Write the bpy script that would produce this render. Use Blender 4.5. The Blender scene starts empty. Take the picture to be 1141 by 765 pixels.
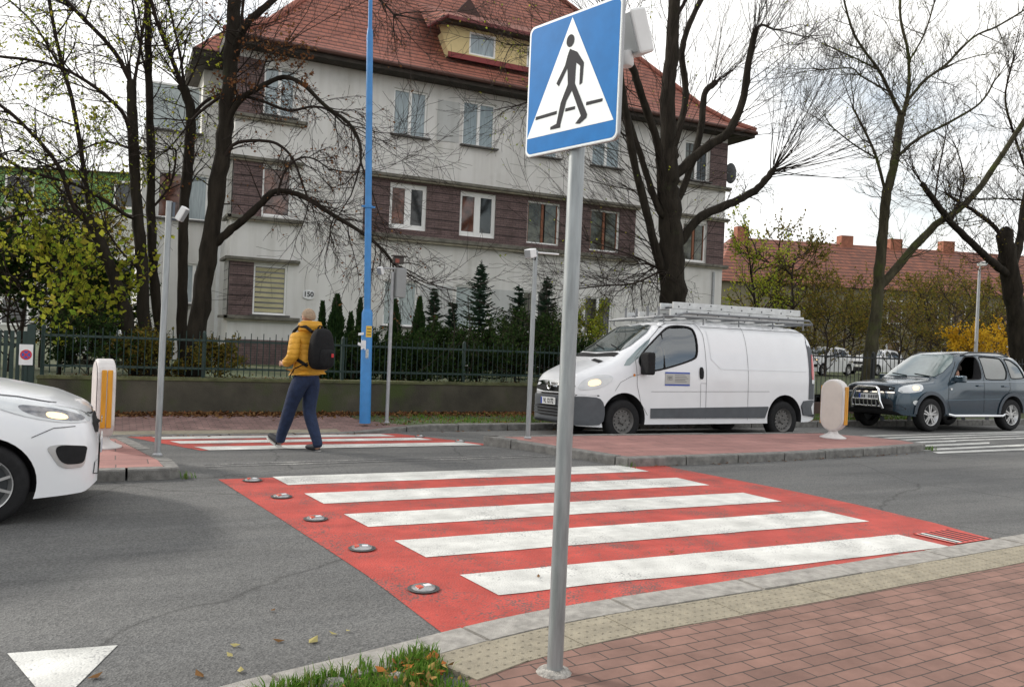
import bpy, bmesh, math, random
import numpy as np
from mathutils import Vector, Matrix

random.seed(7)
SC = bpy.context.scene
COL = SC.collection

# ---------------------------------------------------------------- camera
PW, PH = 1141.0, 765.0
FPX, PITCH, ROLL, YAW, CAMH = 921.0, -0.0044, 0.0424, 0.4495, 1.577
def cam_basis():
    cy, sy, cp, sp = math.cos(YAW), math.sin(YAW), math.cos(PITCH), math.sin(PITCH)
    f = Vector((sy*cp, cy*cp, sp)); r0 = Vector((cy, -sy, 0)); u0 = r0.cross(f)
    cr, sr = math.cos(ROLL), math.sin(ROLL)
    return f, r0*cr + u0*sr, u0*cr - r0*sr
CF, CR, CU = cam_basis()
CP = Vector((-2.193, -4.554, CAMH))
cam_d = bpy.data.cameras.new('camera'); cam = bpy.data.objects.new('camera', cam_d); COL.objects.link(cam)
m3 = Matrix((CR, CU, -CF)).transposed()
cam.matrix_world = Matrix.Translation(CP) @ m3.to_4x4()
cam_d.sensor_fit = 'HORIZONTAL'; cam_d.sensor_width = 36.0; cam_d.lens = FPX/PW*36.0
cam_d.clip_start = 0.05; cam_d.clip_end = 2000
SC.camera = cam

# ---------------------------------------------------------------- world
SUN_DIR = Vector((-0.75, 0.9, 0.62)).normalized()
elev = math.asin(SUN_DIR.z); azim = math.atan2(SUN_DIR.x, SUN_DIR.y)
SKY_STRENGTH = 0.13; CLOUD_STRENGTH = 1.12; SUN_STRENGTH = 2.6
w = bpy.data.worlds.new('World'); SC.world = w; w.use_nodes = True
nt = w.node_tree; nt.nodes.clear()
out = nt.nodes.new('ShaderNodeOutputWorld')
sky = nt.nodes.new('ShaderNodeTexSky'); sky.sky_type = 'NISHITA'; sky.sun_disc = False
sky.sun_elevation = elev; sky.sun_rotation = azim; sky.air_density = 1.2; sky.dust_density = 2.5
bg1 = nt.nodes.new('ShaderNodeBackground'); bg1.inputs['Strength'].default_value = SKY_STRENGTH
bg2 = nt.nodes.new('ShaderNodeBackground'); bg2.inputs['Strength'].default_value = CLOUD_STRENGTH
bg2.inputs['Color'].default_value = (1.0, 0.99, 0.97, 1)
nt.links.new(sky.outputs[0], bg1.inputs['Color'])
tc = nt.nodes.new('ShaderNodeTexCoord'); mp = nt.nodes.new('ShaderNodeMapping')
mp.inputs['Scale'].default_value = (1, 1, 2.6); mp.inputs['Location'].default_value = (0.3, 1.7, 0.4)
nt.links.new(tc.outputs['Generated'], mp.inputs['Vector'])
nz = nt.nodes.new('ShaderNodeTexNoise'); nz.inputs['Scale'].default_value = 1.9; nz.inputs['Detail'].default_value = 7
nz.inputs['Roughness'].default_value = 0.55
nt.links.new(mp.outputs[0], nz.inputs['Vector'])
rp = nt.nodes.new('ShaderNodeValToRGB'); rp.color_ramp.elements[0].position = 0.34; rp.color_ramp.elements[1].position = 0.52
rp.color_ramp.elements[0].color = (0.18, 0.18, 0.18, 1)
nt.links.new(nz.outputs['Fac'], rp.inputs[0])
mx = nt.nodes.new('ShaderNodeMixShader')
nt.links.new(rp.outputs[0], mx.inputs[0]); nt.links.new(bg1.outputs[0], mx.inputs[1]); nt.links.new(bg2.outputs[0], mx.inputs[2])
nt.links.new(mx.outputs[0], out.inputs['Surface'])
sl = bpy.data.lights.new('sun', 'SUN'); sl.energy = SUN_STRENGTH; sl.angle = math.radians(6); sl.color = (1.0, 0.95, 0.88)
so = bpy.data.objects.new('sun', sl); COL.objects.link(so)
so.rotation_euler = SUN_DIR.to_track_quat('Z', 'Y').to_euler(); so.location = (0, 0, 30)
SC.view_settings.view_transform = 'Standard'; SC.view_settings.look = 'None'
SC.view_settings.gamma = 1.0; SC.view_settings.exposure = 0.38; SC.view_settings.use_curve_mapping = False
SC.cycles.max_bounces = 6; SC.cycles.transparent_max_bounces = 12

# ---------------------------------------------------------------- geometry helpers
def ray(u, v): return CF + CR*((u - PW/2)/FPX) - CU*((v - PH/2)/FPX)
def at(u, v, y):
    """photo pixel -> point on the upright plane at street depth y"""
    d = ray(u, v); return CP + d*((y - CP.y)/d.y)
def zroad(y): return -0.035*max(0.0, min(y, 9.3) - 6.0)
def gp(u, v, z=0.0):
    d = ray(u, v); return CP + d*((z - CP.z)/d.z)
def gs(u, v, dz=0.0):
    z = dz
    for _ in range(40):
        p = gp(u, v, z); z = .5*z + .5*(zroad(p.y) + dz)
    return p
def pxsize(px, y, u=570, v=382):
    """metres spanned by px pixels at depth plane y"""
    d = ray(u, v); t = (y - CP.y)/d.y
    return px/FPX*t

ORG = {}
class MB:
    def __init__(s): s.v = []; s.f = []; s.m = []
    def add(s, vs, fs, mi=0):
        b = len(s.v); s.v += [tuple(p) for p in vs]
        for f in fs: s.f.append(tuple(b + i for i in f)); s.m.append(mi)
    def box(s, x0, x1, y0, y1, z0, z1, mi=0):
        vs = [(x0,y0,z0),(x1,y0,z0),(x1,y1,z0),(x0,y1,z0),(x0,y0,z1),(x1,y0,z1),(x1,y1,z1),(x0,y1,z1)]
        s.add(vs, [(0,3,2,1),(4,5,6,7),(0,1,5,4),(1,2,6,5),(2,3,7,6),(3,0,4,7)], mi)
    def obox(s, c, ax, ay, az, mi=0):
        """oriented box: centre and three half-axis vectors"""
        c, ax, ay, az = map(Vector, (c, ax, ay, az)); vs = []
        for k in (-1, 1):
            for a, b in ((-1,-1),(1,-1),(1,1),(-1,1)): vs.append(c + ax*a + ay*b + az*k)
        s.add(vs, [(0,3,2,1),(4,5,6,7),(0,1,5,4),(1,2,6,5),(2,3,7,6),(3,0,4,7)], mi)
    def tube(s, pts, rad, n=8, mi=0, cap=True, noise=0.0):
        pts = [Vector(p) for p in pts]; k = len(pts)
        if not hasattr(rad, '__len__'): rad = [rad]*k
        ref = None; b = len(s.v)
        for i, p in enumerate(pts):
            t = (pts[min(i+1, k-1)] - pts[max(i-1, 0)])
            if t.length < 1e-9: t = Vector((0,0,1))
            t.normalize()
            if ref is None: ref = Vector((1,0,0)) if abs(t.x) < .9 else Vector((0,1,0))
            a = (ref - t*ref.dot(t)).normalized(); c = t.cross(a); ref = a
            for j in range(n):
                an = 2*math.pi*j/n; r = rad[i]
                if noise: r *= 1 + noise*(math.sin(3*an + i*.7) * .5 + random.uniform(-.5, .5))
                q = p + a*(r*math.cos(an)) + c*(r*math.sin(an)); s.v.append((q.x, q.y, q.z))
        for i in range(k-1):
            for j in range(n):
                j2 = (j+1) % n
                s.f.append((b+i*n+j, b+i*n+j2, b+(i+1)*n+j2, b+(i+1)*n+j)); s.m.append(mi)
        if cap:
            s.f.append(tuple(b+j for j in reversed(range(n)))); s.m.append(mi)
            s.f.append(tuple(b+(k-1)*n+j for j in range(n))); s.m.append(mi)
    def prism(s, poly, fr, depth, mi=0):
        """poly: 2d points, fr = (origin, u, v, n); extruded by -n*depth"""
        o, u, v, nn = map(Vector, fr); k = len(poly)
        top = [o + u*p[0] + v*p[1] for p in poly]; bot = [p - nn*depth for p in top]
        s.add(top + bot, [tuple(range(k)), tuple(reversed(range(k, 2*k)))] + [(i, i+k, (i+1) % k + k, (i+1) % k) for i in range(k)], mi)
    def grid(s, fn, nu, nv, mi=0):
        vs = [fn(i/nu, j/nv) for j in range(nv+1) for i in range(nu+1)]
        s.add(vs, [(j*(nu+1)+i, j*(nu+1)+i+1, (j+1)*(nu+1)+i+1, (j+1)*(nu+1)+i) for j in range(nv) for i in range(nu)], mi)
    def lathe(s, prof, c, n=24, axis='z', mi=0, cap=True):
        b = len(s.v); c = Vector(c)
        for r, h in prof:
            for j in range(n):
                an = 2*math.pi*j/n; a, e = r*math.cos(an), r*math.sin(an)
                q = {'z': (a, e, h), 'y': (a, h, e), 'x': (h, a, e)}[axis]; s.v.append(tuple(c + Vector(q)))
        for i in range(len(prof)-1):
            for j in range(n):
                j2 = (j+1) % n; s.f.append((b+i*n+j, b+i*n+j2, b+(i+1)*n+j2, b+(i+1)*n+j)); s.m.append(mi)
        if not cap: return
        s.f.append(tuple(b+j for j in range(n))); s.m.append(mi)
        s.f.append(tuple(b+(len(prof)-1)*n+j for j in range(n))); s.m.append(mi)
    def build(s, name, mats, parent=None, smooth=False, bevel=0.0, sharp=40):
        me = bpy.data.meshes.new(name)
        org = ORG.get(parent.name, Vector()) if parent else Vector()
        me.from_pydata([(a-org.x, b-org.y, c-org.z) for a, b, c in s.v], [], s.f)
        if not isinstance(mats, (list, tuple)): mats = [mats]
        for m in mats: me.materials.append(m)
        if len(mats) > 1: me.polygons.foreach_set('material_index', s.m)
        me.update()
        if smooth: smooth_mesh(me, sharp)
        ob = bpy.data.objects.new(name, me); COL.objects.link(ob)
        if parent: ob.parent = parent
        ORG[ob.name] = org
        if bevel:
            bm = ob.modifiers.new('bevel', 'BEVEL'); bm.width = bevel; bm.segments = 2; bm.limit_method = 'ANGLE'
        return ob
def smooth_mesh(me, sharp=40):
    me.polygons.foreach_set('use_smooth', [True]*len(me.polygons))
    try: me.set_sharp_from_angle(angle=math.radians(sharp))
    except Exception: pass
def tag(o, label=None, cat=None, group=None, kind=None):
    if label: o['label'] = label
    if cat: o['category'] = cat
    if group: o['group'] = group
    if kind: o['kind'] = kind
    return o
def thing(name, label, cat, loc=(0,0,0), group=None):
    o = bpy.data.objects.new(name, None); COL.objects.link(o); o.location = loc; o.empty_display_size = .2
    ORG[o.name] = Vector(loc); return tag(o, label, cat, group)
def copy_tree(o, parent=None):
    c = o.copy(); COL.objects.link(c); c.parent = parent
    for ch in list(o.children): copy_tree(ch, c)
    return c
def struct(ob): ob['kind'] = 'structure'; return ob

# ---------------------------------------------------------------- materials
def newmat(name):
    m = bpy.data.materials.new(name); m.use_nodes = True
    return m, m.node_tree, m.node_tree.nodes['Principled BSDF']
def M(name, col, rough=.6, metal=0.0, var=0.0, scale=6.0, bump=0.0, bscale=40.0, coat=0.0, spec=.5, streak=None, dirt=None):
    m, t, b = newmat(name); N, L = t.nodes, t.links
    b.inputs['Roughness'].default_value = rough; b.inputs['Metallic'].default_value = metal
    b.inputs['Specular IOR Level'].default_value = spec; b.inputs['Coat Weight'].default_value = coat
    b.inputs['Coat Roughness'].default_value = .08
    b.inputs['Base Color'].default_value = (*col, 1)
    tcn = N.new('ShaderNodeTexCoord'); src = tcn.outputs['Object']
    if streak:
        mpn = N.new('ShaderNodeMapping'); mpn.inputs['Scale'].default_value = streak; L.new(src, mpn.inputs[0]); src = mpn.outputs[0]
    if var:
        n = N.new('ShaderNodeTexNoise'); n.inputs['Scale'].default_value = scale; n.inputs['Detail'].default_value = 8; n.inputs['Roughness'].default_value = .6
        L.new(src, n.inputs['Vector'])
        r = N.new('ShaderNodeValToRGB'); r.color_ramp.elements[0].position = .3; r.color_ramp.elements[1].position = .7
        r.color_ramp.elements[0].color = (*[max(0, c*(1-var)) for c in col], 1); r.color_ramp.elements[1].color = (*[min(1, c*(1+var)) for c in col], 1)
        L.new(n.outputs['Fac'], r.inputs[0]); last = r.outputs[0]
        if dirt:
            dcol, dscale, dthr = dirt
            n2 = N.new('ShaderNodeTexNoise'); n2.inputs['Scale'].default_value = dscale; n2.inputs['Detail'].default_value = 9; n2.inputs['Roughness'].default_value = .65
            L.new(tcn.outputs['Object'], n2.inputs['Vector'])
            r2 = N.new('ShaderNodeValToRGB'); r2.color_ramp.elements[0].position = dthr; r2.color_ramp.elements[1].position = min(1, dthr+.16)
            L.new(n2.outputs['Fac'], r2.inputs[0])
            mxn = N.new('ShaderNodeMixRGB'); mxn.inputs[2].default_value = (*dcol, 1)
            L.new(r2.outputs[0], mxn.inputs[0]); L.new(last, mxn.inputs[1]); last = mxn.outputs[0]
        L.new(last, b.inputs['Base Color'])
    if bump:
        n = N.new('ShaderNodeTexNoise'); n.inputs['Scale'].default_value = bscale; n.inputs['Detail'].default_value = 4
        L.new(src, n.inputs['Vector'])
        bp = N.new('ShaderNodeBump'); bp.inputs['Strength'].default_value = bump; bp.inputs['Distance'].default_value = .02
        L.new(n.outputs['Fac'], bp.inputs['Height']); L.new(bp.outputs[0], b.inputs['Normal'])
    return m
def leafmat(name, cols, trans=.35):
    """leaf card: colour varies from leaf to leaf, light passes through"""
    m, t, b = newmat(name); N, L = t.nodes, t.links
    g = N.new('ShaderNodeNewGeometry'); r = N.new('ShaderNodeValToRGB'); r.color_ramp.interpolation = 'LINEAR'
    els = r.color_ramp.elements
    while len(els) < len(cols): els.new(.5)
    for i, c in enumerate(cols): els[i].position = i/(len(cols)-1); els[i].color = (*c, 1)
    L.new(g.outputs['Random Per Island'], r.inputs[0])
    d = N.new('ShaderNodeBsdfDiffuse'); tr = N.new('ShaderNodeBsdfTranslucent'); mix = N.new('ShaderNodeMixShader'); mix.inputs[0].default_value = trans
    L.new(r.outputs[0], d.inputs[0]); L.new(r.outputs[0], tr.inputs[0]); L.new(d.outputs[0], mix.inputs[1]); L.new(tr.outputs[0], mix.inputs[2])
    L.new(mix.outputs[0], N['Material Output'].inputs['Surface']); return m

def asphalt_mat():
    m, t, b = newmat('asphalt'); N, L = t.nodes, t.links
    tcn = N.new('ShaderNodeTexCoord'); O = tcn.outputs['Object']
    def noise(sc, det=6, ro=.6, vec=O):
        n = N.new('ShaderNodeTexNoise'); n.inputs['Scale'].default_value = sc; n.inputs['Detail'].default_value = det; n.inputs['Roughness'].default_value = ro
        L.new(vec, n.inputs['Vector']); return n.outputs['Fac']
    mpn = N.new('ShaderNodeMapping'); mpn.inputs['Scale'].default_value = (.35, 1.4, 1); L.new(O, mpn.inputs[0])
    a = noise(.9, 7, .62, mpn.outputs[0]); r = N.new('ShaderNodeValToRGB')
    r.color_ramp.elements[0].position = .3; r.color_ramp.elements[1].position = .72
    r.color_ramp.elements[0].color = (.082, .083, .085, 1); r.color_ramp.elements[1].color = (.135, .134, .132, 1)
    L.new(a, r.inputs[0])
    vo = N.new('ShaderNodeTexVoronoi'); vo.inputs['Scale'].default_value = 95; L.new(O, vo.inputs['Vector'])
    r3 = N.new('ShaderNodeValToRGB'); r3.color_ramp.elements[0].color = (.55, .55, .55, 1); r3.color_ramp.elements[1].color = (1.55, 1.55, 1.5, 1)
    L.new(vo.outputs['Color'], r3.inputs[0])
    mu = N.new('ShaderNodeMixRGB'); mu.blend_type = 'MULTIPLY'; mu.inputs[0].default_value = 1
    L.new(r.outputs[0], mu.inputs[1]); L.new(r3.outputs[0], mu.inputs[2])
    # wandering cracks
    w_ = N.new('ShaderNodeMixRGB'); w_.blend_type = 'ADD'; w_.inputs[0].default_value = .5
    nn = N.new('ShaderNodeTexNoise'); nn.inputs['Scale'].default_value = 1.2; nn.inputs['Detail'].default_value = 6; L.new(O, nn.inputs['Vector'])
    L.new(O, w_.inputs[1]); L.new(nn.outputs['Color'], w_.inputs[2])
    v2 = N.new('ShaderNodeTexVoronoi'); v2.feature = 'DISTANCE_TO_EDGE'; v2.inputs['Scale'].default_value = .33; L.new(w_.outputs[0], v2.inputs['Vector'])
    r4 = N.new('ShaderNodeValToRGB'); r4.color_ramp.elements[0].position = .0; r4.color_ramp.elements[1].position = .006
    r4.color_ramp.elements[0].color = (.45, .45, .45, 1); r4.color_ramp.elements[1].color = (1, 1, 1, 1); L.new(v2.outputs['Distance'], r4.inputs[0])
    m2 = N.new('ShaderNodeMixRGB'); m2.blend_type = 'MULTIPLY'; m2.inputs[0].default_value = .8
    L.new(mu.outputs[0], m2.inputs[1]); L.new(r4.outputs[0], m2.inputs[2]); L.new(wear(N, L, O, m2.outputs[0]), b.inputs['Base Color'])
    bp = N.new('ShaderNodeBump'); bp.inputs['Strength'].default_value = .55; bp.inputs['Distance'].default_value = .006
    L.new(vo.outputs['Distance'], bp.inputs['Height']); L.new(bp.outputs[0], b.inputs['Normal'])
    b.inputs['Roughness'].default_value = .78; b.inputs['Specular IOR Level'].default_value = .35
    return m
def wear(N, L, O, src, sx=.12, sy=1.5, lo=.8, hi=1.12, sc=1.3):
    mp_ = N.new('ShaderNodeMapping'); mp_.inputs['Scale'].default_value = (sx, sy, 1); L.new(O, mp_.inputs[0])
    n_ = N.new('ShaderNodeTexNoise'); n_.inputs['Scale'].default_value = sc; n_.inputs['Detail'].default_value = 8; n_.inputs['Roughness'].default_value = .65; L.new(mp_.outputs[0], n_.inputs['Vector'])
    r_ = N.new('ShaderNodeValToRGB'); r_.color_ramp.elements[0].position = .34; r_.color_ramp.elements[1].position = .66
    r_.color_ramp.elements[0].color = (lo, lo, lo, 1); r_.color_ramp.elements[1].color = (hi, hi, hi, 1); L.new(n_.outputs['Fac'], r_.inputs[0])
    x_ = N.new('ShaderNodeMixRGB'); x_.blend_type = 'MULTIPLY'; x_.inputs[0].default_value = 1; L.new(src, x_.inputs[1]); L.new(r_.outputs[0], x_.inputs[2]); return x_.outputs[0]
def paint_mat(name, col, worn, amount, fine=70):
    """road paint rolled on coarse asphalt: pits show through, worn patches"""
    m, t, b = newmat(name); N, L = t.nodes, t.links
    tcn = N.new('ShaderNodeTexCoord'); O = tcn.outputs['Object']
    vo = N.new('ShaderNodeTexVoronoi'); vo.inputs['Scale'].default_value = fine; L.new(O, vo.inputs['Vector'])
    n = N.new('ShaderNodeTexNoise'); n.inputs['Scale'].default_value = 1.6; n.inputs['Detail'].default_value = 10; n.inputs['Roughness'].default_value = .72; L.new(O, n.inputs['Vector'])
    ma = N.new('ShaderNodeMath'); ma.operation = 'MULTIPLY_ADD'; ma.inputs[1].default_value = .42
    L.new(vo.outputs['Distance'], ma.inputs[0]); L.new(n.outputs['Fac'], ma.inputs[2])
    r = N.new('ShaderNodeValToRGB'); r.color_ramp.elements[0].position = amount; r.color_ramp.elements[1].position = amount+.13
    L.new(ma.outputs[0], r.inputs[0])
    n3 = N.new('ShaderNodeTexNoise'); n3.inputs['Scale'].default_value = 3.5; n3.inputs['Detail'].default_value = 6; L.new(O, n3.inputs['Vector'])
    r3 = N.new('ShaderNodeValToRGB'); r3.color_ramp.elements[0].position = .3; r3.color_ramp.elements[1].position = .7
    r3.color_ramp.elements[0].color = (*[c*.84 for c in col], 1); r3.color_ramp.elements[1].color = (*[min(1, c*1.1) for c in col], 1); L.new(n3.outputs['Fac'], r3.inputs[0])
    mi = N.new('ShaderNodeMixRGB'); mi.inputs[2].default_value = (*worn, 1)
    L.new(r.outputs[0], mi.inputs[0]); L.new(r3.outputs[0], mi.inputs[1]); L.new(wear(N, L, O, wear(N, L, O, mi.outputs[0], .9, 1.1, .84, 1.1, 4), lo=.84, hi=1.08), b.inputs['Base Color'])
    bp = N.new('ShaderNodeBump'); bp.inputs['Strength'].default_value = .5; bp.inputs['Distance'].default_value = .006; bp.invert = True
    L.new(vo.outputs['Distance'], bp.inputs['Height']); L.new(bp.outputs[0], b.inputs['Normal'])
    b.inputs['Roughness'].default_value = .7; b.inputs['Specular IOR Level'].default_value = .35
    return m
def brick_mat(name, c1, c2, cm, bw, bh, rot=0.0, mort=.004, off=.5, axes='xy', bumps=.4, var=.2):
    m, t, b = newmat(name); N, L = t.nodes, t.links
    tcn = N.new('ShaderNodeTexCoord'); src = tcn.outputs['Object']
    if axes != 'xy':
        sep = N.new('ShaderNodeSeparateXYZ'); cmb = N.new('ShaderNodeCombineXYZ'); L.new(src, sep.inputs[0])
        L.new(sep.outputs['X' if axes[0] == 'x' else 'Y'], cmb.inputs[0]); L.new(sep.outputs['Z'], cmb.inputs[1]); src = cmb.outputs[0]
    mpn = N.new('ShaderNodeMapping'); mpn.inputs['Rotation'].default_value = (0, 0, rot); L.new(src, mpn.inputs[0])
    wn = N.new('ShaderNodeTexNoise'); wn.inputs['Scale'].default_value = 2.2; wn.inputs['Detail'].default_value = 3; L.new(mpn.outputs[0], wn.inputs['Vector'])
    wa = N.new('ShaderNodeMixRGB'); wa.blend_type = 'ADD'; wa.inputs[0].default_value = .018; L.new(mpn.outputs[0], wa.inputs[1]); L.new(wn.outputs['Color'], wa.inputs[2])
    br = N.new('ShaderNodeTexBrick'); br.inputs['Scale'].default_value = 1; br.offset = off; br.squash = 1
    br.inputs['Brick Width'].default_value = bw; br.inputs['Row Height'].default_value = bh; br.inputs['Mortar Size'].default_value = mort; br.inputs['Mortar Smooth'].default_value = .15
    br.inputs['Color1'].default_value = (*c1, 1); br.inputs['Color2'].default_value = (*c2, 1); br.inputs['Mortar'].default_value = (*cm, 1); br.inputs['Bias'].default_value = 0
    L.new(wa.outputs[0], br.inputs['Vector'])
    n = N.new('ShaderNodeTexNoise'); n.inputs['Scale'].default_value = 3; n.inputs['Detail'].default_value = 9; n.inputs['Roughness'].default_value = .7; L.new(tcn.outputs['Object'], n.inputs['Vector'])
    r = N.new('ShaderNodeValToRGB'); r.color_ramp.elements[0].position = .3; r.color_ramp.elements[1].position = .7
    r.color_ramp.elements[0].color = (1-var*1.3,)*3 + (1,); r.color_ramp.elements[1].color = (1+var,)*3 + (1,); L.new(n.outputs['Fac'], r.inputs[0])
    mu = N.new('ShaderNodeMixRGB'); mu.blend_type = 'MULTIPLY'; mu.inputs[0].default_value = 1
    L.new(br.outputs['Color'], mu.inputs[1]); L.new(r.outputs[0], mu.inputs[2]); L.new(mu.outputs[0], b.inputs['Base Color'])
    bp = N.new('ShaderNodeBump'); bp.inputs['Strength'].default_value = bumps; bp.inputs['Distance'].default_value = .01; bp.invert = True
    L.new(br.outputs['Fac'], bp.inputs['Height'])
    n4 = N.new('ShaderNodeTexNoise'); n4.inputs['Scale'].default_value = 120; L.new(tcn.outputs['Object'], n4.inputs['Vector'])
    bp2 = N.new('ShaderNodeBump'); bp2.inputs['Strength'].default_value = .3; bp2.inputs['Distance'].default_value = .003
    L.new(n4.outputs['Fac'], bp2.inputs['Height']); L.new(bp.outputs[0], bp2.inputs['Normal']); L.new(bp2.outputs[0], b.inputs['Normal'])
    b.inputs['Roughness'].default_value = .82; b.inputs['Specular IOR Level'].default_value = .3
    return m
def roof_mat(name, c1, c2, course=.32, slope=(0, 1)):
    """clay tiles: dark line under every course, coloured by course and tile"""
    m, t, b = newmat(name); N, L = t.nodes, t.links
    tcn = N.new('ShaderNodeTexCoord'); sep = N.new('ShaderNodeSeparateXYZ'); L.new(tcn.outputs['Object'], sep.inputs[0])
    cmb = N.new('ShaderNodeCombineXYZ'); L.new(sep.outputs['X'], cmb.inputs[0])
    ml = N.new('ShaderNodeMath'); ml.operation = 'MULTIPLY'; ml.inputs[1].default_value = 1.0; L.new(sep.outputs['Z'], ml.inputs[0]); L.new(ml.outputs[0], cmb.inputs[1])
    br = N.new('ShaderNodeTexBrick'); br.inputs['Scale'].default_value = 1; br.offset = .5
    br.inputs['Brick Width'].default_value = .24; br.inputs['Row Height'].default_value = course; br.inputs['Mortar Size'].default_value = .008; br.inputs['Mortar Smooth'].default_value = .2
    br.inputs['Color1'].default_value = (*c1, 1); br.inputs['Color2'].default_value = (*c2, 1); br.inputs['Mortar'].default_value = (c1[0]*.3, c1[1]*.35, c1[2]*.4, 1)
    L.new(cmb.outputs[0], br.inputs['Vector'])
    n = N.new('ShaderNodeTexNoise'); n.inputs['Scale'].default_value = 1.4; n.inputs['Detail'].default_value = 8; n.inputs['Roughness'].default_value = .7; L.new(tcn.outputs['Object'], n.inputs['Vector'])
    r = N.new('ShaderNodeValToRGB'); r.color_ramp.elements[0].position = .3; r.color_ramp.elements[1].position = .7
    r.color_ramp.elements[0].color = (.72, .72, .72, 1); r.color_ramp.elements[1].color = (1.2, 1.17, 1.15, 1); L.new(n.outputs['Fac'], r.inputs[0])
    mu = N.new('ShaderNodeMixRGB'); mu.blend_type = 'MULTIPLY'; mu.inputs[0].default_value = 1
    L.new(br.outputs['Color'], mu.inputs[1]); L.new(r.outputs[0], mu.inputs[2])
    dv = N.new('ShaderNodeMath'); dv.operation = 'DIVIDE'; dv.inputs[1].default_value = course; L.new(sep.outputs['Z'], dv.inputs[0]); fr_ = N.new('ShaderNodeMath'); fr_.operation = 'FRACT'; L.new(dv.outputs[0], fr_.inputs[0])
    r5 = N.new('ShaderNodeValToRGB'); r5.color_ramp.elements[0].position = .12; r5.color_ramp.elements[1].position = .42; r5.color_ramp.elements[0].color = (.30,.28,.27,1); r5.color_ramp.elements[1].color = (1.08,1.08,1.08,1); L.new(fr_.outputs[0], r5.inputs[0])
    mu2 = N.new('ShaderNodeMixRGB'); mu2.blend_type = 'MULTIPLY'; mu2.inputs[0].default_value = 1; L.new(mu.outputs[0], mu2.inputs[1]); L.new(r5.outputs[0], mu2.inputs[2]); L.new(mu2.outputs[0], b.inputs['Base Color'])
    bp = N.new('ShaderNodeBump'); bp.inputs['Strength'].default_value = .6; bp.inputs['Distance'].default_value = .03
    L.new(fr_.outputs[0], bp.inputs['Height']); L.new(bp.outputs[0], b.inputs['Normal']); b.inputs['Roughness'].default_value = .75
    return m
def glassmat(name, tint=(.35, .42, .42), gl=.35):
    m, t, b = newmat(name); N, L = t.nodes, t.links
    tr = N.new('ShaderNodeBsdfTransparent'); tr.inputs[0].default_value = (*tint, 1)
    g = N.new('ShaderNodeBsdfGlossy'); g.inputs['Roughness'].default_value = .03; g.inputs['Color'].default_value = (.9, .95, 1, 1)
    mix = N.new('ShaderNodeMixShader'); mix.inputs[0].default_value = gl
    L.new(tr.outputs[0], mix.inputs[1]); L.new(g.outputs[0], mix.inputs[2]); L.new(mix.outputs[0], N['Material Output'].inputs['Surface']); return m

ASPH = asphalt_mat()
RED = paint_mat('red_road_paint', (.43, .062, .047), (.14, .075, .068), .75)
WHT = paint_mat('white_road_paint', (.60, .60, .57), (.24, .24, .24), .80)
WORN = paint_mat('worn_white_paint', (.5, .49, .46), (.12, .12, .12), .56)
PAVE = brick_mat('red_pavers', (.23, .132, .105), (.18, .105, .085), (.055, .045, .04), .2, .1, rot=math.radians(-4.5), mort=.0045, var=.22)
PAVE2 = brick_mat('old_red_pavers', (.26, .16, .145), (.20, .125, .115), (.09, .08, .07), .2, .1, mort=.006, var=.3)
ISLE = brick_mat('island_slabs', (.34, .175, .155), (.28, .145, .13), (.13, .09, .08), .9, .33, mort=.007, var=.14, off=.35)
KERB = M('kerb_concrete', (.30, .285, .26), .85, var=.3, scale=14, bump=.5, bscale=160, dirt=((.14,.13,.11), 3, .62))
KERBD = M('old_kerb_concrete', (.17, .165, .155), .85, var=.4, scale=9, bump=.5, bscale=90, dirt=((.06,.06,.045), 4, .6))
TACT = M('tactile_slab', (.265, .235, .175), .85, var=.2, scale=10, bump=.4, bscale=150)
EARTH = M('earth', (.10, .085, .055), .95, var=.5, scale=3, bump=.6, bscale=30, dirt=((.07,.09,.03), 2.0, .55))
GRASSB = M('grass_base', (.06, .08, .03), .95, var=.5, scale=5, bump=.6, bscale=50, dirt=((.11,.08,.05), 2.5, .52))
GALV = M('galvanised_steel', (.31, .335, .345), .45, .55, var=.22, scale=30, streak=(1,1,.12), bump=.1, bscale=60)
GREYP = M('grey_painted_steel', (.36, .37, .38), .5, .3, var=.15, scale=20)
BLUE = M('blue_paint', (.04, .21, .50), .45, var=.12, scale=8, dirt=((.10,.22,.42), 6, .68))
WPLAST = M('white_plastic', (.72, .73, .73), .45, var=.06, scale=9)
DGREY = M('dark_grey_plastic', (.05, .055, .06), .6, var=.15, scale=15)
BLACK = M('black_rubber', (.012, .012, .013), .75, var=.3, scale=20, spec=.25)
CHROME = M('chrome', (.75, .76, .78), .12, 1.0)
SILVER = M('silver_wheel', (.5, .5, .5), .35, .8, var=.1, scale=10)
STEELW = M('dirty_steel_wheel', (.14, .135, .13), .6, .4, var=.3, scale=14)

# ================================================================ GROUND, ROADS, PAINT
def sheet(name, pts, mat, kind='structure'):
    b = MB(); b.add(pts, [tuple(range(len(pts)))]); o = b.build(name, mat); o['kind'] = kind; return o
def strip(name, left, right, mat, zl=None):
    b = MB(); n = len(left)
    b.add(list(left) + list(right), [(i, i+1, n+i+1, n+i) for i in range(n-1)]); o = b.build(name, mat); o['kind'] = 'structure'; return o
sheet('ground', [(-600,-600,-.6),(900,-600,-.6),(900,900,-.6),(-600,900,-.6)], EARTH)
b = MB()
ys = [-60, -20, -8, 0, 6, 9.34]; xs = [-150, -20, 0, 20, 60, 250]
for yi in range(len(ys)-1):
    for xi in range(len(xs)-1):
        b.add([(xs[xi], ys[yi], zroad(ys[yi])), (xs[xi+1], ys[yi], zroad(ys[yi])), (xs[xi+1], ys[yi+1], zroad(ys[yi+1])), (xs[xi], ys[yi+1], zroad(ys[yi+1]))], [(0,1,2,3)])
struct(b.build('road', ASPH))

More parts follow.
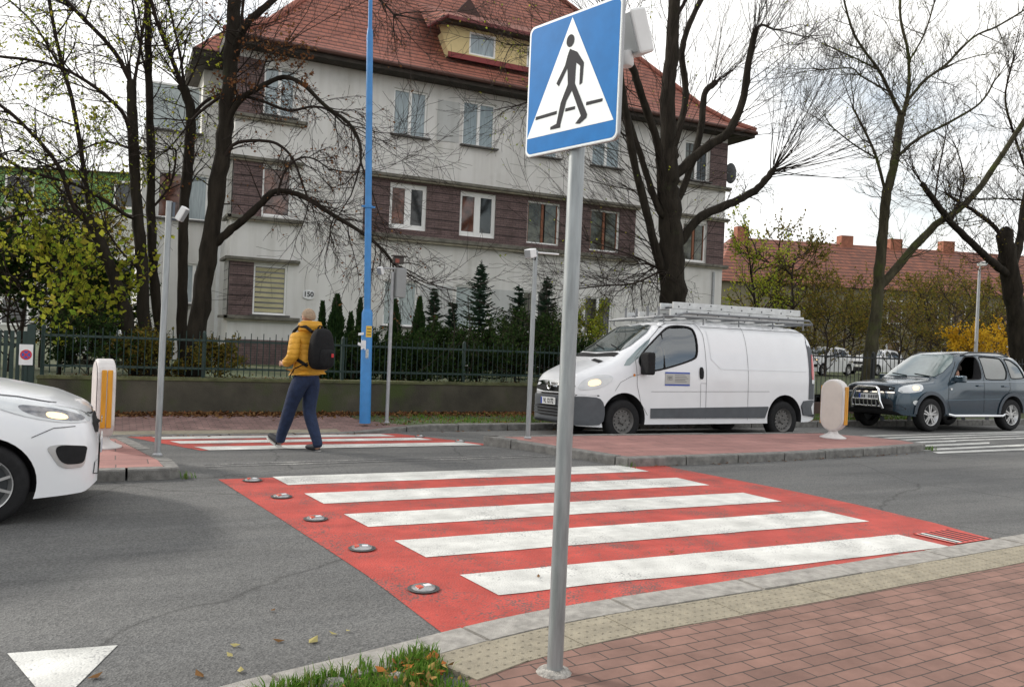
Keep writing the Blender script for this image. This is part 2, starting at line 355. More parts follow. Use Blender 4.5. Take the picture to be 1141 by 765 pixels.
KO = [(-7.5,-9),(-6.2,-5),(-4.6,-2.6),(-3.2,-1.45),(-1.77,-.80),(-.85,-.57),(-.57,-.48),(-.2,-.385),(.18,-.32),(.74,-.27),(1.4,-.225),(2.18,-.165),(3.5,-.04),(4.84,.09),(7,.3),(12,.85),(40,4)]
def resample(poly, step):
    out = [Vector(poly[0])]
    for a, c in zip(poly[:-1], poly[1:]):
        a, c = Vector(a), Vector(c); n = max(1, int((c-a).length/step))
        for i in range(1, n+1): out.append(a.lerp(c, i/n))
    return out
KOr = resample([Vector((x, y)) for x, y in KO], .12)
# soften the corners of the line
for _ in range(6): KOr = [KOr[0]] + [(KOr[i-1] + KOr[i]*2 + KOr[i+1])/4 for i in range(1, len(KOr)-1)] + [KOr[-1]]
def off(poly, d):
    o = []
    for i, p in enumerate(poly):
        t = poly[min(i+1, len(poly)-1)] - poly[max(i-1, 0)]; t.normalize(); o.append(p + Vector((t.y, -t.x))*d)
    return o
KI = off(KOr, .245); TI = off(KOr, .245+.32)
# kerb stones with open joints
def kerb(name, outer, inner, zbase, ztop, mat, stone=1.0, gap=.012, tilt=0.0):
    b = MB(); run = 0; i0 = 0; L = [0]
    for i in range(1, len(outer)): L.append(L[-1] + (outer[i]-outer[i-1]).length)
    i = 0
    while i < len(outer)-1:
        j = i+1
        while j < len(outer)-1 and L[j]-L[i] < stone: j += 1
        dz = random.uniform(-.004, .004)
        for k in range(i, j):
            a, c, e, f = outer[k], outer[k+1], inner[k+1], inner[k]
            if k == i: d = (c-a).normalized()*gap; a = a+d; f = f+d
            if k == j-1: d = (c-a).normalized()*gap; c = c-d; e = e-d
            zb = [zbase(p) for p in (a, c, e, f)]; zt = [ztop(p)+dz for p in (a, c, e, f)]
            ia, ic = a.lerp(f, .07), c.lerp(e, .07)
            vs = [(a.x,a.y,zb[0]),(c.x,c.y,zb[1]),(e.x,e.y,zb[2]),(f.x,f.y,zb[3]),(a.x,a.y,zt[0]-.015),(c.x,c.y,zt[1]-.015),(e.x,e.y,zt[2]),(f.x,f.y,zt[3]),(ia.x,ia.y,zt[0]),(ic.x,ic.y,zt[1])]
            fs = [(0,1,5,4),(4,5,9,8),(8,9,6,7),(2,3,7,6)]
            if k == i: fs.append((0,4,8,7,3))
            if k == j-1: fs.append((1,2,6,9,5))
            b.add(vs, fs)
        i = j
    o = b.build(name, mat); o['kind'] = 'structure'; return o
kerb('near_kerb', KOr, KI, lambda p: -.2, lambda p: .028, KERB, .98)
b = MB(); b.add([(p.x, p.y, .006) for p in KI] + [(q.x, q.y, .006) for q in off(KOr, .0)], [(i, i+1, len(KI)+i+1, len(KI)+i) for i in range(len(KI)-1)])
struct(b.build('kerb_bed', EARTH))
# tactile slabs with real domes
iT = [i for i, p in enumerate(KI) if -.80 < p.x < 14]
b = MB(); acc = 0; start = iT[0]
arc = [0]
for i in iT[1:]: arc.append(arc[-1] + (KI[i]-KI[i-1]).length)
def along(s, frac):
    """point at arc length s on the strip, frac 0 outer (road side) .. 1 inner"""
    for k in range(1, len(arc)):
        if arc[k] >= s or k == len(arc)-1:
            f = (s-arc[k-1])/(arc[k]-arc[k-1]); i = iT[k]
            a = KI[i-1].lerp(KI[i], f); c = TI[i-1].lerp(TI[i], f); return a.lerp(c, frac)
SL = .40; ns = int(arc[-1]/SL)
for k in range(ns):
    s0, s1 = k*SL + .004, (k+1)*SL - .004
    q = [along(s0, .015), along(s1, .015), along(s1, .985), along(s0, .985)]
    if k == 0: q[0] = q[0] + Vector((.0, 0)); q[3] = q[3] + Vector((.05, -.02))
    z = .022 + random.uniform(-.002, .002)
    b.add([(p.x, p.y, z-.05) for p in q] + [(p.x, p.y, z) for p in q], [(4,5,6,7),(0,1,5,4),(1,2,6,5),(2,3,7,6),(3,0,4,7)])
    if k*SL < 7:
        for a in range(7):
            for c in range(5):
                p = along(s0 + .03 + a*(SL-.06)/6.0, .1 + c*.2); r = .0125
                ring = [(p.x + r*math.cos(t*math.pi/3), p.y + r*math.sin(t*math.pi/3), z) for t in range(6)]
                r2 = [(p.x + r*.6*math.cos(t*math.pi/3), p.y + r*.6*math.sin(t*math.pi/3), z+.0045) for t in range(6)]
                b.add(ring + r2, [(t, (t+1) % 6, 6+(t+1) % 6, 6+t) for t in range(6)] + [tuple(range(6, 12))])
struct(b.build('tactile_paving', TACT))
# brick pavement behind it
b = MB(); pi = [TI[i] for i in range(len(TI)) if TI[i].x > -.76]
n = len(pi); b.add([(p.x, p.y, .018) for p in pi] + [(max(p.x, -.76) if p.x > 0 else p.x, -14, .018) for p in pi], [(i, i+1, n+i+1, n+i) for i in range(n-1)])
struct(b.build('pavement', PAVE))
b = MB(); pj = [KI[i] for i in range(len(KI)) if KI[i].x <= -.70]; n = len(pj)
b.add([(p.x, p.y, .012) for p in pj] + [(p.x+.02, -14, .012) for p in pj], [(i, i+1, n+i+1, n+i) for i in range(n-1)])
struct(b.build('verge_near', EARTH))

# ---- near crossing
zq = .004
kc = [p for p in KOr if -.56 < p.x < 4.93]
red = [(-1.16,4.46),(4.42,4.46),(4.43,4.2),(4.62,3.3),(4.79,2.5),(4.9,1.65),(4.93,.76)] + [(p.x, p.y, ) for p in reversed(kc)] + [(-.56,-.45),(-.65,.71),(-.87,2.4)]
sheet('crossing_red_paint', [(x, y, zq) for x, y in reversed(red)], RED)
for k in range(5):
    y0, y1 = k*1.0 - (.02 if k else -.02), k*1.0 + .5
    xr = 4.44 if k else 4.17
    b = MB(); n = 24; pl = []
    for i in range(n+1):
        t = i/n; pl.append((t, 0))
    vs = []; fs = []
    for row, y in ((0, y0), (1, y1)):
        for i in range(n+1):
            t = i/n; x = (-.135*y)*(1-t) + (xr-.135*y)*t
            jy = random.uniform(-.006, .006) + (.0 if k else (.018*math.sin(x*2.1) if row == 0 else 0)); vs.append((x, y+jy, .008))
    b.add(vs, [(i, i+1, n+2+i, n+1+i) for i in range(n)])
    struct(b.build('crossing_white_stripe', WHT))
# ---- far crossing (on the far lane, which falls towards its gutter)
def zpoly(name, pts, mat, h=.004): return sheet(name, [(x, y, zroad(y)+h) for x, y in pts], mat)
zpoly('far_crossing_red_paint', [(-1.12,6.82),(3.05,6.82),(2.2,8.93),(-1.95,8.9)], RED)
for y0, y1, x0, x1 in ((6.80,7.28,-1.02,2.86),(7.72,8.12,-1.30,2.42),(8.42,8.84,-1.50,2.03)):
    dx0 = -.37*(y1-y0)*.8; zpoly('far_crossing_stripe', [(x0,y0),(x1,y0),(x1+dx0,y1),(x0+dx0,y1)], WHT, .008)
# ---- centre line (two thin worn lines)
for y in (5.28, 5.44):
    sheet('centre_line', [(-1.2,y,.004),(3.3,y+.10,.004),(3.3,y+.16,.004),(-1.2,y+.06,.004)], WORN)
# give-way tooth
t_ = [gp(8,728), gp(131,719), gp(60,790)]
sheet('give_way_tooth', [(p.x, p.y, .004) for p in (t_[0], t_[2], t_[1])], WHT)
# hatched area beyond the right-hand island
for i in range(6):
    y = 4.78 + i*.42
    zpoly('hatching', [(9.6+.25*i, y+.12), (34, y+2.0), (34, y+2.2), (9.6+.25*i+.3, y+.32)], WHT, .006)
zpoly('hatching_edge', [(10.1,4.62),(34,5.4),(34,5.6),(10.2,4.8)], WHT, .006)
zpoly('hatching_edge', [(9.8,7.1),(34,7.9),(34,8.05),(9.9,7.24)], WHT, .006)

# ---- drain grate by the kerb, painted over with the crossing
g0, g1, g2, g3 = Vector((4.32,.10)), Vector((4.80,.145)), Vector((4.76,.50)), Vector((4.28,.455))
dr = thing('drain_grate', 'iron drain grate half painted red and white where the crossing meets the kerb', 'drain grate', (4.54,.3,0))
b = MB(); q = [g0, g1, g2, g3]; b.add([(p.x, p.y, .0105) for p in q], [(0,1,2,3)]); b.build('pit', M('pit_dark', (.012,.012,.012), .9), dr)
REDI = M('red_painted_iron', (.5,.07,.055), .6, var=.2, scale=30, bump=.3, bscale=80); WHTI = M('white_painted_iron', (.6,.6,.57), .6, var=.2, scale=30, bump=.3, bscale=80)
b = MB()
for i in range(7):
    s = i/6.0; a = g0.lerp(g1, s); c = g3.lerp(g2, s); d = (g1-g0).normalized()*.017; mi = 1 if i < 2 else 0
    b.add([(p.x, p.y, z) for z in (.0108, .0128) for p in (a-d, a+d, c+d, c-d)], [(0,1,5,4),(1,2,6,5),(2,3,7,6),(3,0,4,7),(4,5,6,7)], mi)
b.build('bar', [REDI, WHTI], dr)
b = MB()
for a, c in ((g0, g1), (g1, g2), (g2, g3), (g3, g0)):
    n_ = (c-a).normalized(); s_ = Vector((n_.y, -n_.x))*.022
    b.add([(p.x, p.y, z) for z in (.0115, .0135) for p in (a-n_*.02, c+n_*.02, c+n_*.02+s_, a-n_*.02+s_)], [(0,1,5,4),(1,2,6,5),(2,3,7,6),(3,0,4,7),(4,5,6,7)])
b.build('rim', REDI, dr)

# ---- traffic islands
def island(name, outline, z, lip=.15, mat=KERBD, stone=.9):
    pts = resample([Vector(p) for p in outline] + [Vector(outline[0])], .1)
    cen = sum(pts, Vector((0, 0)))/len(pts)
    kerb(name+'_kerb', pts, off(pts, -lip), lambda p: zroad(p.y)-.1, lambda p: z, mat, stone)
    inn = off(pts, -lip+.01)[:-1]
    sheet(name, [(p.x, p.y, z-.006) for p in inn], ISLE)
def arcpts(c, r, a0, a1, n=8): return [(c[0]+r*math.cos(math.radians(a0+(a1-a0)*i/n)), c[1]+r*math.sin(math.radians(a0+(a1-a0)*i/n))) for i in range(n+1)]
island('traffic_island', [(3.84,4.36),(5.2,4.38),(6.7,4.46),(8.6,4.66),(10.05,4.90),(10.35,5.05),(10.42,5.5),(10.2,6.1),(9.6,6.75),(5,6.85),(2.9,6.85),(3.02,6.5)], .115)
island('second_traffic_island', [(-12,4.5),(-1.62,4.57),(-1.52,4.66),(-1.56,5.2),(-2.0,7.22),(-12,7.2)], .115)

# ---- far kerb, far pavement, verge
def fk(x):
    if x < .9: return 8.93
    if x < 3.0: t = (x-.9)/2.1; t = t*t*(3-2*t); return 8.93 + .40*t
    return 9.33 + (x-3)*.02
def fkz(x):
    if x < 1.3: return -.088
    if x < 3.0: return -.088 + .09*(x-1.3)/1.7
    return .002
fo = [Vector((x, fk(x))) for x in np.concatenate([np.arange(-40, 0, .5), np.arange(0, 4, .1), np.arange(4, 60, .5)])]
kerb('far_kerb', list(reversed(fo)), list(reversed([p + Vector((0, .16)) for p in fo])), lambda p: -.2, lambda p: fkz(p.x), KERBD, 1.0)
def fz(x, y): t = min(1, max(0, (y-fk(x)-.16)/1.9)); return fkz(x)*(1-t) - .004 + .02*t
b = MB()
def patch2(b, x0f, x1f, ya, yb, mi, nx=40, ny=6):
    vs = []
    for j in range(ny+1):
        for i in range(nx+1):
            s, t = i/nx, j/ny; x0 = x0f(t); x1 = x1f(t); x = x0 + (x1-x0)*s
            y = (fk(x)+.158)*(1-t) + 11.25*t if ya is None else (fk(x)+ya)*(1-t) + (fk(x)+yb)*t
            vs.append((x, y, fz(x, y)))
    b.add(vs, [(j*(nx+1)+i, j*(nx+1)+i+1, (j+1)*(nx+1)+i+1, (j+1)*(nx+1)+i) for j in range(ny) for i in range(nx)], mi)
patch2(b, lambda t: -40, lambda t: 2.65-.75*min(1, t*1.6), None, None, 0, 120, 8)
struct(b.build('far_pavement', PAVE2))
b = MB(); patch2(b, lambda t: 2.65-.75*min(1, t*1.6), lambda t: 60, None, None, 0, 160, 8)
struct(b.build('grass_verge', GRASSB))
b = MB(); vs = []
for i in range(40):
    x = -2.6 + i*.1
    for y in (fk(x)+.17, fk(x)+.47): vs.append((x, y, fz(x, y)+.006))
b.add(vs, [(2*i, 2*i+2, 2*i+3, 2*i+1) for i in range(39)]); struct(b.build('far_tactile_paving', TACT))
# raised garden soil behind the retaining wall, rising gently to the houses
b = MB(); b.grid(lambda s, t: (-60 + 200*s, 11.3 + 70*t, .5 + .1*math.sin(s*40) * t), 40, 14); struct(b.build('garden_ground', GRASSB))

# ---- reflective studs in the crossing border
STG = M('stud_steel', (.40,.40,.40), .35, .8, var=.2, scale=30); STB = M('stud_ring', (.05,.05,.05), .7); STR = M('stud_red_lens', (.6,.12,.08), .25); STW = M('stud_white_lens', (.75,.76,.78), .2)
def make_stud():
    r = thing('road_stud', 'x', 'road stud')
    b = MB(); b.lathe([(.0,.006),(.115,.006),(.118,.009),(.105,.012),(.0,.013)], (0,0,0), 20); b.build('collar', STB, r, True)
    b = MB(); b.lathe([(.088,.012),(.085,.02),(.06,.028),(.0,.03)], (0,0,0), 20); b.build('dome', STG, r, True)
    b = MB(); b.obox((-.045,-.02,.028), (.02,.0,.0), (0,.028,0), (0,0,.006)); b.build('red_lens', STR, r, bevel=.003)
    b = MB(); b.obox((.025,-.01,.029), (.026,0,0), (0,.022,0), (0,0,.003)); b.build('white_lens', STW, r, bevel=.003)
    return r
proto = make_stud()
studs = [(-.4,.28,0,'nearest dome stud of the crossing border, by the kerb'), (-.5,1.33,0,'second dome stud from the near kerb in the red border'), (-.61,2.37,0,'middle dome stud of the five along the red border'),
         (-.71,3.38,0,'dome stud fourth from the near kerb in the red border'), (-.84,4.30,0,'farthest dome stud of the near crossing, at its top left corner'), (2.72,7.35,1,'small stud in the far crossing border, left of the island nose'), (2.38,8.25,1,'farther small stud in the far crossing border, by the far kerb')]
for i, (x, y, fr, lb) in enumerate(studs):
    o = proto if i == 0 else copy_tree(proto)
    o.location = (x, y, zroad(y)+.004); o['label'] = lb; o['group'] = 'road studs along the crossings'; o.rotation_euler[2] = random.uniform(-.4, .4)
    o.scale = (.86,.86,1) if i < 5 else (.7,.7,1)

# ================================================================ WALL AND FENCES
WALLM = M('mossy_concrete', (.055,.050,.036), .9, var=.45, scale=1.6, bump=.4, bscale=40, dirt=((.045,.062,.015), 1.1, .5))
CAPM = M('wall_cap_moss', (.085,.09,.04), .9, var=.4, scale=6, bump=.5, bscale=60)
wl = thing('retaining_wall', 'low mossy concrete retaining wall under the green fence behind the far pavement', 'wall', (0,11.3,0))
b = MB(); b.box(-3.3,11.2,11.2,11.46,-.3,.60); b.build('wall_body', WALLM, wl)
b = MB(); b.box(-3.32,11.2,11.18,11.5,.60,.655); b.build('coping', CAPM, wl, bevel=.01)
wr = thing('low_wall', 'low dark kerb wall under the black fence right of the van', 'wall', (20,11.3,0))
b = MB(); b.box(11.23,60,11.2,11.45,-.3,.3); b.build('wall_body', M('dark_brick_wall', (.10,.065,.055), .9, var=.4, scale=3, bump=.4, bscale=30), wr)
FG = M('green_fence_paint', (.006,.026,.021), .5, var=.2, scale=10); FB = M('black_fence_paint', (.018,.02,.022), .55)
def fence(name, label, x0, x1, y, z0, rails, ztop, pitch, mat, pr=.008, post=2.55, saw=.06):
    t = thing(name, label, 'fence', ((x0+x1)/2, y, z0))
    b = MB(); x = x0; i = 0
    while x < x1:
        zt = ztop - (saw if i % 2 else 0); b.tube([(x, y, z0+.04), (x, y, zt)], [pr, pr], 4); i += 1; x += pitch
    b.build('pickets', mat, t)
    for z in rails:
        b = MB(); b.box(x0, x1, y+.010, y+.035, z-.02, z+.02); b.build('rail', mat, t)
    x = x0
    while x <= x1 + .01:
        b = MB(); b.box(x-.03, x+.03, y+.036, y+.096, z0, ztop-.03); b.lathe([(.035, 0), (.03, .02), (0, .05)], (x, y+.066, ztop-.03), 8); b.build('post', mat, t); x += post
fence('metal_fence', 'dark green spiked metal fence standing on the mossy wall', -3.25, 11.1, 11.33, .655, (.82, 1.33), 1.49, .112, FG)
fence('metal_fence', 'black railing fence behind the blue car and the right traffic island', 11.3, 42, 11.33, .3, (.45, 1.5), 1.66, .15, FB, .012)
gt = thing('metal_gate', 'dark green metal gate left of the mossy wall, with the no-stopping plate beside it', 'gate', (-5,11.3,0))
b = MB()
for i in range(36): x = -6.6 + i*.09; b.box(x, x+.06, 11.3, 11.32, .05, 1.38)
b.build('slats', FG, gt)
for z in (.3, 1.15):
    b = MB(); b.box(-6.65,-3.45,11.325,11.36,z-.025,z+.025); b.build('rail', FG, gt)
for x in (-6.7,-3.42):
    b = MB(); b.box(x-.06,x+.06,11.28,11.4,-.1,1.5); b.build('post', FG, gt)
fence('metal_fence', 'dark green fence continuing left beyond the gate at the photo edge', -16, -6.8, 11.33, .1, (.3, 1.3), 1.45, .112, FG)
# no-stopping plate
ns = thing('no_stopping_sign', 'small white plate with a red and blue no-stopping disc on the gate post', 'sign', tuple(at(29,395,11.24)))
o_ = at(29,395,11.24); fr = lambda d: (o_ + Vector((0,-d,0)), (1,0,0), (0,0,1), (0,-1,0))
b = MB(); b.prism([(-.10,-.17),(.10,-.17),(.10,.17),(-.10,.17)], fr(.0), .01); b.build('plate', WPLAST, ns)
circ = lambda r, n=28, cx=0, cy=0: [(cx+r*math.cos(2*math.pi*i/n), cy+r*math.sin(2*math.pi*i/n)) for i in range(n)]
b = MB(); b.prism(circ(.085), fr(.004), .003); b.build('red_disc', M('sign_red', (.55,.02,.03), .4), ns)
b = MB(); b.prism(circ(.062), fr(.007), .003); b.build('blue_disc', M('sign_blue', (.03,.08,.4), .4), ns)
b = MB(); c_, s_ = math.cos(.785), math.sin(.785)
for a in (.785, 2.356):
    c_, s_ = math.cos(a), math.sin(a); b.prism([(-.07*c_-.01*s_, -.07*s_+.01*c_), (-.07*c_+.01*s_, -.07*s_-.01*c_), (.07*c_+.01*s_, .07*s_-.01*c_), (.07*c_-.01*s_, .07*s_+.01*c_)], fr(.010 if a < 1 else .0115), .002)
b.build('red_cross', M('sign_red2', (.55,.02,.03), .4), ns)
b = MB(); b.box(o_.x-.02,o_.x+.02,o_.y+.012,o_.y+.05,0,o_.z+.15); b.build('post', FG, ns)

# ================================================================ MAIN HOUSE
STUC = M('grey_stucco', (.68,.67,.645), .9, var=.06, scale=.9, bump=.25, bscale=60, dirt=((.55,.54,.505), .55, .53))
STUC2 = M('patched_stucco', (.50,.51,.50), .9, var=.05, scale=3, bump=.2, bscale=60)
for m_ in (STUC, STUC2):   # rain streaks and damp running down the render
    N_, L_ = m_.node_tree.nodes, m_.node_tree.links; bs = N_['Principled BSDF'].inputs['Base Color']; src_ = bs.links[0].from_socket; O_ = [n for n in N_ if n.type == 'TEX_COORD'][0].outputs['Object']
    mp_ = N_.new('ShaderNodeMapping'); mp_.inputs['Scale'].default_value = (2.4, 1, .16); L_.new(O_, mp_.inputs[0])
    n_ = N_.new('ShaderNodeTexNoise'); n_.inputs['Scale'].default_value = 1.5; n_.inputs['Detail'].default_value = 8; n_.inputs['Roughness'].default_value = .6; L_.new(mp_.outputs[0], n_.inputs['Vector'])
    r_ = N_.new('ShaderNodeValToRGB'); r_.color_ramp.elements[0].position = .33; r_.color_ramp.elements[1].position = .55; r_.color_ramp.elements[0].color = (.90,.895,.88,1); r_.color_ramp.elements[1].color = (1.02,1.02,1.02,1); L_.new(n_.outputs['Fac'], r_.inputs[0])
    x_ = N_.new('ShaderNodeMixRGB'); x_.blend_type = 'MULTIPLY'; x_.inputs[0].default_value = 1; L_.new(src_, x_.inputs[1]); L_.new(r_.outputs[0], x_.inputs[2]); L_.new(x_.outputs[0], bs)
CLAD = brick_mat('purple_cladding', (.175,.12,.115), (.13,.09,.085), (.06,.045,.045), .24, .072, axes='xz', mort=.006, bumps=.5, var=.2)
CLADG = brick_mat('grey_corner_cladding', (.38,.375,.35), (.33,.325,.31), (.1,.1,.09), 3.0, .295, axes='yz', mort=.012, bumps=.6)
GROOVE = M('groove_dark', (.03,.022,.022), .9)
LEDGE = M('weathered_ledge', (.16,.15,.125), .9, var=.35, scale=4, dirt=((.08,.08,.06), 3, .5)); LEDGEB = M('lit_ledge_edge', (.34,.31,.24), .9, var=.3, scale=4)  # LEDGEB: ledge material again, its lit look put into a paler colour
ROOF = roof_mat('red_roof_tiles', (.33,.118,.078), (.255,.09,.062), .19); ROOFD = M('eave_wood', (.035,.028,.022), .85, var=.4, scale=3, bump=.4, bscale=30, dirt=((.12,.09,.06), 2.5, .6))
UPVC = M('white_window_frame', (.84,.84,.82), .4); BRN = M('brown_window_frame', (.22,.075,.03), .5); YEL = M('yellow_dormer_render', (.64,.52,.27), .9, var=.06, scale=4)
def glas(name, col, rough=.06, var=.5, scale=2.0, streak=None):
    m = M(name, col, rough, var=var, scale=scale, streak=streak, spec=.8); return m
GDARK = glas('dark_pane', (.03,.034,.036)); GCURT = glas('curtained_pane', (.30,.36,.38), .12, .25, 7, (3,1,.25)); GRED = glas('red_reflection_tint', (.11,.045,.03), .06, .9, 3)  # GRED: the reddish reflection is put into the pane colour
GFOREST = glas('garden_reflection_tint', (.06,.06,.04), .06, .95, 5); GPALE = glas('lace_pane', (.36,.42,.42), .15, .2, 9)  # GFOREST: reflected garden is mottled into the pane colour
SILL = M('dark_sill', (.09,.085,.08), .7)
YF = 21.6
HX0, HX1, HY1 = .88, 19.6, 33.0
house = thing('apartment_house', 'three-storey grey house with purple cladding bands and a steep red tiled roof', 'house', (10,YF,.4))
def wall_holes(b, x0, x1, z0, z1, holes, y, depth=.16, mi=0):
    X = sorted({x0, x1} | {h[0] for h in holes} | {h[1] for h in holes}); Z = sorted({z0, z1} | {h[2] for h in holes} | {h[3] for h in holes})
    for i in range(len(X)-1):
        for j in range(len(Z)-1):
            cx, cz = (X[i]+X[i+1])/2, (Z[j]+Z[j+1])/2
            if any(h[0] < cx < h[1] and h[2] < cz < h[3] for h in holes): continue
            b.add([(X[i],y,Z[j]),(X[i+1],y,Z[j]),(X[i+1],y,Z[j+1]),(X[i],y,Z[j+1])], [(0,1,2,3)], mi)
    for a, c, d, e in holes:
        b.add([(a,y,d),(c,y,d),(c,y,e),(a,y,e),(a,y+depth,d),(c,y+depth,d),(c,y+depth,e),(a,y+depth,e)], [(0,4,5,1),(1,5,6,2),(2,6,7,3),(3,7,4,0)], mi)
def window(parent, x0, x1, z0, z1, y, style, sill=True, label=None):
    """frame with panes behind; panes listed as fractions of the width"""
    fm = UPVC; fw = .06
    panes = {'two': [(.0,.5,GCURT),(.5,1,GCURT)], 'thick': [(.04,.46,GRED),(.56,.96,GDARK)], 'brown': [(0,.52,GFOREST),(.60,1,GFOREST)], 'one': [(0,1,GCURT)], 'red': [(0,1,GRED)],
             'lace': [(0,.42,GPALE),(.42,1,GPALE)], 'dark': [(0,.5,GFOREST),(.5,1,GDARK)], 'blind': [(0,1,None)], 'pale': [(0,1,GPALE)]}[style]
    b = MB(); b.box(x0, x1, y-.03, y+.04, z0, z0+fw); b.box(x0, x1, y-.03, y+.04, z1-fw, z1); b.box(x0, x0+fw, y-.03, y+.04, z0+fw, z1-fw); b.box(x1-fw, x1, y-.03, y+.04, z0+fw, z1-fw)
    W = x1-x0-2*fw
    for k, (a, c, g) in enumerate(panes[:-1]):
        nx = panes[k+1][0]; xa, xc = x0+fw+a*0+c*W-.05, x0+fw+nx*W+.05
        if style != 'brown': b.box(xa, xc, y-.035, y+.04, z0+fw, z1-fw)
    w_ = b.build('window', fm, parent)
    if style == 'thick':
        b = MB(); zf = .11; b.box(x0+fw, x1-fw, y-.02, y+.04, z0+fw, z0+fw+zf); b.box(x0+fw, x1-fw, y-.02, y+.04, z1-fw-zf*.8, z1-fw)
        b.box(x0+fw, x0+fw+.05, y-.02, y+.04, z0+fw+zf, z1-fw-zf*.8); b.box(x1-fw-.05, x1-fw, y-.02, y+.04, z0+fw+zf, z1-fw-zf*.8); b.build('sash', UPVC, w_)
    if style == 'brown':
        c = (x0+x1)/2; b = MB(); b.box(c-.045, c+.045, y-.02, y+.04, z0+fw, z1-fw); b.box(x0+fw, x0+fw+.03, y-.015, y+.03, z0+fw, z1-fw); b.box(x1-fw-.03, x1-fw, y-.015, y+.03, z0+fw, z1-fw); b.build('sash', BRN, w_)
    if style == 'dark':
        b = MB()
        for k in (1, 2, 3): z = z0 + (z1-z0)*k/4; b.box(x0+fw, x1-fw, y-.01, y+.02, z-.012, z+.012)
        for k in (1, 3): xx = x0 + (x1-x0)*k/4; b.box(xx-.012, xx+.012, y-.009, y+.019, z0+fw, z1-fw)
        b.build('grille', SILL, w_)
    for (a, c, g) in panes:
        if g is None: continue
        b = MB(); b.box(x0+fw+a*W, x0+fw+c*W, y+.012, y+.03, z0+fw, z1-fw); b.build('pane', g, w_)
    if style == 'blind':
        b = MB(); b.box(x0+fw, x1-fw, y+.02, y+.03, z0+fw, z1-fw); b.build('pane', GDARK, w_)
        b = MB(); n = 9; h = (z1-z0-2*fw)/n
        for k in range(n): b.box(x0+fw+.01, x1-fw-.01, y+.005, y+.012, z0+fw+k*h+.02, z0+fw+(k+1)*h-.03)
        b.build('blind', M('cream_blind', (.47,.43,.25), .6, var=.15, scale=3), w_)
    if sill:
        b = MB(); b.box(x0-.08, x1+.1, y-.26, y-.035, z0-.055, z0-.003); b.build('sill', SILL, w_)
    return w_
TOPW = [(1.67,2.62,8.13,9.62,'two'),(5.78,6.94,8.13,9.64,'two'),(8.22,9.43,8.13,9.64,'two'),(10.8,11.95,8.13,9.64,'two'),(13.35,14.6,8.1,9.6,'two'),(17.55,18.7,8.1,9.6,'dark')]
MIDW = [(1.74,2.62,5.06,6.56,'red'),(5.77,7.04,5.06,6.56,'thick'),(8.24,9.57,5.04,6.56,'thick'),(10.8,12.11,5.02,6.52,'brown'),(13.39,14.66,4.98,6.50,'brown'),(17.6,18.72,4.95,6.45,'brown')]
GRW = [(1.59,2.6,2.03,3.55,'blind'),(5.70,6.86,1.87,3.36,'lace'),(8.22,9.42,1.87,3.36,'pale'),(10.78,11.95,1.87,3.33,'dark'),(13.32,14.5,1.87,3.28,'dark'),(17.5,18.7,1.87,3.28,'two')]
BASW = [(3.15,3.75,.62,1.05,'pale'),(6.0,6.6,.62,1.0,'pale'),(8.5,9.1,.62,1.0,'pale'),(11.1,11.7,.62,1.0,'pale')]
PL = 1.22
b = MB(); holes = [h[:4] for h in TOPW+MIDW+GRW]
wall_holes(b, HX0, HX1, PL, 10.0, holes, YF)
b.box(HX0, HX1, YF+.5, HY1, .2, 9.99); b.add([(HX0,YF,.2),(HX0,YF+.5,.2),(HX0,YF+.5,9.99),(HX0,YF,9.99)], [(0,3,2,1)]); b.add([(HX1,YF,.2),(HX1,YF+.5,.2),(HX1,YF+.5,9.99),(HX1,YF,9.99)], [(0,1,2,3)])
b.build('wall', STUC, house)
b = MB(); wall_holes(b, HX0-.04, HX1+.04, .2, PL, [h[:4] for h in BASW], YF-.04)
b.box(HX0-.04,HX1+.04,YF-.04,YF,PL,PL+.03); b.build('plinth', CLAD, house)
for h in TOPW+MIDW+GRW: window(house, h[0], h[1], h[2], h[3], YF+.10, h[4], sill=h in TOPW or h in GRW)
for h in BASW: window(house, h[0], h[1], h[2], h[3], YF+.10, h[4], sill=False)
# dark backing so nothing shows through the openings
b = MB()
for h in TOPW+MIDW+GRW+BASW: b.box(h[0]-.05, h[1]+.05, YF+.2, YF+.45, h[2]-.05, h[3]+.05)
b.build('interior', GROOVE, house)
def cladding(x0, x1, z0, z1, holes, y=YF-.035):
    b = MB(); wall_holes(b, x0, x1, z0, z1, holes, y, .05)
    b.add([(x0,y,z0),(x1,y,z0),(x1,y+.05,z0),(x0,y+.05,z0)], [(0,1,2,3)]); b.build('cladding', CLAD, house)
    X = sorted({x0, x1} | {h[0] for h in holes} | {h[1] for h in holes})
    for i in range(len(X)-1):
        cx = (X[i]+X[i+1])/2
        if any(h[0] < cx < h[1] for h in holes): continue
        b = MB(); z = z0 + .30
        while z < z1 - .05: b.box(X[i]+.002, X[i+1]-.002, y-.004, y-.001, z-.014, z+.014); z += .30
        b.build('groove', GROOVE, house)
cladding(4.9, 15.36, 4.88, 6.66, [h[:4] for h in MIDW[1:5]])
def ledge(x0, x1, z, t=.10, out=.28, y=YF):
    b = MB(); b.box(x0, x1, y-out, y-.036, z-t*.45, z+t*.55); b.build('ledge', LEDGE, house, bevel=.012)
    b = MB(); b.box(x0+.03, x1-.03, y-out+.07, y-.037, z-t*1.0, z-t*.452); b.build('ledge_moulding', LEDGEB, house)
ledge(4.8, 15.48, 6.74); ledge(4.8, 15.48, 4.78, .13)
